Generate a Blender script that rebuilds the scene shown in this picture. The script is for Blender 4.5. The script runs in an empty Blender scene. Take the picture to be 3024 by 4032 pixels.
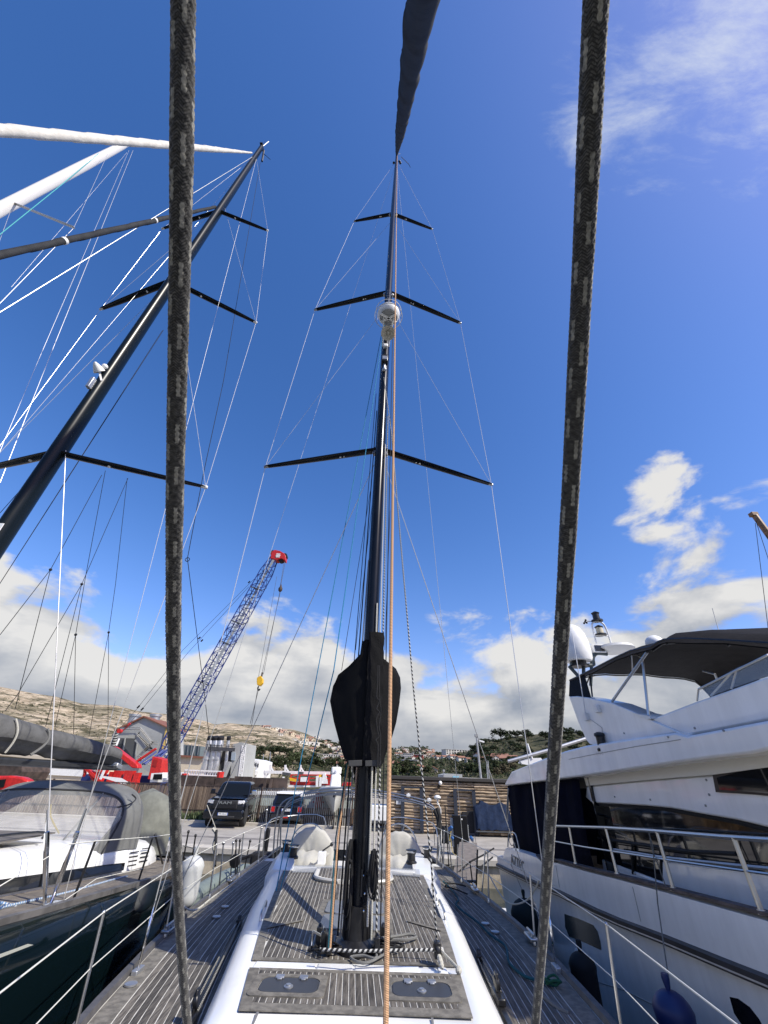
import bpy, math, random
from mathutils import Vector as V, Matrix, noise as mnoise
random.seed(7)
S=bpy.context.scene; COL=S.collection
PI=math.pi
# ---------------------------------------------------------------- camera
FPX=1550.0; PITCH=math.radians(33.65); ROLL=math.radians(1.91); EYE=V((0,0,3.3))
_f=V((0,math.cos(PITCH),math.sin(PITCH))); _r=V((1,0,0)); _u=_r.cross(_f)
CR=_r*math.cos(ROLL)+_u*math.sin(ROLL); CU=_u*math.cos(ROLL)-_r*math.sin(ROLL); CF=_f
cam=bpy.data.cameras.new('camera'); co=bpy.data.objects.new('camera',cam); COL.objects.link(co)
cam.sensor_fit='VERTICAL'; cam.sensor_height=36; cam.lens=FPX/4032*36; cam.clip_start=.02; cam.clip_end=9000
M=Matrix((CR,CU,-CF)).transposed().to_4x4(); M.translation=EYE; co.matrix_world=M; S.camera=co
# ---------------------------------------------------------------- sky
SUN=V((0.876,-0.482,0)).normalized(); SEL=math.radians(45)
SDIR=SUN*math.cos(SEL)+V((0,0,math.sin(SEL)))
W=bpy.data.worlds.new('World'); S.world=W; W.use_nodes=True
nt=W.node_tree; nt.nodes.clear()
class NT:
    """small helper to write node trees"""
    def __init__(s,t): s.t=t
    def n(s,typ,**k):
        o=s.t.nodes.new(typ)
        for a,b in k.items(): setattr(o,a,b)
        return o
    def l(s,a,b): s.t.links.new(a,b)
    def put(s,sock,v):
        if hasattr(v,'is_output'): s.l(v,sock)
        else: sock.default_value=v
    def m(s,op,a,b=0.0,c=0.0,clamp=False):
        o=s.n('ShaderNodeMath',operation=op,use_clamp=clamp)
        for i,v in enumerate((a,b,c)): s.put(o.inputs[i],v)
        return o.outputs[0]
    def vm(s,op,a,b=(0,0,0)):
        o=s.n('ShaderNodeVectorMath',operation=op); s.put(o.inputs[0],a); s.put(o.inputs[1],b)
        return o.outputs['Value'] if op in('DOT_PRODUCT','LENGTH','DISTANCE') else o.outputs[0]
    def noise(s,vec,scale,detail=4,rough=.5,dist=0.0):
        o=s.n('ShaderNodeTexNoise'); 
        if vec is not None: s.put(o.inputs['Vector'],vec)
        o.inputs['Scale'].default_value=scale; o.inputs['Detail'].default_value=detail
        o.inputs['Roughness'].default_value=rough; o.inputs['Distortion'].default_value=dist
        return o.outputs['Fac']
    def mr(s,v,a,b,c=0.0,d=1.0,typ='SMOOTHSTEP'):
        o=s.n('ShaderNodeMapRange',interpolation_type=typ); s.put(o.inputs['Value'],v)
        for k,x in zip(('From Min','From Max','To Min','To Max'),(a,b,c,d)): s.put(o.inputs[k],x)
        return o.outputs[0]
    def mix(s,f,a,b,blend='MIX'):
        o=s.n('ShaderNodeMix',data_type='RGBA',blend_type=blend); s.put(o.inputs[0],f)
        for i,v in ((6,a),(7,b)):
            if not hasattr(v,'is_output') and len(v)==3: v=(*v,1)
            s.put(o.inputs[i],v)
        return o.outputs[2]
    def xyz(s,x,y,z):
        o=s.n('ShaderNodeCombineXYZ')
        for i,v in enumerate((x,y,z)): s.put(o.inputs[i],v)
        return o.outputs[0]
    def sep(s,v):
        o=s.n('ShaderNodeSeparateXYZ'); s.put(o.inputs[0],v); return o.outputs
def ray(px,py): return CR*((px-1512)/FPX)+CU*((2016-py)/FPX)+CF
def P(px,py,Y):
    d=ray(px,py); return EYE+d*(Y/d.y)
def G(px,py,z):
    d=ray(px,py); return EYE+d*((z-EYE.z)/d.z)
def X(px,py,x):
    d=ray(px,py); return EYE+d*(x/d.x)
def D(px,py,t): return EYE+ray(px,py)*t
def proj(p):
    v=V(p)-EYE; z=v.dot(CF); return (1512+FPX*v.dot(CR)/z, 2016-FPX*v.dot(CU)/z)

N=NT(nt)
sky=N.n('ShaderNodeTexSky',sky_type='NISHITA',sun_disc=False,sun_elevation=SEL,sun_rotation=math.atan2(SUN.x,SUN.y))
sky.altitude=300; sky.air_density=1.0; sky.dust_density=.7; sky.ozone_density=2.2
hs=N.n('ShaderNodeHueSaturation'); hs.inputs['Saturation'].default_value=1.31; hs.inputs['Value'].default_value=1.25; N.l(sky.outputs[0],hs.inputs['Color'])
blue=N.mix(1.0,hs.outputs[0],(1.56,1.17,1.33),'MULTIPLY')
dirv=N.vm('NORMALIZE',N.n('ShaderNodeTexCoord').outputs['Generated'])
sx,sy,sz=N.sep(dirv)
def cloud_density(off):
    # cumulus: billows in direction space, squashed upward, flat towards the horizon
    v=N.vm('ADD',dirv,off); x,y,z=N.sep(v)
    q=N.xyz(x,y,N.m('MULTIPLY',z,1.75))
    a=N.noise(q,5.6,9,.55,.25); b=N.noise(q,1.9,2,.5)
    n=N.m('ADD',N.m('MULTIPLY',a,.72),N.m('MULTIPLY',b,.42))
    cov=N.mr(z,.14,.415,.395,.745,'LINEAR')
    cov=N.m('ADD',cov,N.mr(z,.04,.17,-.16,0.0,'LINEAR'))
    # a heap of cloud that climbs higher towards one side
    dsp=N.vm('DOT_PRODUCT',v,ray(2840,2060).normalized())
    cov=N.m('SUBTRACT',cov,N.mr(dsp,.972,.996,0,.19))
    d2=N.vm('DOT_PRODUCT',v,ray(1320,2060).normalized())
    cov=N.m('ADD',cov,N.mr(d2,.90,.985,0,.07))
    return N.m('SUBTRACT',n,cov)
r0=cloud_density((0,0,0)); d0=N.mr(r0,0,.10); r1=cloud_density(tuple(V((.30,-.1,.75)).normalized()*.055))
big=N.noise(N.xyz(sx,sy,N.m('MULTIPLY',sz,5.0)),2.6,5,.5,.3)
lit=N.m('ADD',.74,N.m('MULTIPLY',N.m('SUBTRACT',r0,r1),2.3))
lit=N.m('SUBTRACT',lit,N.mr(r0,.12,.42,0,.30))
lit=N.m('MULTIPLY',lit,N.mr(big,.36,.64,.74,1.22))
low=N.mr(sz,.03,.27,.60,1.06,'LINEAR')
lit=N.m('MULTIPLY',lit,low)
ccol=N.mix(N.mr(lit,.28,.90,0,1,'LINEAR'),(2.45,2.75,3.3),(6.4,6.3,6.1))
mx=N.mix(N.m('MULTIPLY',d0,.97),blue,ccol)
# cirrus streaks high on one side, a few faint wisps elsewhere
cd=N.vm('DOT_PRODUCT',dirv,ray(2860,0).normalized())
q=N.xyz(N.m('DIVIDE',sx,N.m('ADD',sz,.25)),N.m('DIVIDE',sy,N.m('ADD',sz,.25)),0.0)
rot=N.n('ShaderNodeMapping'); rot.inputs['Rotation'].default_value=(0,0,math.radians(32)); rot.inputs['Scale'].default_value=(1.0,2.6,1); N.l(q,rot.inputs['Vector'])
w=N.noise(rot.outputs[0],5.5,9,.66,.3); wb=N.noise(q,4.2,3,.5,.2)
wm=N.m('ADD',N.m('MULTIPLY',w,.6),N.m('MULTIPLY',wb,.5))
thr=N.mr(cd,.935,.992,.80,.46)
wis=N.mr(N.m('SUBTRACT',wm,thr),0,.26,0,.75)
mx=N.mix(wis,mx,(6.2,6.6,7.0))
bg=N.n('ShaderNodeBackground'); bg.inputs['Strength'].default_value=.112; N.l(mx,bg.inputs['Color'])
N.l(bg.outputs[0],N.n('ShaderNodeOutputWorld').inputs['Surface'])
# ---------------------------------------------------------------- sun
sl=bpy.data.lights.new('sun','SUN'); sl.energy=5.0; sl.angle=math.radians(.53); sl.color=(1,.95,.84)
so=bpy.data.objects.new('sun',sl); COL.objects.link(so); so.rotation_euler=(-SDIR).to_track_quat('-Z','Y').to_euler(); so.location=(40,-20,60)
S.view_settings.view_transform='Standard'; S.view_settings.look='None'; S.view_settings.exposure=0.18; S.view_settings.gamma=1.0; S.view_settings.use_curve_mapping=False
S.render.engine='CYCLES'
# ---------------------------------------------------------------- materials
def mat(name,col,rough=.5,metal=0.0,var=.0,scale=6.0,bump=0.0,bscale=40.0,coat=0.0,stretch=(1,1,1),col2=None,spec=.5,rnd=0.0,trans=0.0,alpha=1.0,sheen=0.0,dirt=0.0):
    m=bpy.data.materials.new(name); m.use_nodes=True; t=NT(m.node_tree)
    b=m.node_tree.nodes['Principled BSDF']
    b.inputs['Roughness'].default_value=rough; b.inputs['Metallic'].default_value=metal
    b.inputs['Coat Weight'].default_value=coat; b.inputs['Specular IOR Level'].default_value=spec
    if trans: b.inputs['Transmission Weight'].default_value=trans
    if alpha<1: b.inputs['Alpha'].default_value=alpha
    if sheen: b.inputs['Sheen Weight'].default_value=sheen
    tc=t.n('ShaderNodeTexCoord').outputs['Object']; mp=t.n('ShaderNodeMapping'); mp.inputs['Scale'].default_value=stretch; t.l(tc,mp.inputs['Vector'])
    c=None
    if var or col2:
        n=t.noise(mp.outputs[0],scale,5,.6)
        lo=tuple(max(0,x*(1-var)) for x in col); hi=col2 or tuple(min(1,x*(1+var)) for x in col)
        c=t.mix(t.mr(n,.33,.67),lo,hi)
    if dirt:
        n2=t.noise(tc,1.7,6,.7); g=t.mr(n2,.5,.75,0,dirt)
        c=t.mix(g,c if c is not None else col,tuple(x*.45 for x in (col[0],col[1]*.95,col[2]*.85)))
    if rnd:
        oi=t.n('ShaderNodeObjectInfo').outputs['Random']
        c=t.mix(1.0,c if c is not None else col,t.mix(oi,(1-rnd,)*3,(1+rnd,)*3),'MULTIPLY')
    if c is not None: t.l(c,b.inputs['Base Color'])
    else: b.inputs['Base Color'].default_value=(*col,1)
    if bump:
        bn=t.n('ShaderNodeBump'); bn.inputs['Strength'].default_value=bump; bn.inputs['Distance'].default_value=.02
        t.l(t.noise(mp.outputs[0],bscale,5,.6),bn.inputs['Height']); t.l(bn.outputs[0],b.inputs['Normal'])
    return m
GEL=mat('white_gelcoat',(.80,.80,.78),.28,var=.03,scale=3,coat=.3,dirt=.10)
GEL2=mat('motor_yacht_gelcoat',(.83,.835,.83),.22,var=.05,scale=1.6,coat=.4,dirt=.12,stretch=(2.5,2.5,.35))
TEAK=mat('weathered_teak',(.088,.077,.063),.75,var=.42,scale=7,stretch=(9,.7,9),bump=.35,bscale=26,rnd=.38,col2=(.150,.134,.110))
TEAKB=mat('teak_border',(.15,.138,.115),.75,var=.3,scale=7,stretch=(2,2,2),bump=.25,bscale=60,rnd=.15)
CAULK=mat('caulking',(.62,.60,.54),.7,var=.12,scale=30)
BLK=mat('black_mast_paint',(.006,.0075,.011),.24,coat=.1,spec=.2,var=.3,scale=2)
CARB=mat('black_fittings',(.012,.012,.013),.38,var=.3,scale=20)
RUB=mat('black_rubber',(.012,.012,.013),.75)
STEEL=mat('stainless_steel',(.60,.59,.56),.34,1.0)
WIRE=mat('rigging_rod',(.62,.61,.58),.35,.55)
ALU=mat('dull_aluminium',(.45,.46,.47),.45,.8,var=.1)
BCAN=mat('black_canvas',(.006,.006,.0065),.7,spec=.12,bump=.3,bscale=160)
GCAN=mat('grey_canvas',(.155,.158,.150),.85,spec=.12,var=.12,scale=4,bump=.25,bscale=120,sheen=.1)
CCAN=mat('cream_canvas',(.44,.43,.39),.85,spec=.12,var=.07,scale=4,bump=.2,bscale=90)
SAILG=mat('charcoal_sail_cover',(.036,.038,.042),.8,spec=.12,var=.15,bump=.3,bscale=60)
SAILW=mat('white_sail_cover',(.62,.60,.55),.8,spec=.12,var=.1,bump=.3,bscale=30)
NAVY=mat('navy_canvas',(.003,.004,.012),.85,spec=.04,var=.25,bump=.3,bscale=60)
BLUET=mat('blue_tarpaulin',(.016,.028,.062),.7,spec=.12,var=.2,scale=5,bump=.5,bscale=14)
ACR=mat('smoked_acrylic',(.042,.044,.048),.42,spec=.25)
DGLASS=mat('dark_glass',(.008,.009,.011),.04,coat=.5)
TEAL=mat('dark_teal_hull',(.0028,.0080,.0105),.08,coat=.7)
WHITE=mat('white_paint',(.78,.78,.76),.45,var=.06,dirt=.12)
RED=mat('red_paint',(.50,.020,.016),.42,var=.2,dirt=.2)
BLUE=mat('blue_paint',(.018,.038,.19),.45,var=.2)
YEL=mat('yellow_paint',(.72,.42,.02),.45,var=.1)
RUST=mat('rusty_brown_steel',(.055,.038,.030),.8,var=.45,scale=2,bump=.3)
GREY=mat('grey_paint',(.30,.31,.31),.6,var=.1)
DGREY=mat('dark_grey_paint',(.055,.058,.062),.6,var=.15)
ARCHM=mat('dull_arch_steel',(.20,.22,.25),.35,.9)
CHROME=mat('chrome',(.75,.75,.75),.12,1.0)
def ropem(name,c1,c2=None,per=60,tw=1.0):
    """laid or flecked cordage: colour flecks in the tube's own (around, along) coordinates"""
    m=bpy.data.materials.new(name); m.use_nodes=True; t=NT(m.node_tree); b=m.node_tree.nodes['Principled BSDF']; b.inputs['Roughness'].default_value=.85
    uv=t.sep(t.n('ShaderNodeUVMap').outputs[0])
    ph=t.m('ADD',t.m('MULTIPLY',uv[1],per),t.m('MULTIPLY',uv[0],tw))
    fr=t.m('FRACT',ph)
    if c2: t.l(t.mix(t.m('GREATER_THAN',fr,.55),c1,c2),b.inputs['Base Color'])
    else: t.l(t.mix(t.mr(fr,.2,.8),tuple(x*.8 for x in c1),c1),b.inputs['Base Color'])
    bn=t.n('ShaderNodeBump'); bn.inputs['Strength'].default_value=.5; bn.inputs['Distance'].default_value=.003
    t.l(t.m('SINE',t.m('MULTIPLY',t.m('ADD',t.m('MULTIPLY',uv[1],220.),t.m('MULTIPLY',uv[0],3.0)),6.283)),bn.inputs['Height']); t.l(bn.outputs[0],b.inputs['Normal'])
    return m
R_OR=ropem('orange_rope',(.62,.37,.20)); R_BLUE=ropem('blue_rope',(.04,.30,.52)); R_BLK=ropem('black_rope',(.012,.012,.013))
R_BW=ropem('black_white_rope',(.015,.015,.018),(.6,.6,.56),22); R_WH=ropem('white_rope',(.62,.60,.52)); R_GRN=ropem('green_rope',(.01,.10,.05)); R_GREY=ropem('grey_rope',(.20,.20,.19)); R_TEAL=ropem('teal_rope',(.008,.10,.13)); R_YEL=ropem('yellow_hose',(.5,.38,.08)); R_FLK=ropem('flecked_rope',(.04,.04,.04),(.45,.43,.37),30,2.0)
# ---------------------------------------------------------------- mesh helpers
ROOT={}
def rootloc(o):
    while o is not None:
        if o.name in ROOT: return ROOT[o.name]
        o=o.parent
    return V((0,0,0))
def tag(o,label=None,cat=None,group=None,kind=None):
    for k,v in (('label',label),('category',cat),('group',group),('kind',kind)):
        if v: o[k]=v
    return o
def thing(name,label,cat,loc,group=None,rz=0.0):
    o=bpy.data.objects.new(name,None); COL.objects.link(o); o.location=loc; o.empty_display_size=.2
    if rz: o.rotation_euler=(0,0,rz)
    ROOT[o.name]=V((0,0,0)) if rz else V(loc)
    return tag(o,label,cat,group)
class MB:
    def __init__(s): s.v=[]; s.f=[]; s.mi=[]; s.uv={}
    def add(s,vs,fs,m=0,uvs=None):
        b=len(s.v); s.v+= [tuple(x) for x in vs]
        for i,f in enumerate(fs):
            if uvs: s.uv[len(s.f)]=uvs[i]
            s.f.append(tuple(b+k for k in f)); s.mi.append(m)
        return s
    def box(s,x0,x1,y0,y1,z0,z1,m=0):
        return s.add([(x0,y0,z0),(x1,y0,z0),(x1,y1,z0),(x0,y1,z0),(x0,y0,z1),(x1,y0,z1),(x1,y1,z1),(x0,y1,z1)],
            [(0,3,2,1),(4,5,6,7),(0,1,5,4),(1,2,6,5),(2,3,7,6),(3,0,4,7)],m)
    def bar(s,p,q,w,h,up=(0,0,1),w2=None,h2=None,m=0):
        p=V(p);q=V(q);d=(q-p).normalized();up=V(up)
        if abs(d.dot(up))>.98: up=V((0,1,0)) if abs(d.y)<.9 else V((1,0,0))
        a=d.cross(up).normalized(); b=a.cross(d); w2=w if w2 is None else w2; h2=h if h2 is None else h2
        vs=[]
        for c,ww,hh in ((p,w,h),(q,w2,h2)):
            for i,j in ((-1,-1),(1,-1),(1,1),(-1,1)): vs.append(c+a*(i*ww/2)+b*(j*hh/2))
        return s.add(vs,[(0,3,2,1),(4,5,6,7),(0,1,5,4),(1,2,6,5),(2,3,7,6),(3,0,4,7)],m)
    def tube(s,pts,r,n=8,cap=True,m=0,sq=1.0):
        pts=[V(p) for p in pts]; k=len(pts); rs=r if isinstance(r,(list,tuple)) else [r]*k
        vs=[]; L=0; ls=[]; a0=None
        for i,p in enumerate(pts):
            if i: L+=(p-pts[i-1]).length
            ls.append(L)
            t=(pts[min(i+1,k-1)]-pts[max(i-1,0)]).normalized()
            if a0 is None:
                ref=V((0,1,0)) if abs(t.z)>.7 else V((0,0,1)); a=t.cross(ref).normalized()
            else: a=(a0-t*a0.dot(t)).normalized()
            a0=a; b=t.cross(a)
            for j in range(n):
                g=2*PI*j/n; vs.append(p+a*(rs[i]*math.cos(g))+b*(rs[i]*sq*math.sin(g)))
        fs=[];uv=[]
        for i in range(k-1):
            for j in range(n):
                j2=(j+1)%n; fs.append((i*n+j,i*n+j2,(i+1)*n+j2,(i+1)*n+j))
                u0,u1=j/n,(j+1)/n; uv.append([(u0,ls[i]),(u1,ls[i]),(u1,ls[i+1]),(u0,ls[i+1])])
        if cap:
            fs.append(tuple(reversed(range(n)))); uv.append([(0,0)]*n); fs.append(tuple((k-1)*n+j for j in range(n))); uv.append([(0,ls[-1])]*n)
        return s.add(vs,fs,m,uv)
    def lathe(s,prof,c=(0,0,0),n=16,m=0,ax=None,sx=1.0,sy=1.0):
        c=V(c); ax=V(ax or (0,0,1)).normalized(); a=ax.orthogonal().normalized() if abs(ax.z)<.99 else V((1,0,0)); b=ax.cross(a)
        vs=[];fs=[]
        for r,z in prof:
            for j in range(n):
                g=2*PI*j/n; vs.append(c+ax*z+a*(r*sx*math.cos(g))+b*(r*sy*math.sin(g)))
        for i in range(len(prof)-1):
            for j in range(n): fs.append((i*n+j,i*n+(j+1)%n,(i+1)*n+(j+1)%n,(i+1)*n+j))
        fs.append(tuple(reversed(range(n)))); fs.append(tuple((len(prof)-1)*n+j for j in range(n)))
        return s.add(vs,fs,m)
    def prism(s,poly,vec,m=0):
        n=len(poly); poly=[V(p) for p in poly]; vec=V(vec)
        return s.add(poly+[p+vec for p in poly],[tuple(range(n)),tuple(reversed(range(n,2*n)))]+[(i,i+n,(i+1)%n+n,(i+1)%n) for i in range(n)],m)
    def loft(s,secs,closed=False,cap=False,m=0):
        n=len(secs[0]); vs=[p for sec in secs for p in sec]; fs=[]
        for i in range(len(secs)-1):
            for j in range(n if closed else n-1):
                j2=(j+1)%n; fs.append((i*n+j,i*n+j2,(i+1)*n+j2,(i+1)*n+j))
        if cap: fs.append(tuple(reversed(range(n)))); fs.append(tuple((len(secs)-1)*n+j for j in range(n)))
        return s.add(vs,fs,m)
    def ball(s,c,rx,ry=None,rz=None,n=12,k=8,m=0):
        ry=ry or rx; rz=rz or rx
        c=V(c); vs=[];fs=[]
        for i in range(k+1):
            t=PI*i/k
            for j in range(n):
                g=2*PI*j/n; vs.append(c+V((rx*math.sin(t)*math.cos(g),ry*math.sin(t)*math.sin(g),-rz*math.cos(t))))
        for i in range(k):
            for j in range(n): fs.append((i*n+j,i*n+(j+1)%n,(i+1)*n+(j+1)%n,(i+1)*n+j))
        return s.add(vs,fs,m)
    def build(s,name,mats,parent=None,smooth=True,bevel=0.0,ang=38,rnd=False):
        off=rootloc(parent); me=bpy.data.meshes.new(name)
        me.from_pydata([(x-off.x,y-off.y,z-off.z) for x,y,z in s.v],[],s.f)
        for mm in (mats if isinstance(mats,(list,tuple)) else [mats]): me.materials.append(mm)
        me.polygons.foreach_set('material_index',s.mi)
        if s.uv:
            ul=me.uv_layers.new(name='UVMap')
            for fi,uv in s.uv.items():
                p=me.polygons[fi]
                for li,q in zip(p.loop_indices,uv): ul.data[li].uv=q
        me.validate(); me.update()
        o=bpy.data.objects.new(name,me); COL.objects.link(o)
        if parent: o.parent=parent
        if bevel:
            md=o.modifiers.new('edge','BEVEL'); md.width=bevel; md.segments=2; md.limit_method='ANGLE'
        if smooth:
            me.polygons.foreach_set('use_smooth',[True]*len(me.polygons)); me.set_sharp_from_angle(angle=math.radians(ang))
        return o
def hang(p,q,sag,n=14):
    p=V(p);q=V(q); return [p.lerp(q,i/n)-V((0,0,sag*4*(i/n)*(1-i/n))) for i in range(n+1)]
def smoothpts(pts,k=5):
    """Catmull-Rom through the points"""
    pts=[V(p) for p in pts]; o=[]
    for i in range(len(pts)-1):
        a=pts[max(i-1,0)];b=pts[i];c=pts[i+1];d=pts[min(i+2,len(pts)-1)]
        for j in range(k):
            t=j/k; o.append(.5*((2*b)+(c-a)*t+(2*a-5*b+4*c-d)*t*t+(3*b-a-3*c+d)*t**3))
    return o+[pts[-1]]
def lin(t,tab):
    for (a,x),(b,y) in zip(tab,tab[1:]):
        if t<=b: 
            f=(t-a)/(b-a); f=max(0,f); return x+(y-x)*f
    return tab[-1][1]
def single(name,mb,mats,label,cat,group=None,**k):
    """a thing that is one mesh: its origin goes to the middle of its lowest point"""
    vs=mb.v; lo=min(vs,key=lambda v:v[2]); 
    cx=sum(v[0] for v in vs)/len(vs); cy=sum(v[1] for v in vs)/len(vs); c=(cx,cy,lo[2])
    mb.v=[(x-c[0],y-c[1],z-c[2]) for x,y,z in vs]
    o=mb.build(name,mats,None,**k); o.location=c; return tag(o,label,cat,group)
def struct(name,mb,mats,**k):
    o=mb.build(name,mats,None,**k); o['kind']='structure'; return o
# ================================================================ SETTING
mb=MB()
n=60
def wv(x,y): return .02*math.sin(x*1.9+y*.7)+.015*math.sin(y*3.1-x*.8)
mb.add([(-700,-700,0),(700,-700,0),(700,23,0),(-700,23,0)],[(0,1,2,3)])
WATER=mat('harbour_water',(.012,.026,.028),.05,bump=.55,bscale=2.2,spec=.5,stretch=(1,1.6,1))
struct('water',mb,WATER,smooth=False)
QZ=.75; QS=-.075
def qy(x,d=0): return 19.35+QS*(x-0)+d      # quay edge line, d = metres inland
CONC=mat('concrete_quay',(.40,.365,.31),.85,var=.16,scale=.8,bump=.25,bscale=18,dirt=.35)
CONC2=mat('pale_concrete_kerb',(.47,.435,.37),.85,var=.12,scale=2,bump=.2,bscale=25,dirt=.25)
ASPH=mat('grey_paving',(.33,.305,.265),.9,var=.14,scale=1.2,bump=.25,bscale=40,dirt=.3)
STRIP=mat('dark_paving_strip',(.17,.155,.14),.9,var=.15,scale=3)
STONE=mat('sandy_quay_wall',(.40,.34,.24),.9,var=.35,scale=1.5,bump=.6,bscale=8,dirt=.5)
def qstrip(name,d0,d1,z0,z1,m,x0=-60,x1=60,**k):
    b=MB(); b.add([(x0,qy(x0,d0),z0),(x1,qy(x1,d0),z0),(x1,qy(x1,d1),z0),(x0,qy(x0,d1),z0),(x0,qy(x0,d0),z1),(x1,qy(x1,d0),z1),(x1,qy(x1,d1),z1),(x0,qy(x0,d1),z1)],
      [(0,3,2,1),(4,5,6,7),(0,1,5,4),(1,2,6,5),(2,3,7,6),(3,0,4,7)]); return struct(name,b,m,**k)
qstrip('ground',.62,14,-1.2,QZ,ASPH,smooth=False)
b=MB(); b.add([(-420,24,.70),(420,24,.70),(420,80,.70),(-420,80,.70)],[(0,1,2,3)]); struct('yard_ground',b,mat('yard_dirt',(.30,.27,.22),.95,var=.2,scale=.2),smooth=False)
qstrip('quay_wall',.10,.62,-1.2,QZ-.16,STONE,smooth=False)
# the quay's edge stones, laid one by one
ed=bpy.data.objects.new('quay_edge',None); COL.objects.link(ed); ed['kind']='structure'; ROOT[ed.name]=V((0,0,0))
b=MB(); b.box(-.745,.745,0,.68,-.155,.03); edge0=b.build('stone',CONC2,ed,bevel=.018)
for i in range(-14,12):
    o=edge0 if i==-14 else edge0.copy()
    if i>-14: COL.objects.link(o)
    o.parent=ed; x=i*1.5; o.location=(x,qy(x,-.0),QZ+random.uniform(-.006,.006)); o.rotation_euler=(0,0,math.atan(QS))
for d,w in ((2.7,.42),):
    qstrip('paving_strip',d,d+w,QZ-.05,QZ+.004,STRIP,smooth=False)
for x0,x1 in ((-60,60),):
    qstrip('kerb',7.9,8.1,QZ-.1,QZ+.12,CONC2,-60,.6,bevel=.015)
# ---- hills: a ridge line given by direction and distance
RIDGE=[(-2600,2600),(-900,2640),(0,2703),(69,2717),(137,2730),(220,2742),(321,2769),(389,2774),(458,2777),(550,2801),(655,2811),(710,2816),(760,2829),(806,2838),(847,2853),(898,2846),(966,2853),(1035,2855),(1081,2866),(1150,2871),(1209,2889),(1250,2908),(1330,2925),(1420,2950),(1539,2951),(1612,2942),(1676,2942),(1711,2962),(1760,2968),(1847,2957),(1871,2939),(1892,2912),(1907,2906),(1952,2915),(1997,2900),(2040,2898),(2095,2893),(2150,2886),(2243,2880),(2309,2905),(2500,2925),(3024,2960),(4200,2900),(6500,2950)]
RT=[]
for px,py in RIDGE:
    d=ray(px,py); az=math.atan2(d.x,d.y)
    if abs(d.y)<.05: continue
    px_=px
    R=lin(px,[(-2600,700),(0,640),(900,620),(1200,640),(1420,720),(1690,640),(1780,420),(1900,300),(2300,300),(4200,340),(6500,340)])
    h=math.hypot(d.x,d.y); RT.append((az,R,EYE.z+d.z/h*R))
RT.sort()
def ridge(az):
    if az<=RT[0][0]: return RT[0][1:]
    for (a,r1,z1),(b_,r2,z2) in zip(RT,RT[1:]):
        if az<=b_:
            t=(az-a)/(b_-a); return (r1+(r2-r1)*t, z1+(z2-z1)*t)
    return RT[-1][1:]
def terr(az,r):
    R,zr=ridge(az); r0=85.0
    t=(r-r0)/(R-r0)
    if t<=0: return .72
    x=r*math.sin(az); y=r*math.cos(az)
    rocky=max(0,min(1,(-.02-az)/.12))
    nz=(mnoise.fractal(V((x*.012,y*.012,3.1)),1.0,2.1,5)*.5+mnoise.ridged_multi_fractal(V((x*.02,y*.02,7)),1,2.1,4,1,2)*.12-.1)*(1+rocky)
    if t<=1:
        s=t**1.5*(.55+.45*t) if rocky>0.5 else t**1.25
        s2=s*(1-rocky)+(t**1.55)*rocky
        return .72+(zr-.72)*s2+nz*12*t*(1-t)*2
    return .72+(zr-.72)*max(-.4,1-(t-1)**2*4)
def hit(px,py,rmin=86,rmax=1200):
    d=ray(px,py); h=math.hypot(d.x,d.y); az=math.atan2(d.x,d.y); r=rmin
    while r<rmax:
        z=EYE.z+d.z/h*r
        if z<=terr(az,r): break
        r+=2.0+r*.004
    return V((r*math.sin(az),r*math.cos(az),terr(az,r)))
na,nr=300,70
A0,A1=-1.15,1.05
vs=[];fs=[]
for i in range(na+1):
    az=A0+(A1-A0)*i/na; R,_=ridge(az)
    for j in range(nr+1):
        t=j/nr*1.35; r=85+(R-85)*t if j else 70.0
        z=terr(az,r); 
        vs.append((r*math.sin(az),r*math.cos(az),z-(.3 if j==0 else 0)))
for i in range(na):
    for j in range(nr): a=i*(nr+1)+j; fs.append((a,a+nr+1,a+nr+2,a+1))
hm=bpy.data.materials.new('hillside'); hm.use_nodes=True; t=NT(hm.node_tree); bs=hm.node_tree.nodes['Principled BSDF']; bs.inputs['Roughness'].default_value=.95; bs.inputs['Specular IOR Level'].default_value=.1
tc=t.n('ShaderNodeTexCoord').outputs['Object']; x_,y_,z_=t.sep(tc)
n1=t.noise(t.vm('MULTIPLY',tc,(.020,.020,.075)),1.0,9,.66,.5); n2=t.noise(t.vm('MULTIPLY',tc,(.10,.10,.22)),1.0,6,.68,.7); n3=t.noise(tc,.011,4,.5)
scrub=t.mix(t.mr(n2,.38,.60),(.09,.082,.045),(.34,.285,.19))
grass=t.mix(t.mr(n2,.36,.62),(.028,.036,.016),(.105,.098,.055))
rock=t.mix(t.mr(n2,.4,.64),(.36,.285,.19),(.62,.51,.365))
rk=t.mr(t.m('ADD',n1,t.m('MULTIPLY',t.m('SUBTRACT',n2,.5),.45)),.46,.56)
azr=t.mr(t.m('DIVIDE',x_,t.m('MAXIMUM',y_,1.0)),-.22,-.02)
base=t.mix(azr,scrub,grass)
rkf=t.m('MULTIPLY',rk,t.m('SUBTRACT',1.0,t.m('MULTIPLY',azr,.94)))
lowg=t.m('MAXIMUM',t.mr(z_,4,22),t.mr(azr,.35,0.0))
col=t.mix(rkf,base,rock); col=t.mix(lowg,grass,col)
t.l(col,bs.inputs['Base Color'])
bn=t.n('ShaderNodeBump'); bn.inputs['Strength'].default_value=1.0; bn.inputs['Distance'].default_value=5.0; t.l(t.m('ADD',n2,t.m('MULTIPLY',n1,1.2)),bn.inputs['Height']); t.l(bn.outputs[0],bs.inputs['Normal'])
mb=MB(); mb.add(vs,fs); struct('hills',mb,hm,ang=60)

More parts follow.
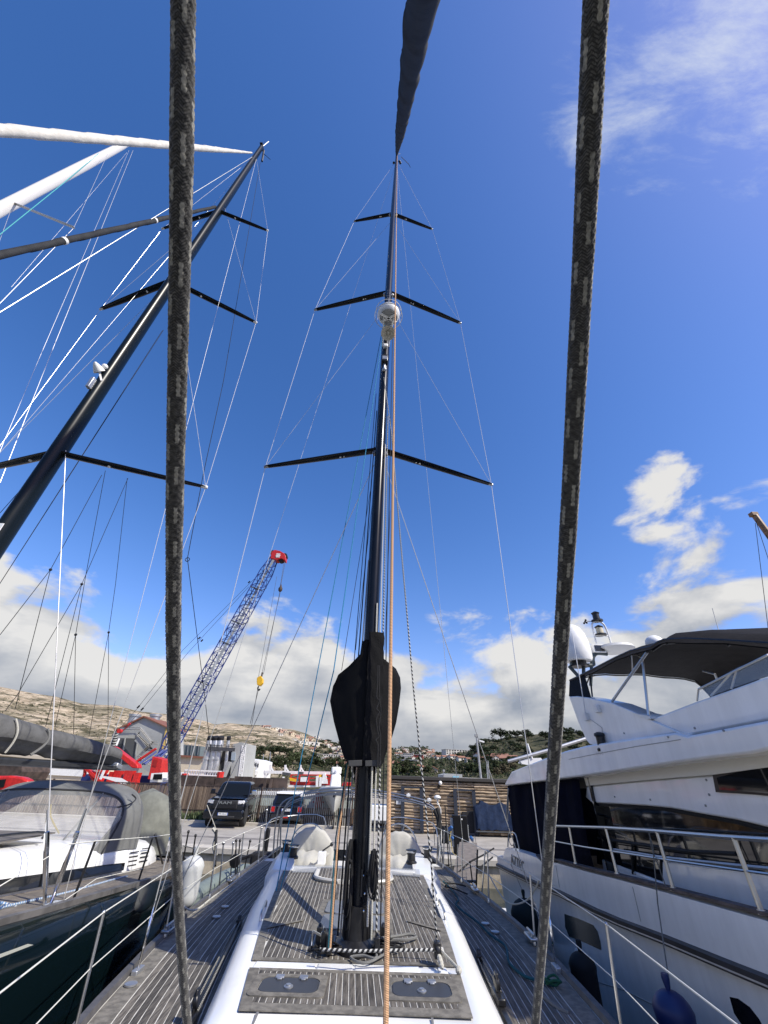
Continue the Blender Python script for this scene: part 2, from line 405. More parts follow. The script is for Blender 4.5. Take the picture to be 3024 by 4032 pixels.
# ================================================================ OWN YACHT
DZ=1.60; RZ=1.90
def ax_(y): return -.12-.05*(y-5)
def half(y): return lin(y,[(-1.7,.04),(-1,.55),(0,1.0),(1.5,1.5),(3,1.86),(5,2.14),(6.3,2.27),(7.5,2.31),(9,2.27),(10.6,2.17),(12.5,2.05),(14.2,1.9)])
def sheer(y): return DZ+.035*max(0,(6-y))/1.0*.6-.004*(y-5)
YA=thing('sailing_yacht','black masted sailing yacht with weathered teak deck and white coachroof, seen from its bow','sailing yacht',(ax_(5),5,0))
ys=[-1.7+.45*i for i in range(36)]
secs=[]
for y in ys:
    a=ax_(y); h=half(y); z=sheer(y)
    secs.append([(a+h*k,y,zz) for k,zz in ((1.0,z-.005),(1.0,z-.10),(.985,z-.5),(.95,.6),(.86,0.1),(.55,-.5),(0,-.75),(-.55,-.5),(-.86,.1),(-.95,.6),(-.985,z-.5),(-1.0,z-.10),(-1.0,z-.005))])
b=MB(); b.loft(secs,cap=True); b.build('hull',mat('dark_grey_hull',(.02,.023,.027),.15,coat=.5),YA)
# deck: hull-to-hull sheet, caulking colour below the planks
b=MB(); b.loft([[(ax_(y)+half(y)*k,y,sheer(y)+.009) for k in (-.99,-.6,0,.6,.99)] for y in ys if y<=12.3]); deck=b.build('deck',CAULK,YA)
# toe rail and covering board
b=MB()
for s in (-1,1):
    b.loft([[(ax_(y)+s*(half(y)-.0),y,sheer(y)-.03),(ax_(y)+s*(half(y)+.012),y,sheer(y)+.055),(ax_(y)+s*(half(y)-.045),y,sheer(y)+.055),(ax_(y)+s*(half(y)-.06),y,sheer(y)+.012)] for y in ys if -1.5<y<14])
b.build('toe_rail',mat('grey_toe_rail',(.105,.10,.098),.5,.2,var=.2,dirt=.3),YA)
def roofh(y): return lin(y,[(3.0,.62),(4.3,.83),(5,.90),(6,1.0),(7.5,1.10),(8.7,1.17),(9.4,1.2)])    # half width of the teak on the roof
def rooftop(y): return lin(y,[(3.0,DZ+.05),(3.6,RZ-.12),(3.95,RZ-.03),(4.2,RZ),(9.4,RZ-.0)])
def coamh(y): return lin(y,[(2.9,.8),(4.0,1.09),(5,1.17),(7,1.36),(8.2,1.42),(9.5,1.46)])
# side-deck planks, each one its own mesh, following the deck edge
tk=MB().box(-.01,.01,4.9,5.1,DZ-.1,DZ-.08).build('teak_deck',CAULK,YA)
PW=.050
def plank(edge0,edge1,y0,y1,zf,m=TEAK,step=.5,th=.0025,par=None):
    """strip between two x(y) edges"""
    k=max(1,int((y1-y0)/step)); pts=[y0+(y1-y0)*i/k for i in range(k+1)]
    b=MB(); b.loft([[(edge0(y),y,zf(y)-.004),(edge0(y),y,zf(y)+th),(edge1(y),y,zf(y)+th),(edge1(y),y,zf(y)-.004)] for y in pts],closed=True,cap=True)
    return b.build('plank',m,par or tk,smooth=False)
def zdeck(y): return sheer(y)+.009
for s in (-1,1):
    # border plank along the rail
    e0=lambda y,s=s: ax_(y)+s*(half(y)-.065); e1=lambda y,s=s: ax_(y)+s*(half(y)-.235)
    plank(*( (e0,e1) if s<0 else (e1,e0)),2.4,11.9,zdeck,TEAKB)
    SW=.066
    for i in range(20):
        off=.245+i*SW
        # plank ends where it meets the roof side
        yy=[y*.1 for y in range(24,120) if half(y*.1)-off>coamh(y*.1)-.0 or y*.1<3.2]
        if not yy: continue
        # pieces with butt joints
        ya,yb=min(yy),max(yy); 
        if yb-ya<.6: continue
        cuts=[ya,yb]
        x=ya+random.uniform(.8,2.6)
        while x<yb-.8: cuts.append(x); x+=random.uniform(3.0,4.2)
        cuts=sorted(cuts)
        for c0,c1 in zip(cuts,cuts[1:]):
            e0=lambda y,s=s: ax_(y)+s*(half(y)-off); e1=lambda y,s=s: ax_(y)+s*(half(y)-off-SW+.0078)
            plank(*((e0,e1) if s<0 else (e1,e0)),c0+.003,c1-.003,zdeck)
# coachroof shell
b=MB(); secs=[]
for y in [2.95,3.2,3.6,3.9,4.1,4.3,4.55]+[4.9+.3*i for i in range(15)]:
    a=ax_(y); rt=rooftop(y); t_=roofh(y); c=coamh(y); d=sheer(y)+.01
    pr=[(c,d),(c-.015,d+.4*(rt-d)),(c-.05,d+.72*(rt-d)),(c-.12,d+.93*(rt-d)),(t_+.02,rt+.004),(t_-.0,rt-.006)]
    secs.append([(a-w,y,z) for w,z in pr]+[(a,y,rt+.0)]+[(a+w,y,z) for w,z in reversed(pr)])
b.loft(secs,cap=True); roof=b.build('coachroof',GEL,YA,ang=50)
# main roof teak (aft of the groove) and the forward hatch panel, each plank a mesh
rtk=MB().box(-.2,-.18,6,6.02,RZ-.03,RZ-.02).build('roof_teak',CAULK,YA)
zr=lambda y: rooftop(y)+.006
def xin(y,u): return ax_(y)+u
b=MB(); b.loft([[(ax_(y)-roofh(y)+.02,y,zr(y)-.0),(ax_(y)+roofh(y)-.02,y,zr(y)-.0)] for y in (4.28,4.6,4.88)]); b.loft([[(ax_(y)-roofh(y)+.02,y,zr(y)-.0),(ax_(y)+roofh(y)-.02,y,zr(y)-.0)] for y in (5.14,6,7,8,8.85)]); b.build('caulking',CAULK,rtk,smooth=False)
# borders
for s in (-1,1):
    for y0,y1 in ((4.22,4.93),(5.10,8.9)):
        e0=lambda y,s=s: ax_(y)+s*roofh(y); e1=lambda y,s=s: ax_(y)+s*(roofh(y)-.085)
        plank(*((e0,e1) if s<0 else (e1,e0)),y0,y1,zr,TEAKB,par=rtk)
for y0,y1 in ((4.22,4.33),(4.88,4.935),(5.10,5.16)):
    plank(lambda y: ax_(y)-roofh(y)+.087,lambda y: ax_(y)+roofh(y)-.087,y0,y1,zr,TEAKB,par=rtk)
HATCH=[(-.515,4.61),(.515,4.61)]
def infore(u,y):   # inside a hatch surround
    for hx,hy in HATCH:
        if abs(u-hx)<.29 and abs(y-hy)<.195: return True
    return False
def clp(y,u): l_=roofh(y)-.089; return max(-l_,min(l_,u))
k=18
for i in range(-k,k):
    u0=i*PW+.0034; u1=(i+1)*PW-.0034; um=(u0+u1)/2
    # forward panel: cut at hatch surrounds
    segs=[]; y=4.335; cur=None
    lim=roofh(4.88)-.09
    if min(abs(u0),abs(u1))<lim:
        run=None
        while y<4.878:
            ok=not infore(um,y+.01) and min(abs(u0),abs(u1))<roofh(y)-.10
            if ok and run is None: run=y
            if (not ok) and run is not None: segs.append((run,y)); run=None
            y+=.02
        if run is not None: segs.append((run,4.878))
        for y0,y1 in segs:
            if y1-y0>.03: plank(lambda y,u=u0: xin(y,clp(y,u)),lambda y,u=u1: xin(y,clp(y,u)),y0,y1,zr,par=rtk,step=.15)
for i in range(-24,24):
    u0=i*PW+.0034; u1=(i+1)*PW-.0034; um=(u0+u1)/2
    ys_=[5.165+.05*j for j in range(76)]
    def ok(y):
        if min(abs(u0),abs(u1))>roofh(y)-.10: return False
        if abs(um)<.42 and 5.86<y<7.12: return False
        if abs(um)<.62 and y>8.18-.25*(abs(um)/.62)**4*0 and y<8.9: return False
        return y<8.86
    run=None
    for y in ys_+[9.5]:
        o_=ok(y) if y<9 else False
        if o_ and run is None: run=y
        if not o_ and run is not None:
            if y-run>.12:
                cut=run+random.uniform(1.2,2.4)
                pcs=[(run,y-.012)] if cut>y-.4 else [(run,cut),(cut+.004,y-.012)]
                for q0,q1 in pcs: plank(lambda y,u=u0: xin(y,clp(y,u)),lambda y,u=u1: xin(y,clp(y,u)),q0,q1,zr,par=rtk,step=.2)
            run=None
def rrect(cx,cy,w,h,r,z,n=5):
    o=[]
    for sx,sy,a in ((1,1,0),(-1,1,90),(-1,-1,180),(1,-1,270)):
        for j in range(n+1):
            g=math.radians(a+90*j/n); o.append((cx+sx*(w-r)+r*math.cos(g),cy+sy*(h-r)+r*math.sin(g),z))
    return o
# forward hatches: rounded smoked lens in a teak surround, two hinges, a round vent/handle
for hx,hy in HATCH:
    cx=ax_(hy)+hx
    b=MB(); o_=rrect(cx,hy,.288,.195,.04,zr(hy)+.009); i_=rrect(cx,hy,.232,.135,.075,zr(hy)+.009); nn=len(o_)
    b.add(o_+i_+[(x,y,z-.016) for x,y,z in o_]+[(x,y,z-.016) for x,y,z in i_],[(j,(j+1)%nn,nn+(j+1)%nn,nn+j) for j in range(nn)]+[(2*nn+j,2*nn+(j+1)%nn,(j+1)%nn,j) for j in range(nn)]+[(nn+j,nn+(j+1)%nn,3*nn+(j+1)%nn,3*nn+j) for j in range(nn)])
    h=b.build('deck_hatch',TEAKB,YA,ang=30)
    b=MB(); b.prism(rrect(cx,hy,.226,.129,.07,zr(hy)-.004),(0,0,.012)); b.build('lens',ACR,h,bevel=.004,ang=30)
    b=MB(); b.lathe([(.036,0),(.036,.006),(.028,.010)],(cx,hy-.04,zr(hy)+.008),18); b.lathe([(.02,0),(.02,.012)],(cx,hy-.04,zr(hy)+.012),14); b.build('handle',ALU,h)
    for dx in (-.095,.095):
        b=MB(); b.box(cx+dx-.034,cx+dx+.034,hy+.095,hy+.15,zr(hy)+.008,zr(hy)+.020); b.box(cx+dx-.018,cx+dx+.018,hy+.075,hy+.1,zr(hy)+.008,zr(hy)+.018); b.build('hinge',ALU,h,bevel=.003)
# the groove: white lids
gr=[(-.87,-.34),(-.325,-.015),(0.0,.56),(.72,.80)]
b=MB(); b.box(ax_(5)-.88,ax_(5)+.86,4.94,5.10,RZ-.035,RZ-.012); b.build('groove',mat('groove_shadow_grey',(.10,.10,.10),.6),YA,smooth=False)
for u0,u1 in gr:
    b=MB(); b.box(ax_(5)+u0,ax_(5)+u1,4.955,5.085,RZ-.03,RZ+.004); b.build('groove_lid',GEL,YA,bevel=.008)
# seams in the white foredeck moulding
SEAM=mat('seam_grey',(.16,.16,.16),.7)
for px in (1028,1690): 
    p=G(px,3962,RZ-.002); b=MB(); b.bar((p.x,4.21,rooftop(4.21)+.002),(p.x-.03,3.62,rooftop(3.62)+.004),.016,.006); b.build('moulding_seam',SEAM,YA,smooth=False)
# mid deck hatch behind the mast: two grey lenses in a frame
hx=ax_(6.5)
b=MB(); b.box(hx-.445,hx+.445,5.80,7.16,RZ-.01,RZ+.012); h=b.build('sliding_hatch',TEAKB,YA,bevel=.02)
for y0,y1 in ((5.93,6.44),(6.52,7.04)):
    b=MB(); b.prism(rrect(hx,(y0+y1)/2,.355,(y1-y0)/2,.06,RZ+.010),(0,0,.014)); b.build('lens',mat('grey_lens',(.13,.135,.14),.25,var=.1),h,bevel=.004)
for dx in (-.18,.18):
    b=MB(); b.box(hx+dx-.04,hx+dx+.04,6.45,6.51,RZ+.012,RZ+.034); b.build('hinge',ALU,h,bevel=.004)
# companionway garage: arched low moulding with planks
def garage(y): return .60 if y>8.35 else .60*math.sqrt(max(0,1-((8.35-y)/.33)**2))**.7
b=MB(); ring=[]
yy=[8.03+.033*i for i in range(11)]+[8.5,8.95]
prof=[(garage(y),y) for y in yy]
ol=[(ax_(y)-w,y,RZ+.055) for w,y in prof]+[(ax_(y)+w,y,RZ+.055) for w,y in reversed(prof)]
b.prism(ol,(0,0,-.07)); g=b.build('companionway_garage',CAULK,YA,ang=60)
b=MB(); b.tube([(ax_(y)-w-.01,y,RZ+.04) for w,y in prof]+[(ax_(y)+w+.01,y,RZ+.04) for w,y in reversed(prof)],.022,6); b.build('rim',mat('pale_rim',(.5,.49,.46),.4),g)
for i in range(-11,11):
    um=(i+.5)*PW; yl=min((y for w,y in prof if w>abs(um)+.04),default=9)
    if yl<8.9: plank(lambda y,u=i*PW+.003: xin(y,u),lambda y,u=(i+1)*PW-.0035: xin(y,u),yl+.02,8.93,lambda y: RZ+.056,par=g,step=2)
# aft end: white coaming blocks either side of the cockpit
for s in (-1,1):
    b=MB(); a=lambda y: ax_(y)
    secs=[]
    for y,w0,w1,z in ((8.85,1.02,1.46,RZ+.02),(9.3,1.05,1.48,RZ+.07),(9.9,1.15,1.50,RZ+.10),(10.4,1.2,1.5,RZ+.07),(11.8,1.25,1.5,RZ-.02)):
        secs.append([(a(y)+s*w0,y,DZ-.3),(a(y)+s*w0,y,z),(a(y)+s*(w1-.1),y,z),(a(y)+s*w1,y,z-.1),(a(y)+s*w1,y,DZ-.05)])
    b.loft(secs,cap=True); b.build('coaming',GEL,YA,ang=30)
b=MB(); b.box(ax_(8.9)-1.05,ax_(8.9)+1.05,8.90,9.02,DZ-.2,RZ+.05); b.build('companionway_bulkhead',GEL,YA,bevel=.03)
b=MB(); b.box(ax_(11)-1.5,ax_(11)+1.3,9.0,14.0,1.02,1.16); b.build('cockpit_sole',TEAKB,YA,smooth=False)
# shallow smoked screen at the aft end of the roof
b=MB(); b.loft([[(ax_(8.7)+u,8.74-.10*(u/1.1)**2,RZ+.02),(ax_(8.7)+u,8.93-.10*(u/1.1)**2,RZ+.085)] for u in [x*.1 for x in range(-10,12)]]); o=b.build('spray_screen',mat('pale_acrylic',(.30,.31,.32),.2,alpha=.55),YA)
# handrails on the roof edge, low black/white fittings
for s,y0,y1 in ((1,6.45,7.05),(1,7.3,7.95),(-1,6.2,6.75)):
    b=MB(); u=s*(roofh(6.6)+.045+.0)
    f=lambda y,z: (ax_(y)+s*(roofh(y)+.035),y,z)
    b.tube(smoothpts([f(y0,RZ),f(y0+.03,RZ+.055),f(y0+.12,RZ+.07),f(y1-.12,RZ+.07),f(y1-.03,RZ+.055),f(y1,RZ)],4),.013,8); b.build('handrail',STEEL,YA)
for s,y in ((-1,5.95),(1,6.05)):
    a0=ax_(y)+s*(roofh(y)-.07); b=MB(); b.prism([(a0,y-.05,zr(y)+.009),(a0-s*.34,y+.24,zr(y)+.009),(a0-s*.34,y+.29,zr(y)+.009),(a0,y+.03,zr(y)+.009)],(0,0,.003)); b.build('plank_margin',TEAKB,rtk,smooth=False)
# mast
MX=-.13; MY=5.44; MT=V((.04,5.72,26.2))
def mastp(z): t=(z-RZ)/(MT.z-RZ); return V((MX+(MT.x-MX)*t - .05*math.sin(PI*t)*.6, MY+(MT.y-MY)*t, z))
def mastsec(z,n=20):
    w,d=lin(z,[(1.9,.100),(14,.096),(20,.088),(26.2,.05)]),lin(z,[(1.9,.16),(14,.155),(20,.14),(26.2,.075)])
    c=mastp(z); return [c+V((w*math.cos(2*PI*j/n),d*math.sin(2*PI*j/n),0)) for j in range(n)]
b=MB(); b.loft([mastsec(z) for z in [1.9,3,4.5,6,8,10,12,14,16,18,20,22,24,25.4,26.2]],closed=True,cap=True); mast=b.build('mast',BLK,YA)
b=MB(); c=mastp(1.93); b.lathe([(.23,-.03),(.23,.03),(.17,.07),(.15,.28),(.16,.30)],c,22,sx=.85,sy=1.15); b.build('mast_collar',CARB,mast)
TIPS={}
for z,L,R,ch in ((8.37,(1045,1838),(1935,1908),.16),(14.15,(1240,1220),(1813,1272),.15),(19.5,(1395,871),(1702,902),.12)):
    for s,px in ((-1,L),(1,R)):
        c=mastp(z); tip=G(*px,z+.02); TIPS[(z,s)]=tip
        b=MB(); d=(tip-c); d1=V((d.x,d.y,0)).normalized(); pr=V((-d1.y,d1.x,0)); secs=[]
        for t,f in ((.03,1.0),(.3,1.0),(.7,.85),(.97,.62),(1.0,.45)):
            q=c+d*t; secs.append([q+pr*(ch*f*.5*math.cos(2*PI*j/12))+V((0,0,.032*f*math.sin(2*PI*j/12))) for j in range(12)])
        b.loft(secs,closed=True,cap=True); sp=b.build('spreader',BLK,mast)
        b=MB(); b.bar(c+d*.97,c+d*1.012,.05,.05); b.build('spreader_tip',ALU,sp,bevel=.01)
        b=MB(); b.lathe([(.014,0),(.014,.01)],c+d*.30-V((0,0,.036)),10,ax=(0,0,-1)); b.lathe([(.02,0),(.02,.012)],c+d*.33-V((0,0,.036)),10,ax=(0,0,-1)); b.build('spreader_light',WHITE,sp)
        b=MB(); b.bar(c+d1*.085+V((0,0,.06)),c+d1*.12+V((0,0,-.10)),.09,.05); b.build('spreader_root',ALU,sp,bevel=.01)
# radar, deck light, horn on the mast's front face
rc=P(1530,1238,4.98)
b=MB(); b.lathe([(.02,-.12),(.20,-.12),(.245,-.06),(.255,.02),(.23,.10),(.15,.14),(.02,.15)],rc,28); rd=b.build('radar_dome',mat('radar_white',(.78,.78,.76),.4),mast)
b=MB()
b.tube([rc+V((.31*math.cos(t),.31*math.sin(t),-.09)) for t in [2*PI*i/28 for i in range(29)]],.009,5); b.tube([rc+V((.29*math.cos(t),.29*math.sin(t),.12)) for t in [2*PI*i/28 for i in range(29)]],.007,5)
for g in (.5,2.6,4.7): b.tube([rc+V((.31*math.cos(g),.31*math.sin(g),-.09)),rc+V((.29*math.cos(g),.29*math.sin(g),.12))],.006,5)
b.build('radar_guard',STEEL,mast)
b=MB(); b.lathe([(.05,-.135),(.19,-.13),(.20,-.118)],rc,24); b.build('radar_underside',mat('radar_underside_grey',(.30,.31,.31),.6),rd)  # thin grey disc added to darken the dome's underside by colour
b=MB()
for dx in (-.11,.11): b.bar(mastp(rc.z)+V((dx*.6,-.12,-.55)),rc+V((dx,0,-.13)),.03,.05); b.bar(mastp(rc.z)+V((dx*.6,-.12,-.25)),rc+V((dx,.1,-.13)),.03,.04)
b.bar(rc+V((-.18,.1,-.15)),rc+V((.18,-.1,-.15)),.05,.03); b.bar(rc+V((.18,.1,-.15)),rc+V((-.18,-.1,-.15)),.05,.03); b.build('radar_bracket',WHITE,mast,bevel=.006)
hc=P(1528,1312,5.05)
b=MB(); b.lathe([(.03,.30),(.04,.16),(.06,.10),(.15,0),(.155,-.01),(.13,0.0),(.06,.06),(.03,.07)],hc+V((0,-.04,-.06)),20,ax=(0,.35,.95)); b.ball(hc+V((0,-.02,.0)),.045); b.build('hailer_horn',mat('horn_cream',(.62,.58,.48),.5),mast)
b=MB(); c=mastp(P(1525,1352,5.3).z)+V((0,-.16,0)); b.box(c.x-.05,c.x+.05,c.y-.06,c.y+.04,c.z-.05,c.z+.06); b.build('steaming_light',WHITE,mast,bevel=.02)
b=MB(); c=mastp(P(1524,1408,5.3).z)+V((0,-.17,0)); b.box(c.x-.07,c.x+.07,c.y-.08,c.y+.05,c.z-.12,c.z+.12); b.build('floodlight',CARB,mast,bevel=.02)
b=MB(); b.box(c.x-.05,c.x+.05,c.y-.085,c.y-.079,c.z-.06,c.z+.05); b.build('floodlight_lens',ALU,mast)
b=MB(); b.tube([mastp(10.62)+V((0,-.165,.0)),mastp(10.9)+V((0,-.165,0))],.028,8); b.ball(mastp(10.55)+V((0,-.18,0)),.05); b.build('halyard_exit',ALU,mast)
b=MB()
for i in range(8):
    for dx in (-.02,.02): b.ball(mastp(13.95-.09*i)+V((dx,-.158,0)),.009,n=6,k=4)
b.build('rivet_row',ALU,mast)
# masthead gear
b=MB(); t=mastp(26.1); b.tube([t,t+V((.15,.1,.5))],.012,6); b.tube([t+V((.2,.1,.1)),t+V((.55,.35,.12)),t+V((.62,.36,-.25))],.012,6); b.box(t.x-.05,t.x+.05,t.y-.3,t.y+.3,t.z,t.z+.06); b.ball(t+V((-.12,0,-1.1)),.05); b.ball(t+V((.16,0,-1.1)),.05); b.ball(t+V((.12,0,-.9)),.05); b.build('masthead_fitting',CARB,mast)
# mast track / line bundle on the front and mast cleats
b=MB(); 
for z0,z1 in ((2.3,3.35),(2.5,3.4)): b.tube([mastp(z0)+V((.03,-.168,0)),mastp(z1)+V((.03,-.168,0))],.012,6)
b.build('mast_track',CARB,mast)
b=MB()
for z in (2.05,2.12,2.2,2.32,2.45,2.62,2.75): b.ball(mastp(z)+V((.045+.02*math.sin(z*9),-.155,0)),.010,n=6,k=4)
b.build('rivet_row',CHROME,mast)
# halyard turning blocks round the collar
for i,(dx,dy) in enumerate(((-.30,-.12),(-.36,.02),(-.24,-.2),(.3,-.08),(.26,.1),(.2,-.22))):
    b=MB(); c=V((MX+dx,MY+dy,RZ+.02)); b.box(c.x-.025,c.x+.025,c.y-.05,c.y+.05,c.z,c.z+.13); b.lathe([(.05,-.012),(.05,.012)],c+V((0,0,.10)),14,ax=(1,0,0)); b.build('mast_block',CARB,YA,bevel=.008)
# boom with lazy bag, straight aft behind the mast
b=MB(); p0=mastp(3.25)+V((-.0,.2,0)); p1=V((ax_(11.6)-.05,11.6,3.45)); b.tube([p0,p1],.13,12,sq=.8); boom=b.build('boom',BLK,YA)
b=MB(); secs=[]
for i in range(9):
    t=i/8; q=p0.lerp(p1,t*.96+.01); w=.20-.09*t; h=.85-.35*t
    secs.append([q+V((w*x,0,h*z)) for x,z in ((-.6,.02),(-1,.3),(-.8,.75),(-.25,1.0),(.25,1.0),(.8,.75),(1,.3),(.6,.02))])
b.loft(secs,closed=True,cap=True); b.build('lazy_bag',BCAN,boom)
b=MB(); b.tube([mastp(2.15)+V((0,.2,0)),p0.lerp(p1,.30)+V((0,0,-.12))],.05,8); b.build('boom_vang',BLK,YA)
# standing rigging
def wire(p,q,r=.006,name='shroud',m=WIRE,par=None,n=6):
    b=MB(); b.tube([p,q],r*.8,n); return b.build(name,m,par or YA)
CL=G(545,3810,1.65); CRt=G(2189,3800,1.65)
LOW={-1:G(640,3635,1.66),1:G(2150,3690,1.66)}
for s,c in ((-1,CL),(1,CRt)):
    t1,t2,t3=(TIPS[(z,s)] for z in (8.37,14.15,19.5))
    wire(c,t1,.008); wire(t1,t2,.007); wire(t2,t3,.006); wire(t3,mastp(25.3),.006,n=5)
    wire(t1,mastp(13.6),.005); wire(t2,mastp(19.0),.005)
    wire(LOW[s],mastp(8.0)+V((s*.1,0,0)),.0075)         # lower shroud
    for q,dst in ((c,t1),(LOW[s],mastp(8.0)+V((s*.1,0,0)))):
        d=(dst-q).normalized(); b=MB(); b.tube([q-d*.05,q+d*.12,q+d*.13,q+d*.34,q+d*.35,q+d*.48],[.012,.012,.017,.017,.010,.009],8); b.build('turnbuckle',CHROME,YA)
    b=MB(); b.box(c.x-.03,c.x+.03,c.y-.08,c.y+.08,sheer(5.8)+.0,sheer(5.8)+.05); b.build('chainplate',ALU,YA,bevel=.008)
# running backstays / checkstays that pass in front of the sky
for a,za,q in (((1350,900),22,None),):
    pass
wire(mastp(25.0),G(572,3705,1.66),.006,'runner')
wire(mastp(25.2),G(1838,3470,1.66),.006,'runner')
wire(mastp(25.9),V((ax_(13.9),13.9,1.7)),.006,'backstay')
# stanchions, guard wires
def stan(px,py,y=None,s=-1): pass
SY={-1:[2.3,4.5,6.75,8.5,10.1,11.5],1:[2.3,4.65,6.9,8.8,10.3,11.7]}
for s in (-1,1):
    tops=[];mids=[]
    for y in SY[s]:
        e=V((ax_(y)+s*(half(y)-.05),y,sheer(y)+.05)); tp=e+V((s*.05,0,.62)); tops.append(tp); mids.append(e.lerp(tp,.5))
        b=MB(); b.tube([e,tp],[.013,.0125],8); b.lathe([(.03,0),(.03,.02),(.018,.06)],e-V((0,0,.03)),10); b.ball(tp,.016,n=8,k=6); b.build('stanchion',STEEL,YA)
    pul=V((ax_(-.9)+s*.62,-.9,sheer(-.9)+.72))
    b=MB(); b.tube([pul]+tops+[V((ax_(13)+s*1.95,13,2.25))],.005,6); b.build('guard_wire',mat('white_guard_wire',(.66,.65,.58),.5),YA)
    b=MB(); b.tube([pul-V((0,0,.32))]+mids+[V((ax_(13)+s*1.95,13,1.95))],.004,6); b.build('guard_wire',bpy.data.materials['white_guard_wire'],YA)
b=MB()
for s in (-1,1): b.tube(smoothpts([V((ax_(-.9)+s*.62,-.9,sheer(-.9))),V((ax_(-.9)+s*.62,-.9,sheer(-.9)+.72)),V((ax_(-1.6)+s*.25,-1.6,sheer(-1.6)+.75)),V((ax_(-1.75),-1.75,sheer(-1.6)+.75))],5),.014,8)
b.build('pulpit',STEEL,YA)
# genoa tracks with cars on the side decks
for s,y0,y1,off in ((-1,4.25,7.3,.78),(1,4.2,6.35,.62)):
    f=lambda y: ax_(y)+s*(coamh(y)+.10)
    b=MB(); b.loft([[(f(y)-.02,y,zdeck(y)+.008),(f(y)-.02,y,zdeck(y)+.030),(f(y)+.02,y,zdeck(y)+.030),(f(y)+.02,y,zdeck(y)+.008)] for y in (y0,(y0+y1)/2,y1)],closed=True,cap=True); tr=b.build('genoa_track',CARB,YA,smooth=False)
    yc=4.75 if s<0 else 5.3
    b=MB(); c=V((f(yc),yc,zdeck(yc)+.03)); b.box(c.x-.035,c.x+.035,yc-.13,yc+.13,c.z,c.z+.05); b.lathe([(.05,-.02),(.05,.02)],c+V((0,.02,.10)),14,ax=(1,.1,.2)); b.box(c.x-.012,c.x+.012,yc-.02,yc+.06,c.z+.03,c.z+.17); b.build('track_car',CARB,tr,bevel=.01)
    b=MB(); c=V((f(y1-.05),y1-.05,zdeck(y1)+.03)); b.box(c.x-.03,c.x+.03,c.y-.06,c.y+.06,c.z-.02,c.z+.05); b.lathe([(.04,-.02),(.04,.02)],c+V((0,0,.05)),12,ax=(1,0,0)); b.build('track_end',CARB,tr,bevel=.01)
    b=MB(); b.tube([(f(yc)+.03,yc,zdeck(yc)+.08),(f(y1-.1)+.02,y1-.1,zdeck(y1)+.06)],.008,6); b.tube([(f(yc)-.03,yc,zdeck(yc)+.06),(f(y1-.1)-.02,y1-.1,zdeck(y1)+.05)],.008,6); b.build('car_line',R_FLK,tr)
# deck filler caps
for s,y,u in ((-1,8.1,.42),(-1,7.6,.45),(1,7.7,.45),(1,7.35,.42),(-1,5.45,.15)):
    b=MB(); b.lathe([(.055,0),(.055,.012),(.03,.016)],(ax_(y)+s*(half(y)-u),y,zdeck(y)+.008),18); b.build('deck_filler',ALU,YA)
# bow fairlead, cleats with lines
for s,y in ((-1,6.85),(1,7.0),(-1,9.6),(1,9.5)):
    c=V((ax_(y)+s*(half(y)-.06),y,sheer(y)+.055)); b=MB(); b.box(c.x-.05,c.x+.05,y-.14,y+.14,c.z,c.z+.03); b.bar(c+V((0,-.13,.06)),c+V((0,.13,.06)),.03,.03); b.bar(c+V((0,-.05,.0)),c+V((0,-.05,.06)),.03,.03); b.bar(c+V((0,.05,.0)),c+V((0,.05,.06)),.03,.03); b.build('cleat',mat('cleat_alloy',(.4,.41,.42),.35,.9) if s<0 else STEEL,YA,bevel=.01)
# winches on the coamings
for u,y in ((-1.12,9.6),(-1.32,10.1),(1.05,9.45),(1.42,9.9)):
    c=V((ax_(y)+u,y,RZ+.06)); b=MB(); b.lathe([(.10,0),(.10,.03),(.075,.05),(.07,.12),(.095,.17),(.10,.20),(.05,.21)],c,20); b.build('winch',CARB,YA)
    b=MB(); b.lathe([(.101,.165),(.104,.175),(.101,.19)],c,20); b.build('winch_ring',CHROME,YA)
# stainless targa arch over the stern and its slim lower bow
aY=12.6
def ar(px,py,Y=aY): return P(px,py,Y)
for k,(name,pts,r) in enumerate((('arch_tube',[(1072,3420),(1078,3330),(1085,3250),(1105,3170),(1165,3135),(1300,3115),(1440,3118),(1560,3137),(1660,3160),(1712,3185),(1728,3250),(1736,3330),(1745,3400)],.022),
    ('arch_tube',[(1100,3420),(1104,3330),(1108,3240),(1130,3165),(1190,3125),(1310,3104),(1440,3107),(1560,3126),(1640,3143),(1690,3160),(1716,3200),(1722,3260),(1728,3400)],.022),
    ('arch_tube',[(1085,3420),(1092,3330),(1100,3250),(1118,3185),(1180,3145),(1310,3125),(1440,3128),(1570,3148),(1665,3170),(1722,3200),(1735,3260)],.018),
    ('lower_bow',[(1103,3300),(1105,3235),(1130,3180),(1200,3146),(1330,3129),(1480,3140),(1600,3158),(1690,3178),(1705,3230),(1712,3330)],.011))):
    b=MB(); b.tube(smoothpts([ar(x,y,aY+(.15*k if k<3 else .4)) for x,y in pts],4),r*.85,8); b.build(name,ARCHM,YA)
for px,py in ((1608,3132),(1690,3150),(1192,3132)):
    b=MB(); c=ar(px,py); b.ball(c,.045); b.box(c.x-.05,c.x+.05,c.y-.05,c.y+.05,c.z-.02,c.z+.03); b.build('arch_bracket',WHITE,YA)
b=MB(); c=ar(1722,3140); b.ball(c,.09,.09,.05); b.lathe([(.02,-.15),(.02,0)],c,8); b.tube([c-V((0,0,.1)),ar(1735,3185),ar(1738,3300),ar(1725,3400)],.014,6); b.build('stern_lamp',WHITE,YA)
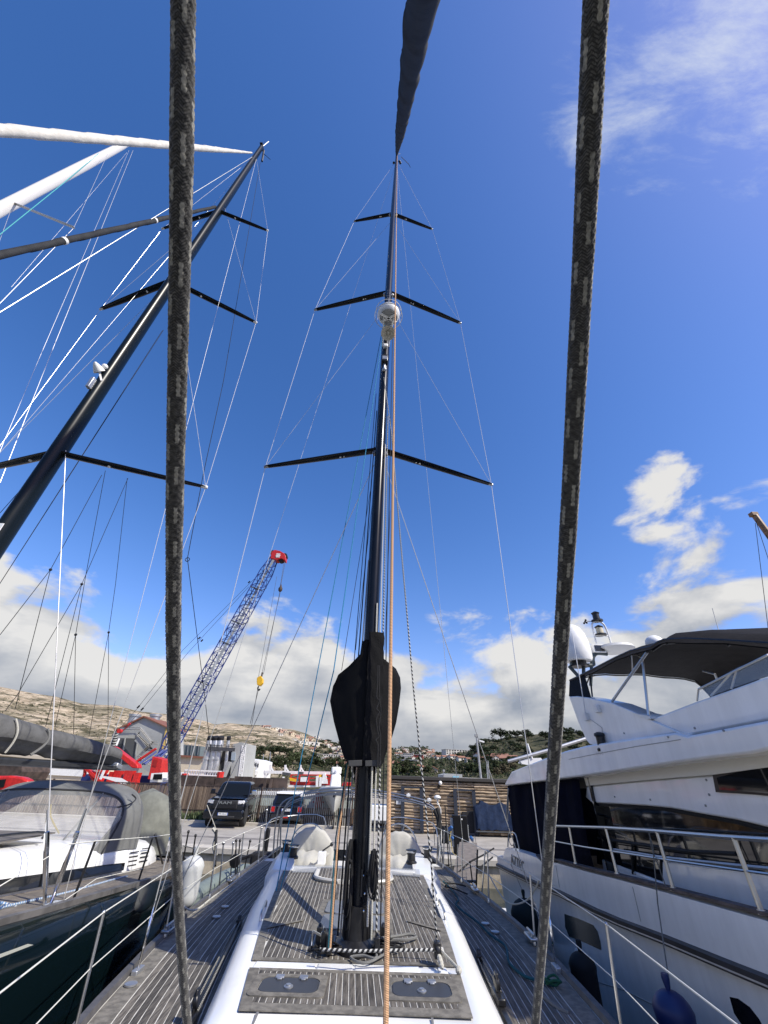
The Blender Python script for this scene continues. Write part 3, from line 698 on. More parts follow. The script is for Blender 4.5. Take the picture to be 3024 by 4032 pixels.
# steering pedestals
for px,s in ((1214,-1),(1570,1)):
    c=P(px,3400,10.9); b=MB(); b.loft([[(c.x+dx*w-.05*s*0,c.y+.15-f*.35+dy*.12,1.12+f*.66) for dx,dy in ((-1,-1),(1,-1),(1,1),(-1,1))] for f,w in ((0,.13),(.5,.10),(1,.08))],closed=True,cap=True); b.build('steering_pedestal',mat('pedestal_grey_white',(.42,.44,.45),.4),YA,bevel=.03)
    w=P(px,3335,11.25); b=MB(); b.tube([w+V((.40*math.cos(g),0,.40*math.sin(g))) for g in [2*PI*i/28 for i in range(29)]],.016,6); [b.tube([w,w+V((.4*math.cos(g),0,.4*math.sin(g)))],.008,5) for g in (0,1.26,2.5,3.77,5.0)]; b.build('steering_wheel',STEEL,YA)
# stern rail and lines of poles abaft
for px,h,y in ((965,.62,12.9),(1050,.65,13.3),(1760,.7,12.6),(1830,.68,12.9)):
    pass
b=MB()
for s in (-1,1):
    a=ax_(12.8)
    b=MB(); b.tube(smoothpts([V((a+s*1.98,11.9,1.62)),V((a+s*2.0,11.9,2.25)),V((a+s*1.9,13.9,2.25)),V((a+s*.9,14.0,2.25)),V((a+s*.9,14.0,1.6))],4),.013,8); b.build('pushpit',STEEL,YA)
# ================================================================ LOOSE THINGS ON THE OWN YACHT
def rope(name,pts,r,m,label,cat,group=None,n=6,parent=None):
    b=MB(); b.tube(pts,r,n); return single(name,b,m,label,cat,group)
# the two thick flecked ropes right in front of the camera: braided strands as relief, light tracer strands as faces
import numpy as np
def rope_skin():
    m=bpy.data.materials.new('flecked_braid'); m.use_nodes=True; t=NT(m.node_tree); b=m.node_tree.nodes['Principled BSDF']
    b.inputs['Roughness'].default_value=.95; b.inputs['Specular IOR Level'].default_value=.1; b.inputs['Sheen Weight'].default_value=.35; b.inputs['Sheen Roughness'].default_value=.4
    u,v,_=t.sep(t.n('ShaderNodeUVMap').outputs[0])
    a=t.m('MULTIPLY',u,6.0); sec=t.m('FLOOR',a); w=t.m('ABSOLUTE',t.m('SUBTRACT',t.m('FRACT',a),.5))
    ph=t.m('FRACT',t.m('ADD',t.m('ADD',t.m('ADD',t.m('DIVIDE',v,.040),t.m('MULTIPLY',t.noise(t.xyz(sec,t.m('MULTIPLY',v,9.0),0.0),1.0,2,.5),.9)),t.m('MULTIPLY',t.m('MODULO',sec,2.0),.5)),t.m('MULTIPLY',t.m('SINE',t.m('MULTIPLY',sec,7.0)),.06)))
    wid=t.m('ADD',.13,t.m('MULTIPLY',t.m('ABSOLUTE',t.m('SINE',t.m('MULTIPLY',v,PI/.0042))),.10))
    mk=t.m('MULTIPLY',t.mr(t.m('SUBTRACT',wid,w),-.03,.03),t.m('MULTIPLY',t.mr(ph,.02,.05),t.mr(ph,.47,.43)))
    q=t.xyz(t.m('MULTIPLY',u,10.),t.m('MULTIPLY',v,200.),0.0)
    st=t.m('ABSOLUTE',t.m('SINE',t.m('ADD',t.m('MULTIPLY',v,PI/.0021),t.m('MULTIPLY',t.m('ABSOLUTE',t.m('SUBTRACT',t.m('FRACT',t.m('MULTIPLY',u,6.0)),.5)),9.0))))
    n=t.noise(q,1.3,5,.7)
    dk=t.mix(t.m('MULTIPLY',st,t.mr(n,.3,.7)),(.020,.020,.019),(.105,.102,.094)); lt=t.mix(t.mr(n,.3,.7),(.13,.126,.108),(.31,.30,.255))
    wear=t.mr(t.noise(t.n('ShaderNodeTexCoord').outputs['Object'],7.0,4,.6),.45,.7)
    t.l(t.mix(t.m('MULTIPLY',mk,t.m('SUBTRACT',1.0,t.m('MULTIPLY',wear,.35))),dk,lt),b.inputs['Base Color']); return m
RSK=rope_skin(); FUZZ=mat('rope_fuzz',(.20,.195,.175),.95,spec=.05)
def braid(pts,R,label,seed):
    pts=smoothpts(pts,40); L=[0]
    for a,c in zip(pts,pts[1:]): L.append(L[-1]+(c-a).length)
    step=.0012; k=int(L[-1]/step); nu=44; j=0; a0=None; rr_=random.Random(seed)
    U=np.arange(nu)/nu; VS=[]; hairs=MB()
    for i in range(k+1):
        s_=i*step
        while j<len(L)-2 and L[j+1]<s_: j+=1
        t=(s_-L[j])/(L[j+1]-L[j]); p=pts[j].lerp(pts[j+1],min(1,t)); d=(pts[j+1]-pts[j]).normalized()
        a=d.cross(V((0,1,0))).normalized() if a0 is None else (a0-d*a0.dot(d)).normalized()
        a0=a; c=d.cross(a)
        A=U*8+s_/.0065; B_=U*8-s_/.0065; over=(np.floor(A)+np.floor(B_))%2
        h=np.where(over>0,np.abs(np.sin(PI*A)),np.abs(np.sin(PI*B_)))
        wob=.05*mnoise.noise(V((s_*14,3,seed)))
        rr=R*(1+.13*(h-.5)+wob+.03*np.array([mnoise.noise(V((q*.9,s_*300,seed))) for q in range(nu)]))
        g=2*PI*U; VS.append(np.array(p)[None]+np.outer(rr*np.cos(g),np.array(a))+np.outer(rr*np.sin(g),np.array(c)))
        if rr_.random()<.5:
            q=rr_.uniform(0,2*PI); o=(a*math.cos(q)+c*math.sin(q)); b0=p+o*R*.96; dd=(o+d*rr_.uniform(-1.4,1.4)).normalized(); ln=R*rr_.uniform(.10,.34); sd=d.cross(o)*R*.025; hairs.add([b0-sd,b0+sd,b0+dd*ln],[(0,1,2)])
    VS=np.concatenate(VS); o0=VS[np.argmin(VS[:,2])].copy(); o0[:2]=VS[:,:2].mean(0)
    me=bpy.data.meshes.new('braided_rope'); nv=len(VS); nf=k*nu
    me.vertices.add(nv); me.vertices.foreach_set('co',(VS-o0).astype(np.float32).ravel())
    I=np.arange(k)[:,None]; Q=np.arange(nu)[None]; Q2=(Q+1)%nu
    F=np.stack([I*nu+Q,I*nu+Q2,(I+1)*nu+Q2,(I+1)*nu+Q],-1).reshape(-1,4)
    me.loops.add(nf*4); me.loops.foreach_set('vertex_index',F.astype(np.int32).ravel())
    me.polygons.add(nf); me.polygons.foreach_set('loop_start',np.arange(0,nf*4,4,dtype=np.int32)); me.polygons.foreach_set('loop_total',np.full(nf,4,np.int32))
    me.update(); uvl=me.uv_layers.new(name='UVMap')
    u0=np.broadcast_to(Q/nu,(k,nu)); u1=np.broadcast_to((Q+1)/nu,(k,nu)); v0=np.broadcast_to(I*step,(k,nu)); v1=v0+step
    uvl.data.foreach_set('uv',np.stack([u0,v0,u1,v0,u1,v1,u0,v1],-1).astype(np.float32).ravel())
    me.materials.append(RSK); me.polygons.foreach_set('use_smooth',np.ones(nf,bool)); me.validate(); me.update()
    o=bpy.data.objects.new('braided_rope',me); COL.objects.link(o); o.location=o0; ROOT[o.name]=V(o0)
    hz=hairs.build('fuzz',FUZZ,o,smooth=False); hz['kind']='stuff'
    return tag(o,label,'rope','thick flecked ropes hanging in front of the lens')
def furl(pts,rs,pitch,n=28,amp=.13):
    """rolled sail: a tube whose outer edge spirals round it"""
    b=MB(); vs=[];fs=[]; k=len(pts); s_=0; a0=None
    for i,p in enumerate(pts):
        if i: s_+=(p-pts[i-1]).length
        d=(pts[min(i+1,k-1)]-pts[max(i-1,0)]).normalized(); a=d.cross(V((0,0,1))).normalized() if a0 is None else (a0-d*a0.dot(d)).normalized(); a0=a; c=d.cross(a)
        for j in range(n):
            u=j/n; h=(u+s_/pitch)%1.0; r=rs[i]*(1+amp*(h-.5)+.03*mnoise.noise(V((u*5,s_*1.5,2)))); vs.append(p+a*(r*math.cos(2*PI*u))+c*(r*math.sin(2*PI*u)))
    for i in range(k-1):
        for j in range(n): fs.append((i*n+j,i*n+(j+1)%n,(i+1)*n+(j+1)%n,(i+1)*n+j))
    b.add(vs,fs); return b
ra=[D(726,-260,.243),D(722,0,.257),D(711,900,.295),D(688,2000,.378),D(683,2600,.46),D(690,3200,.57),D(706,3600,.66),D(738,4032,.74),D(790,4500,.82)]
rb=[D(2375,-260,.225),D(2347,0,.242),D(2297,1000,.297),D(2242,2000,.372),D(2205,2600,.435),D(2162,3300,.55),D(2136,3700,.66),D(2108,4032,.76),D(2070,4500,.85)]
braid(ra,.0074,'thick dark flecked rope in front of the neighbour mast and the blue crane',3)
braid(rb,.0074,'thick dark flecked rope in front of the white motor yacht',8)
# furled headsail up the forestay
q=D(1662,0,3.03); mt=mastp(25.9)+V((0,-.08,0)); bow=mt+(q-mt)*((mt.z-1.9)/(mt.z-q.z))
k=240; pts=[mt.lerp(bow,i/k) for i in range(k+1)]
rs=[(.055+.072*min(1,i/80)-.02*max(0,(i-187)/53))*(1+.03*math.sin(i*.6)) for i in range(k+1)]
b=furl(pts,rs,1.5,amp=.16); single('furled_sail',b,SAILG,'dark grey furled headsail rolled on the forestay at the top, above the mast','sail')
# black front cover over the boom end and mast
b=MB()
prof=[(2532,1424,1500),(2590,1417,1503),(2628,1372,1560),(2660,1328,1574),(2700,1306,1578),(2760,1299,1576),(2843,1315,1560),(2893,1326,1543),(2945,1338,1524),(2985,1352,1514),(3006,1366,1505),(3018,1372,1500)]
secs=[]
for py,xl,xr in prof:
    l=P(xl,py,5.40); r_=P(xr,py,5.40); z=(l.z+r_.z)/2; c=mastp(z); n=40; sec=[]
    bag=min(1,max(0,(c.x-l.x-.16)/.25))
    for j in range(n):
        g=2*PI*j/n; cx=math.cos(g); sy=math.sin(g)
        wx=(r_.x-c.x) if cx>0 else (c.x-l.x); 
        yy=(-.20 if sy<0 else .30+.5*bag)*abs(sy)**.8
        pl=1+.022*math.sin(g*11+z*9)+.025*mnoise.noise(V((g*1.5,z*3.2,1)))
        nar=1.0 if sy>-.35 else 1.0
        # the front face: a flat lace-up flap over the mast, then the cloth falls back to the sides
        fx=cx*wx
        if sy<0: yy=-.20+.16*min(1,max(0,(abs(fx)-.12)/.3)) if abs(cx)<.97 else -.04
        sec.append((c.x+fx*pl,c.y+yy*pl+.012*math.sin(z*26+g*3),z+.03*mnoise.noise(V((g*2,z*4,5)))))
    secs.append(sec)
b.loft(secs,closed=True); cv=thing('mast_cover','black canvas cover laced round the mast and boom end','sail cover',mastp(3.3)); b.build('cover',BCAN,cv,ang=70)
b=MB(); secs=[]
for i in range(60):
    z=3.42+1.45*i/59; c=mastp(z)
    secs.append([(c.x+u+.004*math.sin(z*31+u*25)+.002*math.sin(z*67),c.y-.215-.03*math.cos(u*10)-.010*mnoise.noise(V((u*14,z*7,3)))-.004*math.sin(z*27+u*40),z) for u in (-.02,0.02,.06,.10,.145,.18)])
b.loft(secs); b.build('lacing_flap',mat('dark_grey_flap',(.0085,.0085,.009),.8,spec=.12,bump=.35,bscale=60),cv)
b=MB()
for x0,x1 in ((1372,1425),(1438,1500)):
    p=P(x0,3006,5.17); r_=P(x1,3004,5.17); b.bar(p,r_,.012,.055)
b.build('hem_band',mat('grey_band',(.055,.055,.053),.8),cv,bevel=.004)
b=MB(); b.tube(smoothpts([P(x,y,5.14) for x,y in ((1488,2620),(1486,2700),(1483,2745),(1494,2760),(1483,2790),(1494,2805),(1482,2830),(1487,2880),(1492,2900),(1480,2915),(1488,2935),(1486,3020))],4),.008,6); b.tube(smoothpts([P(x,y,5.14) for x,y in ((1494,2620),(1494,2740),(1500,2800),(1492,2860),(1498,2900),(1494,3020))],4),.007,6); b.build('lacing',R_BLK,cv)
# running rigging, each line a thing of its own
mz=lambda z,dx=0,dy=-.17: mastp(z)+V((dx,dy,0))
o0=D(1519,4032,1.16); o1=mz(25.2,.03); ext=o1+(o0-o1)*1.06
rope('halyard',[ext,o1],.0085,R_OR,'orange halyard led from the bow to the masthead in front of the mast','rope',n=8)
bl=G(1087,3508,1.96)
rope('halyard',[bl,mz(12.6,-.06)],.0075,R_BLUE,'light blue halyard, the outer of the pair left of the mast','rope','pair of blue halyards')
rope('halyard',[bl+V((.05,.02,0)),P(1304,2640,4.9)+V((.03,.0,0)),mz(12.9,-.03)],.0065,R_BLUE,'light blue halyard, the inner of the pair left of the mast','rope','pair of blue halyards')
rope('lift_line',[mz(10.3,.0),P(1541,1700,5.2),P(1562,1950,5.1),P(1592,2300,4.98),P(1627,2700,4.95),P(1698,3400,4.93),G(1722,3738,1.98)],.0085,R_BW,'black and white flecked line falling from the mast to the roof block','rope')
rope('orange_line',[G(1300,3735,1.98),P(1330,3300,5.3),P(1365,3060,5.4),mz(3.9,-.12,.0)],.009,R_OR,'short orange line left of the mast foot','rope')
rope('orange_line',[G(1292,3742,1.98),P(1322,3300,5.32),P(1358,3060,5.42),mz(3.9,-.15,.0)],.007,R_TEAL,'dark line lying against the short orange line','rope')
for i,(dx,dy,z0,z1,r,m,lb) in enumerate(((.165,-.12,2.0,9.2,.0095,R_BW,'black and white flecked halyard hugging the right side of the mast'),(.125,-.15,2.0,8.4,.009,R_WH,'white halyard beside the mast on its right'),(.20,-.05,2.0,13,.007,R_BLK,'thin dark halyard standing just right of the mast'),(-.155,-.05,2.0,9.4,.0085,R_BLK,'black halyard hugging the left side of the mast'),(-.21,.03,2.0,10,.0055,R_BLK,'thin dark halyard standing just left of the mast'),(-.13,-.12,2.0,6.0,.008,R_GREY,'grey halyard on the left face of the mast'),(.09,-.19,2.1,5.3,.010,R_WH,'pale halyard on the right face of the mast'))):
    rope('halyard',[mastp(z0)+V((dx*1.15,dy,0)),mastp(z1)+V((dx*.72,dy*.8,0))],r,m,lb,'rope')
for tp,bt,lb in (((1458,1935),(1345,2640),'thin dark lazy line slanting down left of the mast, outer'),((1468,1960),(1400,2560),'thin dark lazy line slanting down left of the mast, inner'),((1536,2010),(1515,2560),'thin dark lazy line right of the mast')):
    rope('lazy_line',[P(*tp,5.6),P(*bt,6.0)],.004,R_BLK,lb,'rope')
rope('lashing',[G(1260,3738,2.02),G(1400,3745,2.03),G(1560,3742,2.02),G(1712,3740,2.02)],.011,R_BW,'black and white flecked line stretched across the roof before the mast','rope',n=8)
# block and tackle at the right end of that line
bk=thing('tackle_block','black pulley block with white lashings at the roof edge right of the mast','pulley block',G(1722,3745,1.96))
b=MB(); c=G(1722,3742,2.0); b.box(c.x-.03,c.x+.03,c.y-.04,c.y+.04,c.z-.05,c.z+.06); b.lathe([(.05,-.025),(.055,0),(.05,.025)],c,14,ax=(1,.2,.2)); b.build('block',CARB,bk,bevel=.01)
b=MB(); e1=G(1742,3815,1.93); e2=G(1806,3820,1.93); b.tube(smoothpts([c,c.lerp(e1,.5)+V((.015,0,0)),e1],4),.010,6); b.tube([c+V((.01,0,.02)),e2+V((0,0,.01))],.008,6); b.tube([c+V((.03,0,-.01)),e2],.007,6); [b.ball(c.lerp(e1,t),.022,n=7,k=5) for t in (.4,.62,.85)]; b.ball(e2,.028,n=8,k=6); b.build('lashing',R_WH,bk)
# coil of black line hanging on the mast, and tails heaped at the foot
def coil(c,w,h,n,r,m,lb,seed):
    rr=random.Random(seed); b=MB()
    for i in range(n):
        a=w*rr.uniform(.35,1.0); hh=h*rr.uniform(.75,1.05); ox=rr.uniform(-.25,.25)*w; dy=rr.uniform(-.03,.03); pts=[]
        for t in range(19):
            g=2*PI*t/18; pts.append(c+V((ox+a*math.sin(g)*(.55+.45*(1-math.cos(g))/2),dy+.02*math.sin(g*2),-hh*(1-math.cos(g))/2)))
        b.tube(pts,r,6)
    b.tube([c+V((-w*.3,-.03,-h*.2)),c+V((w*.3,-.035,-h*.22)),c+V((0,.03,-h*.24)),c+V((-w*.3,-.03,-h*.26))],r*1.4,6)
    return single('rope_coil',b,m,lb,'rope coil')
coil(P(1474,3345,5.22),.052,.36,11,.007,R_BLK,'black rope coil hung on the right of the mast',1)
coil(P(1444,3430,5.3),.03,.22,5,.007,R_BLK,'small dark rope coil behind the black coil on the mast',2)
coil(mastp(2.72)+V((-.10,-.13,0)),.045,.74,14,.008,R_BLK,'bundle of black halyard tails falling down the left of the mast foot',3)
def heap(cx,cy,z,w,n,r,m,lb,seed):
    rr=random.Random(seed); b=MB(); pts=[]
    for i in range(n): g=i*1.05+rr.uniform(-.3,.3); q=w*rr.uniform(.4,1); pts.append(V((cx+q*math.cos(g),cy+q*.7*math.sin(g),z+r+rr.uniform(0,.05))))
    b.tube(smoothpts(pts,4),r,6); return single('rope_tail',b,m,lb,'rope')
heap(MX-.28,MY-.18,RZ+.02,.16,16,.008,R_BLK,'heap of black rope left of the mast collar',5)
heap(MX+.28,MY-.12,RZ+.02,.17,16,.008,R_BLK,'heap of black rope right of the mast collar',6)
e=G(1640,3690,1.93)
rope('rope_tail',smoothpts([V((MX+.18,MY-.1,2.0)),G(1570,3685,1.95),G(1615,3678,1.945),e,G(1600,3700,1.94),G(1530,3702,1.94),G(1500,3725,1.94)],5),.0125,R_GREY,'loop of grey rope on the roof planks right of the mast','rope')
rope('rope_tail',smoothpts([V((MX+.15,MY-.05,2.1)),G(1468,3700,1.97),G(1482,3770,1.94),G(1430,3762,1.94),G(1380,3770,1.93),G(1450,3790,1.93),G(1580,3715,1.95)],5),.010,R_GREY,'loose grey rope end before the mast collar','rope')
# left guard rope drooping over the rail, right white loop, green line, dark hose on the right deck
rope('mooring_line',smoothpts([G(1105,3330,2.2),G(1060,3370,1.95),G(985,3425,1.80),G(900,3490,1.76),G(835,3535,1.73),G(780,3578,1.70),G(745,3582,1.69),G(715,3560,1.75)],5),.012,R_WH,'white line lying along the left toe rail','rope')
rope('mooring_line',smoothpts([X(1923,3440,2.0),X(1960,3507,2.02),X(1995,3550,2.04),X(2035,3560,2.05),X(2080,3540,2.07),X(2110,3495,2.1),X(2128,3465,2.12),X(2180,3485,2.13)],5),.010,R_WH,'white line drooping in a loop outside the right guard wires','rope')
rope('hose',smoothpts([G(1745,3470,1.63),G(1775,3500,1.63),G(1805,3540,1.63),G(1795,3560,1.63),G(1825,3590,1.63),G(1880,3630,1.63),G(1930,3680,1.63),G(1990,3725,1.63),G(2005,3790,1.63),G(2060,3840,1.63),G(2110,3858,1.63),G(2180,3880,1.63)],5),.013,R_TEAL,'dark green hose snaking along the shaded right side deck','hose')
rope('hose',smoothpts([G(1750,3476,1.64),G(1800,3480,1.64),G(1835,3490,1.64),G(1780,3478,1.64),G(1752,3490,1.64),G(1790,3500,1.64),G(1840,3520,1.64)],5),.011,R_BLK,'black line in loops on the right side deck near the stern','rope')
heap(G(2185,3878,1.63).x,G(2185,3878,1.63).y,1.62,.10,14,.011,R_GRN,'green rope tail bunched on the right side deck','9')
rope('shore_line',smoothpts([G(2140,3925,1.63),G(2190,3965,1.63),G(2240,3990,1.63)],4),.016,R_GREY,'grey rope end by the right toe rail','rope')
# steering wheel covers
def wheelcover(px,py,Y,label,seed,s):
    c=P(px,py,Y); t=thing('wheel_cover',label,'wheel cover',c-V((0,0,1.0)),'canvas covers over the two steering wheels')
    b=MB(); R=.49; secs=[]
    for dy,k in ((-.06,.0),(-.075,.55),(-.07,.9),(-.03,1.0),(.05,1.0),(.09,.9),(.1,.5),(.1,0)):
        sec=[]
        for j in range(36):
            g=2*PI*j/36; sag=1.0 if math.sin(g)>-.2 else 1.0+.45*min(1,(-math.sin(g)-.2))
            rr=R*k*(1+.02*math.sin(g*14+seed)*k)
            sec.append((c.x+rr*math.cos(g)*1.0,c.y+dy+.012*math.sin(g*9+seed)*k,c.z+rr*math.sin(g)*sag))
        secs.append(sec)
    b.loft(secs,closed=True); b.build('disc_cover',CCAN,t,ang=60)
    # the flap over the instrument pod in front of the wheel
    b=MB(); secs=[]
    for v,(z,y,w) in enumerate(((.10,-.09,.40),(.085,-.20,.41),(.03,-.40,.36),(-.08,-.47,.33),(-.20,-.46,.27),(-.34,-.38,.17))):
        secs.append([(c.x+w*u+.02*math.sin(v*2+u*7+seed),c.y+y+.16*u*u+.03*math.sin(u*9+v*1.3+seed),c.z+z-.05*abs(u)*(v-1)*.5+.02*math.sin(u*11+v+seed)) for u in [x/6-1 for x in range(13)]])
    b.loft(secs); o=b.build('pod_flap',CCAN,t,ang=80)
    b=MB(); b.tube(smoothpts([(c.x+.12,c.y-.1,c.z-.62),(c.x+.3,c.y-.11,c.z-.55),(c.x+.47,c.y-.1,c.z-.50)],4),.012,6); b.build('tie_strap',R_FLK,t)
wheelcover(1222,3372,11.0,'cream canvas cover over the left steering wheel',0,-1)
wheelcover(1572,3390,11.0,'cream canvas cover over the right steering wheel, crossed by a shadow band',2,1)
# fenders and poles at the stern
def fender(c,r,L,m,label,tilt=0,group=None,line=None):
    t=thing('fender',label,'fender',c-V((0,0,L/2)),group)
    b=MB(); pr=[(.02,-L/2)]+[(r*math.sin(PI/2*k/5),-L/2+r*(1-math.cos(PI/2*k/5))) for k in range(1,6)]+[(r,L/2-r*1.2)]+[(r*math.cos(PI/2*k/5)*(.98)+.02,L/2-r*1.2+r*1.1*math.sin(PI/2*k/5)) for k in range(1,6)]+[(.035,L/2+.06),(.03,L/2+.09)]
    b.lathe(pr,c,20,ax=(tilt,0,1)); b.build('body',m,t)
    if line is not None: b=MB(); b.tube([c+V((tilt*L/2,0,L/2+.06)),line],.007,6); b.build('lanyard',R_GREY,t)
    return t
# small cabin-top rope on the mast foot padeyes
b=MB(); pts=[]
for u in (1225,1262): 
    p=G(u,3745,1.92); b.tube([p-V((0,0,.01)),p+V((0,0,.10)),p+V((.0,.02,.12))],.008,6)
    b.bar(p+V((0,0,.10)),G(1225,3745,1.92)+V((0,0,.13)),.015,.015)
single('padeye_bar',b,CHROME,'small chrome bar on the roof planks before the mast','deck fitting')

# ================================================================ NEIGHBOUR ON THE LEFT
LX=-5.05
YB=thing('sailing_yacht','dark teal sailing yacht with grey sprayhood and sail cover moored at the left','sailing yacht',(LX,4,0))
def lh(y): return lin(y,[(-4,.05),(-3,.55),(-1,1.2),(1,1.7),(3,1.98),(5,2.07),(7,2.06),(8.6,1.98),(9.4,1.80),(9.9,1.5),(10.1,1.2)])
def ls(y): return lin(y,[(-4,2.75),(0,2.45),(4.5,2.2),(6.8,2.03),(8,1.94),(9.2,1.88),(10.1,1.86)])
secs=[]
for y in [-4+.4*i for i in range(36)]:
    if y>10.1: continue
    h=lh(y); z=ls(y)
    secs.append([(LX+h*k,y,zz) for k,zz in ((1.0,z+.02),(1.015,z-.06),(1.0,z-.6),(.96,.75),(.86,.12),(.6,-.4),(0,-.6),(-.6,-.4),(-.86,.12),(-.96,.75),(-1,z-.6),(-1.015,z-.06),(-1,z+.02))])
b=MB(); b.loft(secs,cap=True); b.build('hull',TEAL,YB,ang=60)
LT=mat('pale_teak',(.165,.142,.115),.8,var=.3,scale=6,stretch=(6,.6,6),bump=.2)  # paler teak colour for the decks of the other yachts
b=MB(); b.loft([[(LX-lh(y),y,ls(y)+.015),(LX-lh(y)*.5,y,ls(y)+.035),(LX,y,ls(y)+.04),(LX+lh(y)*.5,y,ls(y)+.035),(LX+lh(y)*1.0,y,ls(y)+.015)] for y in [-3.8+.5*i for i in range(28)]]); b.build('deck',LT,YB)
b=MB(); b.loft([[(LX+lh(y)*1.012,y,ls(y)+.0),(LX+lh(y)*1.012,y,ls(y)+.045),(LX+lh(y)-.05,y,ls(y)+.045),(LX+lh(y)-.05,y,ls(y)+.015)] for y in [-3.8+.4*i for i in range(35)]]); b.build('toe_rail',mat('grey_rail_wood',(.11,.105,.10),.6,var=.3),YB)
b=MB()
for p0,p1,hw in (((-150,3817),(217,3676),.011),):
    a=X(*p0,-2.99); c=X(*p1,-2.99); b.bar(V((LX+lh(a.y)*1.004+.03,a.y,a.z)),V((LX+lh(c.y)*1.004+.008,c.y,c.z)),.014,2*hw)
b.build('cove_stripe',mat('grey_stripe',(.42,.43,.38),.4),YB,smooth=False)
# coachroof with black side window and air vents
secs=[]
for y,zt,w in ((2.6,2.36,.9),(3.4,2.5,1.1),(5.0,2.52,1.22),(6.5,2.43,1.27),(8.0,2.31,1.29),(8.8,2.25,1.28),(9.3,2.13,1.18),(9.5,1.95,1.1)):
    d=ls(y)+.02
    pr=[(w+.04,d),(w+.02,d+.5*(zt-d)),(w-.03,d+.8*(zt-d)),(w-.12,zt-.01),(w-.4,zt+.03)]
    secs.append([(LX+a,y,z) for a,z in pr]+[(LX,y,zt+.05)]+[(LX-a,y,z) for a,z in reversed(pr)])
b=MB(); b.loft(secs,cap=True); cr=b.build('coachroof',GEL,YB,ang=35)
def crx(y): return LX+lin(y,[(3.4,1.1),(5,1.22),(6.5,1.27),(8,1.29),(8.8,1.28)])+.045
b=MB(); b.loft([[(crx(y)+.022,y,ls(y)+.055),(crx(y)+.012,y,ls(y)+lin(y,[(4,.19),(7.4,.155),(7.9,.14)]))] for y in (3.6,4.4,5.2,6,6.8,7.4,7.9)]); b.build('side_window',DGLASS,YB)
for r_ in range(4):
    for g0 in (8.05,8.42):
        b=MB(); z=ls(8.2)+.075+.052*r_; b.bar((crx(8.2)-.012-.004*r_,g0,z+.02),(crx(8.5)-.008-.004*r_,g0+.28,z),.006,.014); b.build('vent_slot',RUB,YB,smooth=False)
b=MB(); b.box(LX-.9,LX+.95,3.3,6.6,2.545,2.56); b.build('roof_teak',mat('dark_roof_teak',(.13,.118,.105),.8,var=.3,stretch=(8,.5,8)),YB,smooth=False)
b=MB(); b.tube(smoothpts([(LX+.80,4.6,2.57),(LX+.82,4.65,2.63),(LX+.98,6.2,2.60),(LX+1.0,6.3,2.53)],4),.013,6); b.build('handrail',CARB,YB)
b=MB(); b.tube(smoothpts([X(0,3575,-3.35),X(100,3552,-3.35),X(200,3530,-3.36),X(300,3505,-3.38),X(440,3465,-3.42),X(500,3450,-3.45)],4),.012,6); b.tube([X(0,3556,-3.4),X(60,3570,-3.35)],.016,6); b.build('deck_line',ropem('blue_white_rope',(.12,.25,.45),(.6,.62,.62),30),YB)
# sprayhood: canvas with clear front and side panels
SH=thing('sprayhood','grey canvas sprayhood with clear panels on the left neighbour','sprayhood',(LX,7.7,2.3))
def hoop(y0,lean,top,w,n=24,zb=2.25):
    o=[]
    for j in range(n+1):
        g=PI*j/n; cx=math.cos(g); k=abs(math.sin(g))**.42
        o.append(V((LX+w*(abs(cx)**.55)*(1 if cx>0 else -1),y0+lean*k,zb+(top-zb)*k)))
    return o
h0=hoop(7.10,.0,2.33,1.24,zb=2.29); h1=hoop(7.28,.50,2.95,1.27,zb=2.27); h2=hoop(7.9,.30,3.06,1.28,zb=2.24); h3=hoop(8.28,-.1,3.01,1.28,zb=2.20); h4=hoop(8.3,-.06,2.86,1.27,zb=2.20)
VIN=mat('clear_vinyl',(.55,.55,.52),.12,alpha=.34,var=.2,scale=1.5)
n=len(h0)
def cell(a,c,i0,i1): 
    b=MB(); b.loft([a[i0:i1+1],[p.lerp(q,.5)+V((0,-.02,.015)) for p,q in zip(a,c)][i0:i1+1],c[i0:i1+1]]); return b
for i0,i1 in ((2,9),(9,15),(15,22)): cell(h0,h1,i0,i1).build('clear_panel',VIN,SH)
b=MB(); b.loft([h1,h2,h3,h4]); b.loft([h0[:3],h1[:3]]); b.loft([h0[-3:],h1[-3:]]); b.build('canopy',GCAN,SH,ang=60)
b=MB(); b.tube(h1,.018,6); b.build('seam',mat('dark_piping',(.03,.03,.032),.8),SH)
for i in (9,15,2,22): b=MB(); b.tube([h0[i],h1[i]],.016,6); b.build('seam',mat('vinyl_seam',(.20,.20,.19),.8),SH)
b=MB(); b.tube([p.lerp(q,.93) for p,q in zip(h1,h2)][3:-3],.010,5); b.build('seam',bpy.data.materials['vinyl_seam'],SH)
b=MB(); b.tube(smoothpts([(LX+1.22,7.4,2.78),(LX+1.27,7.62,2.80),(LX+1.24,7.85,2.86),(LX+1.18,7.8,2.92)],4),.010,6); b.build('grab_strap',bpy.data.materials['dark_piping'],SH)
b=MB(); b.tube(smoothpts([(LX-.2,8.1,2.5),(LX-.1,7.9,2.75),(LX+.1,7.7,2.62),(LX+.2,7.9,2.4)],4),.011,6); b.build('yellow_lashing',R_YEL,SH)
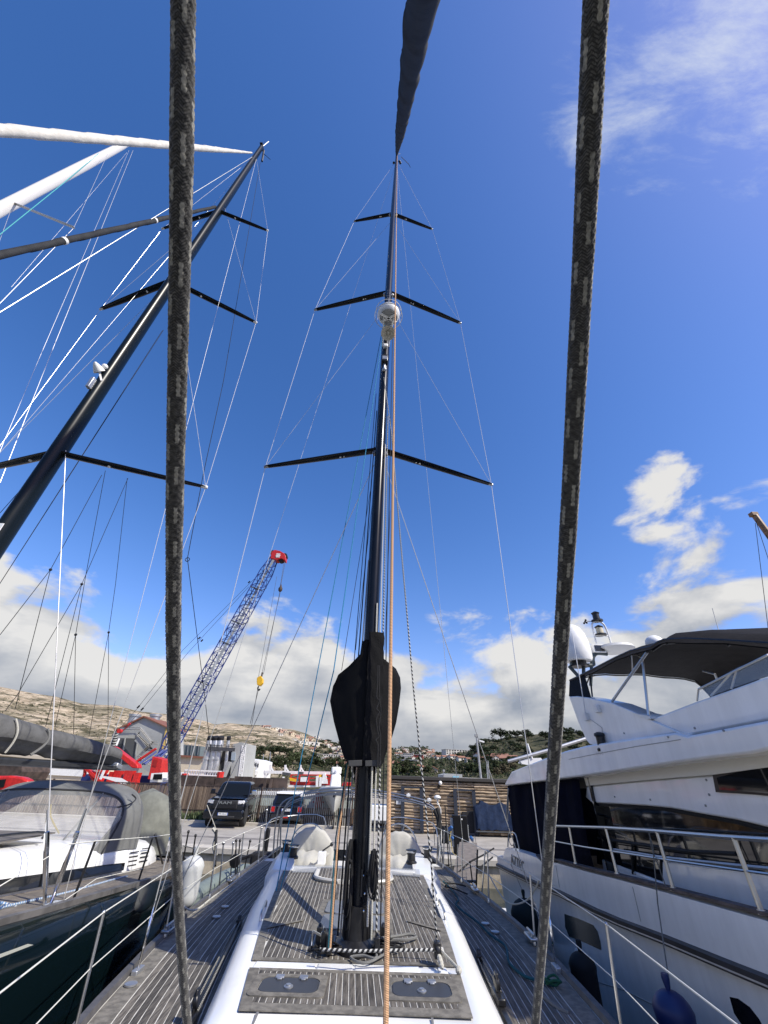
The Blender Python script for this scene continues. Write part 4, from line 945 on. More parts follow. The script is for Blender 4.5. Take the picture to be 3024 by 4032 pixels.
# mast, spreaders
LM0=V((-5.08,4.6,2.3)); LM1=P(1031,579,4.6)
def lm(z): return LM0.lerp(LM1,(z-LM0.z)/(LM1.z-LM0.z))
b=MB(); n=20
b.loft([[lm(z)+V((w*math.cos(2*PI*j/n),w*1.55*math.sin(2*PI*j/n),0)) for j in range(n)] for z,w in ((2.3,.092),(8,.09),(14,.082),(18,.073),(LM1.z,.055))],closed=True,cap=True); m2=b.build('mast',mat('dark_green_mast',(.004,.007,.008),.28,spec=.22),YB)
LTP={}
for key,pm,tips,ch in (('low',(249,1784),((-70,1850),(810,1918)),.15),('mid',(690,1107),((397,1217),(1008,1270)),.14),('top',(868,832),((640,900),(1054,908)),.11)):
    c=lm(P(*pm,4.6).z)
    for s,px in zip((-1,1),tips):
        tip=G(*px,c.z+.02); LTP[(key,s)]=tip; d=tip-c; d1=V((d.x,d.y,0)).normalized(); pr=V((-d1.y,d1.x,0)); secs=[]
        for t_,f in ((.03,1.0),(.4,1.0),(.75,.85),(.97,.6),(1,.45)):
            q=c+d*t_; secs.append([q+pr*(ch*f*.5*math.cos(2*PI*j/12))+V((0,0,.028*f*math.sin(2*PI*j/12))) for j in range(12)])
        b=MB(); b.loft(secs,closed=True,cap=True); sp=b.build('spreader',BLK,m2)
        b=MB(); b.bar(c+d*.965,c+d*1.015,.05,.05); b.build('spreader_tip',WHITE,sp,bevel=.012)
        b=MB(); b.ball(c+d*.33-V((0,0,.035)),.022); b.build('spreader_light',WHITE,sp)
c=lm(P(395,1490,4.6).z)+V((-.05,-.16,0))
b=MB(); b.lathe([(.02,.15),(.05,.1),(.09,0),(.09,-.02),(.05,.02)],c,14,ax=(-.2,-.6,.4)); b.ball(c+V((.05,0,.12)),.05); b.bar(c,c+V((.1,.05,-.2)),.02,.03); b.build('deck_light',WHITE,m2)
c=lm(P(372,1540,4.6).z)+V((-.03,-.16,0)); b=MB(); b.box(c.x-.03,c.x+.03,c.y-.05,c.y+.03,c.z-.12,c.z+.12); b.build('floodlight',ALU,m2,bevel=.01)
b=MB(); c=lm(P(62,2110,4.6).z)+V((.06,-.155,0)); b.box(c.x-.04,c.x+.04,c.y-.01,c.y,c.z-.09,c.z+.09); b.build('sticker',WHITE,m2,smooth=False)
b=MB(); b.box(c.x-.02,c.x+.02,c.y-.014,c.y-.009,c.z-.04,c.z+.03); b.build('sticker_mark',mat('sticker_blue',(.05,.12,.4),.5),m2,smooth=False)
b=MB(); t=LM1; b.tube([t,t+V((.12,.0,.65))],.015,6,m=1); b.tube([t,t+V((-.02,0,.75))],.006,5); b.tube([t+V((.1,.05,-.2)),t+V((.2,.1,-1.1))],.035,6); b.tube([t+V((.15,.05,-.5)),t+V((.45,.1,-.9))],.01,5); b.box(t.x-.05,t.x+.05,t.y-.12,t.y+.12,t.z,t.z+.05); b.build('masthead_fitting',[CARB,WHITE],m2)
def yw(p,q,r=.006,name='shroud',m=WIRE): return wire(p,q,r*.85,name,m,par=YB)
CPR=X(198,3562,-3.12); CPR2=X(176,3545,-3.15)
yw(CPR,LTP[('low',1)],.0075); yw(LTP[('low',1)],LTP[('mid',1)],.0065); yw(LTP[('mid',1)],LTP[('top',1)],.006); yw(LTP[('top',1)],lm(21.0),.005)
yw(CPR2,lm(7.3)+V((.1,0,0)),.0085)
yw(LTP[('low',1)],lm(12.6),.005); yw(LTP[('mid',1)],lm(16.8),.005); yw(CPR+V((0,.2,0)),lm(21.3),.006,'runner')
yw(LTP[('low',-1)],LTP[('mid',-1)],.005); yw(LTP[('mid',-1)],LTP[('top',-1)],.006); yw(LTP[('mid',-1)],lm(16.8),.005); yw(LTP[('low',-1)],lm(12.6),.005)
CPL=V((-7.05,5.2,2.2)); yw(CPL,LTP[('low',-1)],.006); yw(CPL,lm(21.3),.0045,'runner'); yw(LTP[('top',-1)],lm(21.0),.005)
for q,dst in ((CPR,LTP[('low',1)]),(CPR2,lm(7.3))):
    d=(dst-q).normalized(); b=MB(); b.tube([q-d*.03,q+d*.1,q+d*.11,q+d*.55,q+d*.56,q+d*.75],[.016,.016,.024,.024,.015,.010],8); b.build('turnbuckle',CHROME,YB)
b=MB(); c=X(185,3575,-3.1); b.box(c.x-.05,c.x+.06,c.y-.18,c.y+.18,c.z-.05,c.z+.02); b.build('chainplate',CHROME,YB,bevel=.01)
p=X(0,1229,-5.0); d=(p-lm(21.2)); yw(lm(21.2),lm(21.2)+d*3.2,.008,'inner_stay',mat('grey_stay',(.4,.41,.40),.4,.6))
for off in (0,.06): yw(P(640+off*60,1300,5.1),P(-60,2390,5.1+off),.006,'halyard',R_BLK)
yw(P(160,1840,4.75),P(0,2020,4.75),.006,'halyard',R_BLK)
# lazy jacks
LJ=[[(415,1853),(338,2265),(298,2499),(217,2860)],[(298,2499),(290,2890)],[(401,1870),(199,2243),(0,2500)],[(199,2243),(60,2790)],[(504,1883),(322,2300),(66,2740),(20,2800)],[(322,2300),(180,2860)],[(501,1883),(455,2300),(428,2490),(425,2900)],[(428,2490),(350,2900)],[(1025,640),(880,1500),(800,1870),(738,2200),(806,2740),(830,2960)]]
for i,pl in enumerate(LJ):
    b=MB(); b.tube([X(x,y,-4.95) if i<8 else X(x,y,lin(y,[(640,-4.8),(1870,-3.4),(2960,-3.3)])) for x,y in pl],.0045 if i<8 else .006,5); b.build('lazy_jack' if i<8 else 'topping_lift',R_BLK,YB)
for px in ((199,2243),(322,2300),(298,2499),(428,2490)): b=MB(); b.ball(X(*px,-4.95),.022,n=8,k=6); b.build('lazy_jack_ring',CARB,YB)
c=X(738,2203,-3.38); b=MB(); b.tube([c+V((.035*math.cos(t),0,.035*math.sin(t))) for t in [2*PI*i/14 for i in range(15)]],.007,5); b.build('lift_ring',CARB,YB)
# furled headsails of the neighbour
q=X(0,512,-4.93); m0=lm(20.9)+V((-.1,-.1,0)); d=q-m0; e=m0+d*((m0.z-3.0)/(m0.z-q.z)) 
pts=[m0.lerp(e,i/260) for i in range(261)]; b=furl(pts,[.024+.043*min(1,i/60) for i in range(261)],.85,amp=.15); fw=single('furled_sail',b,SAILW,'white furled headsail crossing the upper left to the neighbour masthead','sail')
q=X(0,1005,-4.95); m0=lm(P(862,832,4.6).z)+V((-.06,-.1,0)); d=q-m0; e=m0+d*((m0.z-3.0)/(m0.z-q.z))
pts=[m0.lerp(e,i/260) for i in range(261)]; b=furl(pts,[.034+.010*min(1,i/70) for i in range(261)],1.1,amp=.20)
fd=single('furled_sail',b,SAILG,'charcoal furled inner headsail slanting under the white furled one','sail')
for px,lb in ((612,'white tie round the charcoal furled sail, the higher of two'),(255,'white tie round the charcoal furled sail, the lower of two')):
    c=min((m0.lerp(e,i/400) for i in range(400)),key=lambda p: abs(proj(p)[0]-px)); b=MB(); b.tube([c,c+(e-m0).normalized()*.06],.052,12); single('sail_tie',b,WHITE,lb,'sail tie')
# boom with stacked mainsail under a grey cover
bo=[X(-160,2730,-5.05),X(0,2830,-5.05),X(170,2890,-5.05),X(330,2935,-5.05),X(440,2985,-5.05)]
SC=thing('sail_cover','grey sail cover bundled along the boom of the left neighbour','sail cover',bo[2]-V((0,0,.3)))
TOPL=[(-200,2790),(0,2808),(55,2828),(156,2857),(185,2868),(311,2898),(412,2929),(449,2942)]; BOTL=[(-200,2975),(0,2964),(60,2964),(140,2975),(366,3008),(412,3006),(449,3018)]
b=MB(); secs=[]
for i in range(34):
    px=-200+649*i/33; a=X(px,lin(px,TOPL),-5.05); y=a.y; lo_=EYE+ray(px,lin(px,BOTL))*(y/ray(px,lin(px,BOTL)).y); zc=(a.z+lo_.z)/2; hh=(a.z-lo_.z)/2; sec=[]
    pinch=1-.16*math.exp(-((px-185)/14)**2)
    for j in range(28):
        g=2*PI*j/28; wr=1+.05*math.sin(g*3+y*5)+.09*mnoise.noise(V((g*1.4,y*2.4,3)))+.03*math.sin(y*16+g*4)
        sec.append((LX+.22*pinch*wr*math.cos(g)*(1 if math.sin(g)>-.3 else .7),y,zc+hh*pinch*(wr if math.sin(g)<.6 else 1)*math.sin(g)))
    secs.append(sec)
b.loft(secs,closed=True,cap=True); b.build('cover',mat('sail_cover_grey',(.10,.10,.098),.85,var=.25,scale=3,bump=.7,bscale=9,spec=.12),SC)
for x0,x1,m_,r in ((62,20,R_WH,.014),(188,120,R_GREY,.018)):
    b=MB(); pts=[]
    for k in range(13):
        t=k/12; px=x0+(x1-x0)*t*t; py=lin(px,TOPL)*(1-t)+lin(px,BOTL)*t; bul=math.sin(PI*t); p=X(px+14*bul,py,-4.82-.05*(1-bul)); pts.append(p)
    b.tube(pts,r,6); b.build('sail_tie',m_,SC)
b=MB(); b.bar(X(-200,2985,LX),X(455,3022,LX),.15,.10); b.build('boom',mat('boom_dark',(.03,.032,.036),.35),YB,bevel=.03)
b=MB(); b.bar(X(446,3012,LX),X(466,3024,LX),.16,.09); b.build('boom_end',ALU,YB,bevel=.02)
b=MB(); c=X(447,2935,LX); b.tube([c,X(453,2890,LX)],.045,10,m=1); b.tube([c+V((.05,0,.0)),c+V((.06,0,.12))],.02,8); b.build('masthead_float',[WHITE,R_BW],YB)
# neighbour stanchions, guard wires, aft pole gear
for i,(a,bb) in enumerate((((375,3312),(282,3560)),((600,3300),(545,3470)),((-60,3420),(-160,3800)))):
    q=X(*bb,-3.06); t_=q+V((.03,0,.60)); tp=X(*a,-3.03); b=MB(); b.tube([q,tp],.013,8); b.build('stanchion',CARB if i<2 else STEEL,YB)
b=MB(); b.tube([X(-200,3610,-3.05),X(270,3325,-3.03),X(375,3312,-3.03),X(600,3295,-3.03),X(700,3282,-3.03)],.005,5); b.build('guard_wire',bpy.data.materials['white_guard_wire'],YB)
b=MB(); b.tube([X(-200,3850,-3.05),X(380,3460,-3.04),X(560,3420,-3.04)],.004,5); b.build('guard_wire',bpy.data.materials['white_guard_wire'],YB)
for px,pt in (((640,3400),(612,3290)),((690,3400),(700,3285)),((715,3420),(742,3275)),((752,3410),(770,3290)),((660,3395),(690,3280))):
    b=MB(); b.tube([X(*px,-3.4),X(*pt,-3.35)],.014,6); b.ball(X(*pt,-3.35),.025,n=8,k=6); b.build('stern_pole',CARB,YB)
b=MB(); c=X(590,3345,-4.1); c.z=2.25; b.lathe([(.09,0),(.09,.03),(.06,.05),(.06,.12),(.095,.17),(.095,.2)],c,16); b.build('winch',CARB,YB)
b=MB(); c=X(640,3352,-3.9); c.z=2.15; b.lathe([(.09,0),(.09,.03),(.06,.05),(.06,.12),(.095,.17),(.095,.2)],c,16); b.build('winch',CHROME,YB)
b=MB(); secs=[]
for i in range(9):
    z=2.0+.95*i/8; w=.45*(1-(i/8)**3)**.5+.01; secs.append([(LX+.75+w*math.cos(2*PI*j/14)*(1.2),9.4+w*.8*math.sin(2*PI*j/14),z) for j in range(14)])
b.loft(secs,closed=True,cap=True); single('wheel_cover',b,mat('olive_cover',(.16,.165,.14),.85,var=.15,bump=.3,bscale=12),'olive grey canvas cover over the wheel of the left neighbour','wheel cover')
# white fenders and a grey tender at the neighbour's stern
fender(X(745,3470,-2.72),.16,.62,mat('white_fender',(.52,.53,.52),.4,dirt=.2),'white fender hanging at the stern quarter of the left neighbour',line=X(720,3330,-3.0))
T=thing('tender','grey green inflatable tender floating astern of the left neighbour','tender',(-3.3,11.8,.35))
b=MB(); 
pts=smoothpts([(-3.8,10.4,.95),(-3.8,13,.95),(-3.35,14.0,1.02),(-2.9,13,.95),(-2.9,10.4,.95)],6); b.tube(pts,.20,12); b.build('tube',mat('tender_grey',(.16,.19,.17),.5,var=.1),T)
b=MB(); b.box(-3.75,-2.95,10.5,13.2,.75,.85); b.build('floor',GREY,T); b=MB(); b.box(-3.8,-2.9,10.35,10.45,.7,1.1); b.build('transom',DGREY,T)
# white-masted yacht beyond the neighbour
w1=P(510,559,8.2); w0=P(-60,856,7.6); dw=(w1-w0).normalized()
base=w0-dw*((w0.z-2.4)/dw.z)
YC=thing('sailing_yacht','white masted sailing yacht beyond the left neighbour, only its masthead in view','sailing yacht',(base.x,base.y,0))
b=MB(); b.loft([[(p:=base.lerp(w1,t_))+V((w*math.cos(2*PI*j/18),w*1.6*math.sin(2*PI*j/18),0)) for j in range(18)] for t_,w in ((0,.17),(.6,.165),(.85,.15),(.97,.12),(1,.10))],closed=True,cap=True); wm=b.build('mast',mat('white_mast',(.74,.72,.68),.3,coat=.3),YC)
b=MB(); secs=[]
for y,h in ((-6,.1),(-4,1.1),(-1,1.9),(3,2.2),(6,2.0),(7,1.7)):
    secs.append([(base.x+h*k,base.y+y,z) for k,z in ((1,1.5),(.9,.3),(0,-.5),(-.9,.3),(-1,1.5))])
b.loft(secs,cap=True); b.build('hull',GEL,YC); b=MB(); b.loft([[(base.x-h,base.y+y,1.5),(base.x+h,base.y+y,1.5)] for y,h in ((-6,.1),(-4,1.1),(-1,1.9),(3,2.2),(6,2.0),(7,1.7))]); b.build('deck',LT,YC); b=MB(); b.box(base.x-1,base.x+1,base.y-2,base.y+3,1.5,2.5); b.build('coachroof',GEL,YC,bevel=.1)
sr=P(55,800,7.7); st=P(292,896,7.7)
b=MB(); b.bar(sr,st,.12,.05); b.build('spreader',ALU,wm,bevel=.02)
b=MB(); b.bar(P(60,803,7.8),P(175,745,8.0),.05,.03); b.build('spreader',ALU,wm,bevel=.01)
b=MB(); c=w1; b.tube([c,c+V((.25,0,.35))],.03,6); b.tube([c,c+V((-.05,0,.8))],.008,5); b.tube([c+V((.1,0,-.2)),c+V((.35,0,-.7))],.012,5); b.build('masthead_fitting',ALU,wm)
for p,q,r in (((424,606),(292,894),.007),((292,896),(-40,1235),.009),((524,592),(205,1381),.008),((205,1381),(0,1900),.008),((508,592),(159,1400),.006),((159,1400),(-10,1800),.006),((500,600),(45,1130),.004),((60,780),(-20,1000),.007)):
    b=MB(); b.tube([P(*p,7.9),P(*q,7.6)],r,5); b.build('shroud',WIRE,YC)
b=MB(); b.tube([P(404,592,7.9),P(245,725,7.5),P(-40,955,7.2)],.016,6); single('halyard',b,ropem('turquoise_rope',(.10,.50,.52)),'turquoise halyard running down along the white mast','rope')
# ================================================================ MOTOR YACHT ON THE RIGHT
MX0=3.2; MXF=8.0
YM=thing('motor_yacht','white flybridge motor yacht with black bimini and navy cockpit curtain at the right','motor yacht',(5.6,6,0))
topc=[X(x,y,MX0) for x,y in ((1943,3364),(1977,3370),(1987,3336),(2016,3339),(2074,3355),(2113,3370),(2132,3387),(2188,3389),(2320,3425),(2418,3448),(2647,3508),(2995,3602))]
tz=sorted([(p.y,p.z) for p in topc]); tz=[(-4,2.95),(0,2.72)]+tz
def mtop(y): return lin(y,tz)
sk=sorted([(X(x,y,MX0).y,X(x,y,MX0).z) for x,y in ((1945,3400),(2137,3490),(2200,3512),(2399,3612),(2612,3692),(3024,3861))]); sk=[(-4,2.75),(0,2.42)]+sk
def mstr(y): return lin(y,sk)
def mxin(y): return MX0+lin(y,[(-4,1.9),(-2,1.1),(0,.5),(2,.12),(4,0),(12,0),(13.5,.03)])
ysm=sorted(set([-4,-3,-2,-1,0,1,2,3,4,5,6,7,8,9,10,11,11.4,12,12.3,12.6,13,13.4]+[round(p[0],3) for p in tz if -4<p[0]<13.6]))
secs=[];rub=[];far=[]
for y in ysm:
    x=mxin(y); xf=MX0+MXF-x; s_=mstr(y); t_=max(mtop(y),s_+.12)
    half_=[(x+.10,y,t_),(x+.0,y,t_-.03),(x+.0,y,s_+.05),(x+.02,y,s_-.08),(x+.10,y,.55),(x+.35,y,.10),(x+.9,y,-.35)]
    secs.append(half_+[(xf-(a-x),yy,zz) for a,yy,zz in reversed(half_)])
    rub.append([(x-.0,y,s_+.035),(x-.05,y,s_+.02),(x-.05,y,s_-.045),(x+.01,y,s_-.06)])
b=MB(); b.loft(secs,cap=True); hull=b.build('hull',GEL2,YM,ang=40)
b=MB(); b.loft(rub,closed=True,cap=True); b.build('rubbing_strake',mat('dark_strake',(.02,.02,.024),.5,var=.4,scale=3),YM,ang=30)
b=MB(); b.loft([[(mxin(y)-.052,y,mstr(y)-.018),(mxin(y)-.054,y,mstr(y)-.030)] for y in ysm]); b.build('strake_insert',ALU,YM,smooth=False)
b=MB(); b.loft([[(mxin(y)-.012,y,mtop(y)+.0),(mxin(y)-.018,y,mtop(y)+.025),(mxin(y)+.09,y,mtop(y)+.028),(mxin(y)+.10,y,mtop(y)-.01)] for y in ysm if -4<y<10.3],closed=True,cap=True); b.build('cap_rail',mat('weathered_cap_rail',(.12,.10,.10),.7,var=.3),YM)
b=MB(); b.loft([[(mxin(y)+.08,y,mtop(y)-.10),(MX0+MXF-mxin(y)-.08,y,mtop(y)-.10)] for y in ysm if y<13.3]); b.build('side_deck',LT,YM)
# hull window and bow slots, dark
def flush(name,pts,m,par=YM,off=.006,th=.02):
    """panel following the hull side, given as picture points on the hull plane"""
    q=[X(x,y,MX0-off) for x,y in pts]; b=MB(); b.prism(q,(th,0,0)); return b.build(name,m,par,ang=25)
def hullx(y,z):
    s_=mstr(y); x=mxin(y); return x+ (.02 if z>s_-.08 else .02+.08*(s_-.08-z)/max(.1,s_-.63))
def flushh(name,pts,m):
    q=[]
    for x,y in pts:
        p=X(x,y,MX0+.05); 
        for _ in range(4): p=X(x,y,hullx(p.y,p.z)-.006)
        q.append(p)
    b=MB(); b.prism(q,(.02,0,0)); return b.build(name,m,YM,ang=25)
flushh('hull_window',[(2222,3598),(2280,3618),(2334,3642),(2352,3668),(2362,3705),(2366,3741),(2300,3710),(2240,3687),(2225,3650)],mat('grey_hull_window',(.045,.055,.055),.15))
flushh('hull_window',[(2872,3925),(2905,3932),(2950,3965),(2985,4010),(3010,4055),(2975,4060),(2920,4035),(2890,3990)],mat('black_hull_window',(.006,.006,.008),.2))
# name on the stern quarter
def text(name,s,size,loc,rot,m,par,ext=.004,sx=1.0):
    c=bpy.data.curves.new(name,'FONT'); c.body=s; c.size=size; c.extrude=ext; c.align_x='CENTER'; c.align_y='CENTER'; c.materials.append(m); c.resolution_u=3
    tmp=bpy.data.objects.new(name,c); me=bpy.data.meshes.new_from_object(tmp); bpy.data.objects.remove(tmp)
    o=bpy.data.objects.new(name,me); COL.objects.link(o); o.parent=par; o.rotation_euler=rot; o.scale=(sx,1,1)
    o.location=V(loc)-rootloc(par); return o
pA=X(2028,3390,MX0-.012)
text('lettering','AZTEC',.26,(MX0-.008,pA.y-.15,pA.z-.02),(PI/2,0,-PI/2),mat('gold_grey_letters',(.16,.15,.14),.4),hull,sx=1.25)
# cockpit curtain, navy
b=MB(); secs=[]
for i in range(26):
    t_=i/25; y=12.55-4.3*t_; w=.03*math.sin(t_*31)+.02*math.sin(t_*77)
    lean=-.12*(1-t_); zt=lin(y,[(7.5,3.36),(12.6,3.14)])
    secs.append([(3.52+w*k+.03*math.sin(k*5+t_*9),y+.35*(1-k)*(1-t_)*(1 if t_<.1 else .3),zt+(lin(y,[(8,2.0),(12.6,1.7)])-zt)*(1-k)) for k in (1,.85,.6,.35,.1,0)])
b.loft(secs); b.build('cockpit_curtain',NAVY,YM,ang=80)
b=MB(); b.box(3.6,7.6,12.45,12.5,1.6,3.15); b.build('cockpit_curtain',NAVY,YM,smooth=False)
b=MB(); b.box(3.62,7.6,8.0,8.05,1.7,3.4); b.build('saloon_bulkhead',DGLASS,YM,smooth=False)
b=MB(); b.tube([X(2003,3105,3.5),X(1995,3230,3.5)],.03,8); b.build('curtain_post',ALU,YM)
# overhang (flybridge deck) as a solid slab with a sloping eyebrow
oh=[(2014,3038),(2120,2995),(2224,2957),(2310,2935),(2500,2905),(2656,2884),(2704,2897),(3024,2836),(3110,2815),(3160,2930),(3024,2953),(2958,2968),(2800,2985),(2648,3005),(2440,3035),(2287,3057),(2150,3073),(1990,3094),(1988,3084)]
q=[X(x,y,3.4) for x,y in oh]; b=MB(); b.prism(q,(4.4,0,0)); b.build('flybridge_deck',GEL2,YM,bevel=.025,ang=30)
b=MB(); b.tube([X(x,y,3.398) for x,y in ((2240,2990),(2330,2972),(2500,2940),(2680,2912))],.004,5); b.build('moulding_line',GREY,YM)
# band below it and the cabin side
cb=[(2300,3064),(2648,3012),(2958,2975),(3100,2950),(3100,3010),(2958,3030),(2810,3050),(2560,3070),(2309,3094)]
b=MB(); b.prism([X(x,y,3.62) for x,y in cb],(3.9,0,0)); b.build('cream_band',mat('cream_gelcoat',(.66,.64,.57),.4),YM,smooth=False)
cs=[(2309,3096),(2560,3072),(2810,3052),(2958,3032),(3100,3008),(3150,3290),(3024,3258),(2900,3228),(2760,3204),(2640,3182),(2540,3172),(2440,3166),(2330,3161),(2305,3140)]
b=MB(); b.prism([X(x,y,3.66) for x,y in cs],(3.6,0,0)); b.build('cabin_side',GEL2,YM,bevel=.02,ang=30)
b=MB(); b.prism([X(x,y,3.64) for x,y in ((2805,3050),(2960,3015),(3060,2995),(3070,3138),(2960,3128),(2818,3119))],(.03,0,0)); wd=b.build('wedge_window',mat('window_frame_black',(.012,.012,.014),.3),YM,smooth=False)
b=MB(); b.prism([X(x,y,3.63) for x,y in ((2822,3062),(2960,3026),(3060,3006),(3068,3128),(2960,3118),(2832,3109))],(.03,0,0)); b.build('glass',DGLASS,wd,smooth=False)
# saloon side window, tinted, with frame bars
sw=[(2343,3168),(2440,3172),(2540,3178),(2640,3189),(2760,3211),(2900,3236),(3150,3300),(3150,3440),(2900,3425),(2612,3395),(2612,3480),(2350,3400)]
b=MB(); b.prism([X(x,y,3.74) for x,y in sw],(.04,0,0)); sw_=b.build('saloon_window',DGLASS,YM,smooth=False)
for pts,r in (([(2355,3300),(2500,3322),(2700,3352),(2900,3362)],.022),([(2410,3310),(2412,3430)],.022),([(2490,3322),(2492,3440)],.018),([(2600,3335),(2606,3460)],.018),([(2343,3166),(2440,3170),(2540,3175),(2640,3186),(2760,3208),(2900,3233),(3150,3296)],.03)):
    b=MB(); b.tube([X(x,y,3.72) for x,y in pts],r,6); b.build('window_bar',RUB,sw_)
lc=[(2606,3388),(2800,3412),(3150,3450),(3150,3700),(2900,3650),(2606,3585)]
b=MB(); b.prism([X(x,y,3.70) for x,y in lc],(3.2,0,0)); b.build('cabin_coaming',GEL2,YM,bevel=.02)
b=MB(); b.box(3.72,3.9,5.5,8.4,1.75,2.25); b.build('cabin_coaming',GEL2,YM,bevel=.02)
b=MB(); b.tube([X(2418,3345,3.66),X(2600,3375,3.66),X(2900,3408,3.66),X(3150,3432,3.66)],.018,6); b.build('coaming_rail',ALU,YM)
# flybridge coaming: tail wing and forward side
tw=[(2240,2743),(2270,2741),(2316,2747),(2412,2769),(2490,2801),(2556,2832),(2640,2868),(2704,2898),(2656,2884),(2500,2912),(2346,2935),(2322,2930),(2309,2916),(2275,2840)]
b=MB(); b.prism([X(x,y,3.52) for x,y in tw],(.30,0,0)); fw_=b.build('flybridge_wing',GEL2,YM,bevel=.02,ang=30)
b=MB(); b.prism([X(x,y,3.52)+V((3.6,0,0)) for x,y in tw],(.30,0,0)); b.build('flybridge_wing',GEL2,YM,bevel=.02,ang=30)
fc=[(2556,2834),(2650,2797),(2744,2761),(2900,2706),(3010,2666),(3040,2668),(3120,2730),(3160,2806),(3024,2834),(2704,2896)]
b=MB(); b.prism([X(x,y,3.55) for x,y in fc],(.28,0,0)); b.build('flybridge_coaming',GEL2,YM,bevel=.02,ang=30)
b=MB(); b.prism([X(x,y,3.55)+V((3.7,0,0)) for x,y in fc],(.28,0,0)); b.build('flybridge_coaming',GEL2,YM,bevel=.02,ang=30)
b=MB(); b.prism([X(x,y,3.50) for x,y in ((2487,2806),(2556,2820),(2562,2830),(2545,2832))],(.35,0,0)); b.build('wing_step',WHITE,YM)
# clear wind screen on the coaming
b=MB(); b.loft([[X(2745,2760,3.58),X(2900,2705,3.58),X(3010,2666,3.58),X(3080,2690,3.58)],[X(2750,2712,3.62),X(2900,2630,3.62),X(3020,2580,3.62),X(3080,2560,3.62)]]); b.build('windscreen',mat('clear_screen',(.75,.85,.92),.05,alpha=.28),YM)
for p,q_ in (((2880,2712),(2900,2640)),((2800,2740),(2880,2650)),((2745,2760),(2750,2715)),((2750,2714),(3024,2578))):
    b=MB(); b.tube([X(*p,3.6),X(*q_,3.61)],.010,6); b.build('screen_frame',STEEL,YM)
# bimini: cloth over bowed tubes
XN,XFb=3.70,6.35
nb=[(X(x,y,XN).y,X(x,y,XN).z) for x,y in ((2243,2673),(2400,2592),(2482,2555),(2560,2540),(2612,2511),(2700,2510),(3024,2522))]
prof=[(8.15,4.72),(8.05,4.86),(7.2,4.93),(6.2,4.95),(5.4,4.92),(5.05,4.93),(4.6,4.86),(3.9,4.62),(3.2,4.34),(2.6,4.1)]
ec=[(2243,2675),(2330,2632),(2420,2585),(2482,2557),(2560,2541),(2590,2522),(2615,2512),(2700,2508),(2850,2514),(3036,2525)]
near=[X(x,y,XN) for x,y in ec]
secs=[]
for p in near:
    sec=[]
    for k in range(15):
        u=k/14; x=XN+(XFb-XN)*u; crown=.16*(1-(2*u-1)**2)**.7; drop=-.13*max(0,(u-.93)/.07)-.06*max(0,(.05-u)/.05)
        sec.append((x,p.y+.06*math.sin(u*PI),p.z+crown+drop+.012*math.sin(u*21+p.y*5)))
    secs.append(sec)
b=MB(); b.loft(secs); b.loft([[(x,y,z-.012) for x,y,z in s_] for s_ in secs]); bim=b.build('bimini_top',mat('black_bimini_cloth',(.013,.012,.012),.85,spec=.12,bump=.3,bscale=30,var=.2),YM,ang=60)
for i in (0,4,6,8): 
    b=MB(); b.tube([V((x,y,z-.03)) for x,y,z in secs[i]],.014,6); b.build('bimini_bow',CARB,bim)
b=MB(); b.tube([p+V((0,0,-.02)) for p in near],.016,6); b.build('bimini_bow',CARB,bim)
# aft apron of black cloth
b=MB(); b.loft([[X(2243,2675,3.70),X(2300,2650,3.72)],[X(2240,2742,3.56),X(2330,2752,3.56)]]); b.build('bimini_apron',BCAN,YM)
b=MB(); secs=[]
for u in range(9):
    k=u/8; secs.append([(XFb-.1+.1*k,8.1-1.2*k*k,4.85-.05*k),(XFb-.05,8.0-1.8*k,4.62-.62*k)])
b.loft(secs); b.build('bimini_apron',BCAN,YM)
for p,x1,q_,x2,r in (((2410,2762),3.6,(2548,2568),3.72,.019),((2554,2822),3.6,(2530,2600),3.78,.018),((2332,2742),3.62,(2322,2652),3.85,.014),((2304,2706),3.66,(2326,2655),3.85,.012),((2490,2640),4.1,(2484,2572),4.1,.014),((2482,2570),4.0,(2532,2590),3.8,.012),((2825,2680),3.9,(2815,2655),3.9,.012),((2815,2655),3.9,(2768,2642),4.0,.012)):
    b=MB(); b.tube([X(*p,x1),X(*q_,x2)],r,8); b.build('bimini_stay',STEEL,YM)
# aerials on the wing
for p,q_ in (((2308,2822),(2252,2490)),((2352,2790),(2330,2560))):
    b=MB(); a=X(*p,3.49); c_=X(*q_,3.45); 
    if p[0]==2308: b.tube([a,a.lerp(c_,.15),c_],[.016,.009,.007],6)
    b.box(a.x-.03,a.x+.03,a.y-.05,a.y+.05,a.z-.06,a.z+.05); b.build('aerial',[WHITE],YM,bevel=.01)
b=MB(); a=X(2366,2920,3.46); b.lathe([(.075,-.13),(.08,-.10),(.06,-.08),(.06,.06),(.08,.08),(.075,.11),(.03,.13)],a,16); b.box(a.x-.06,a.x+.09,a.y-.12,a.y+.12,a.z-.18,a.z-.13); b.build('searchlight',CARB,YM)
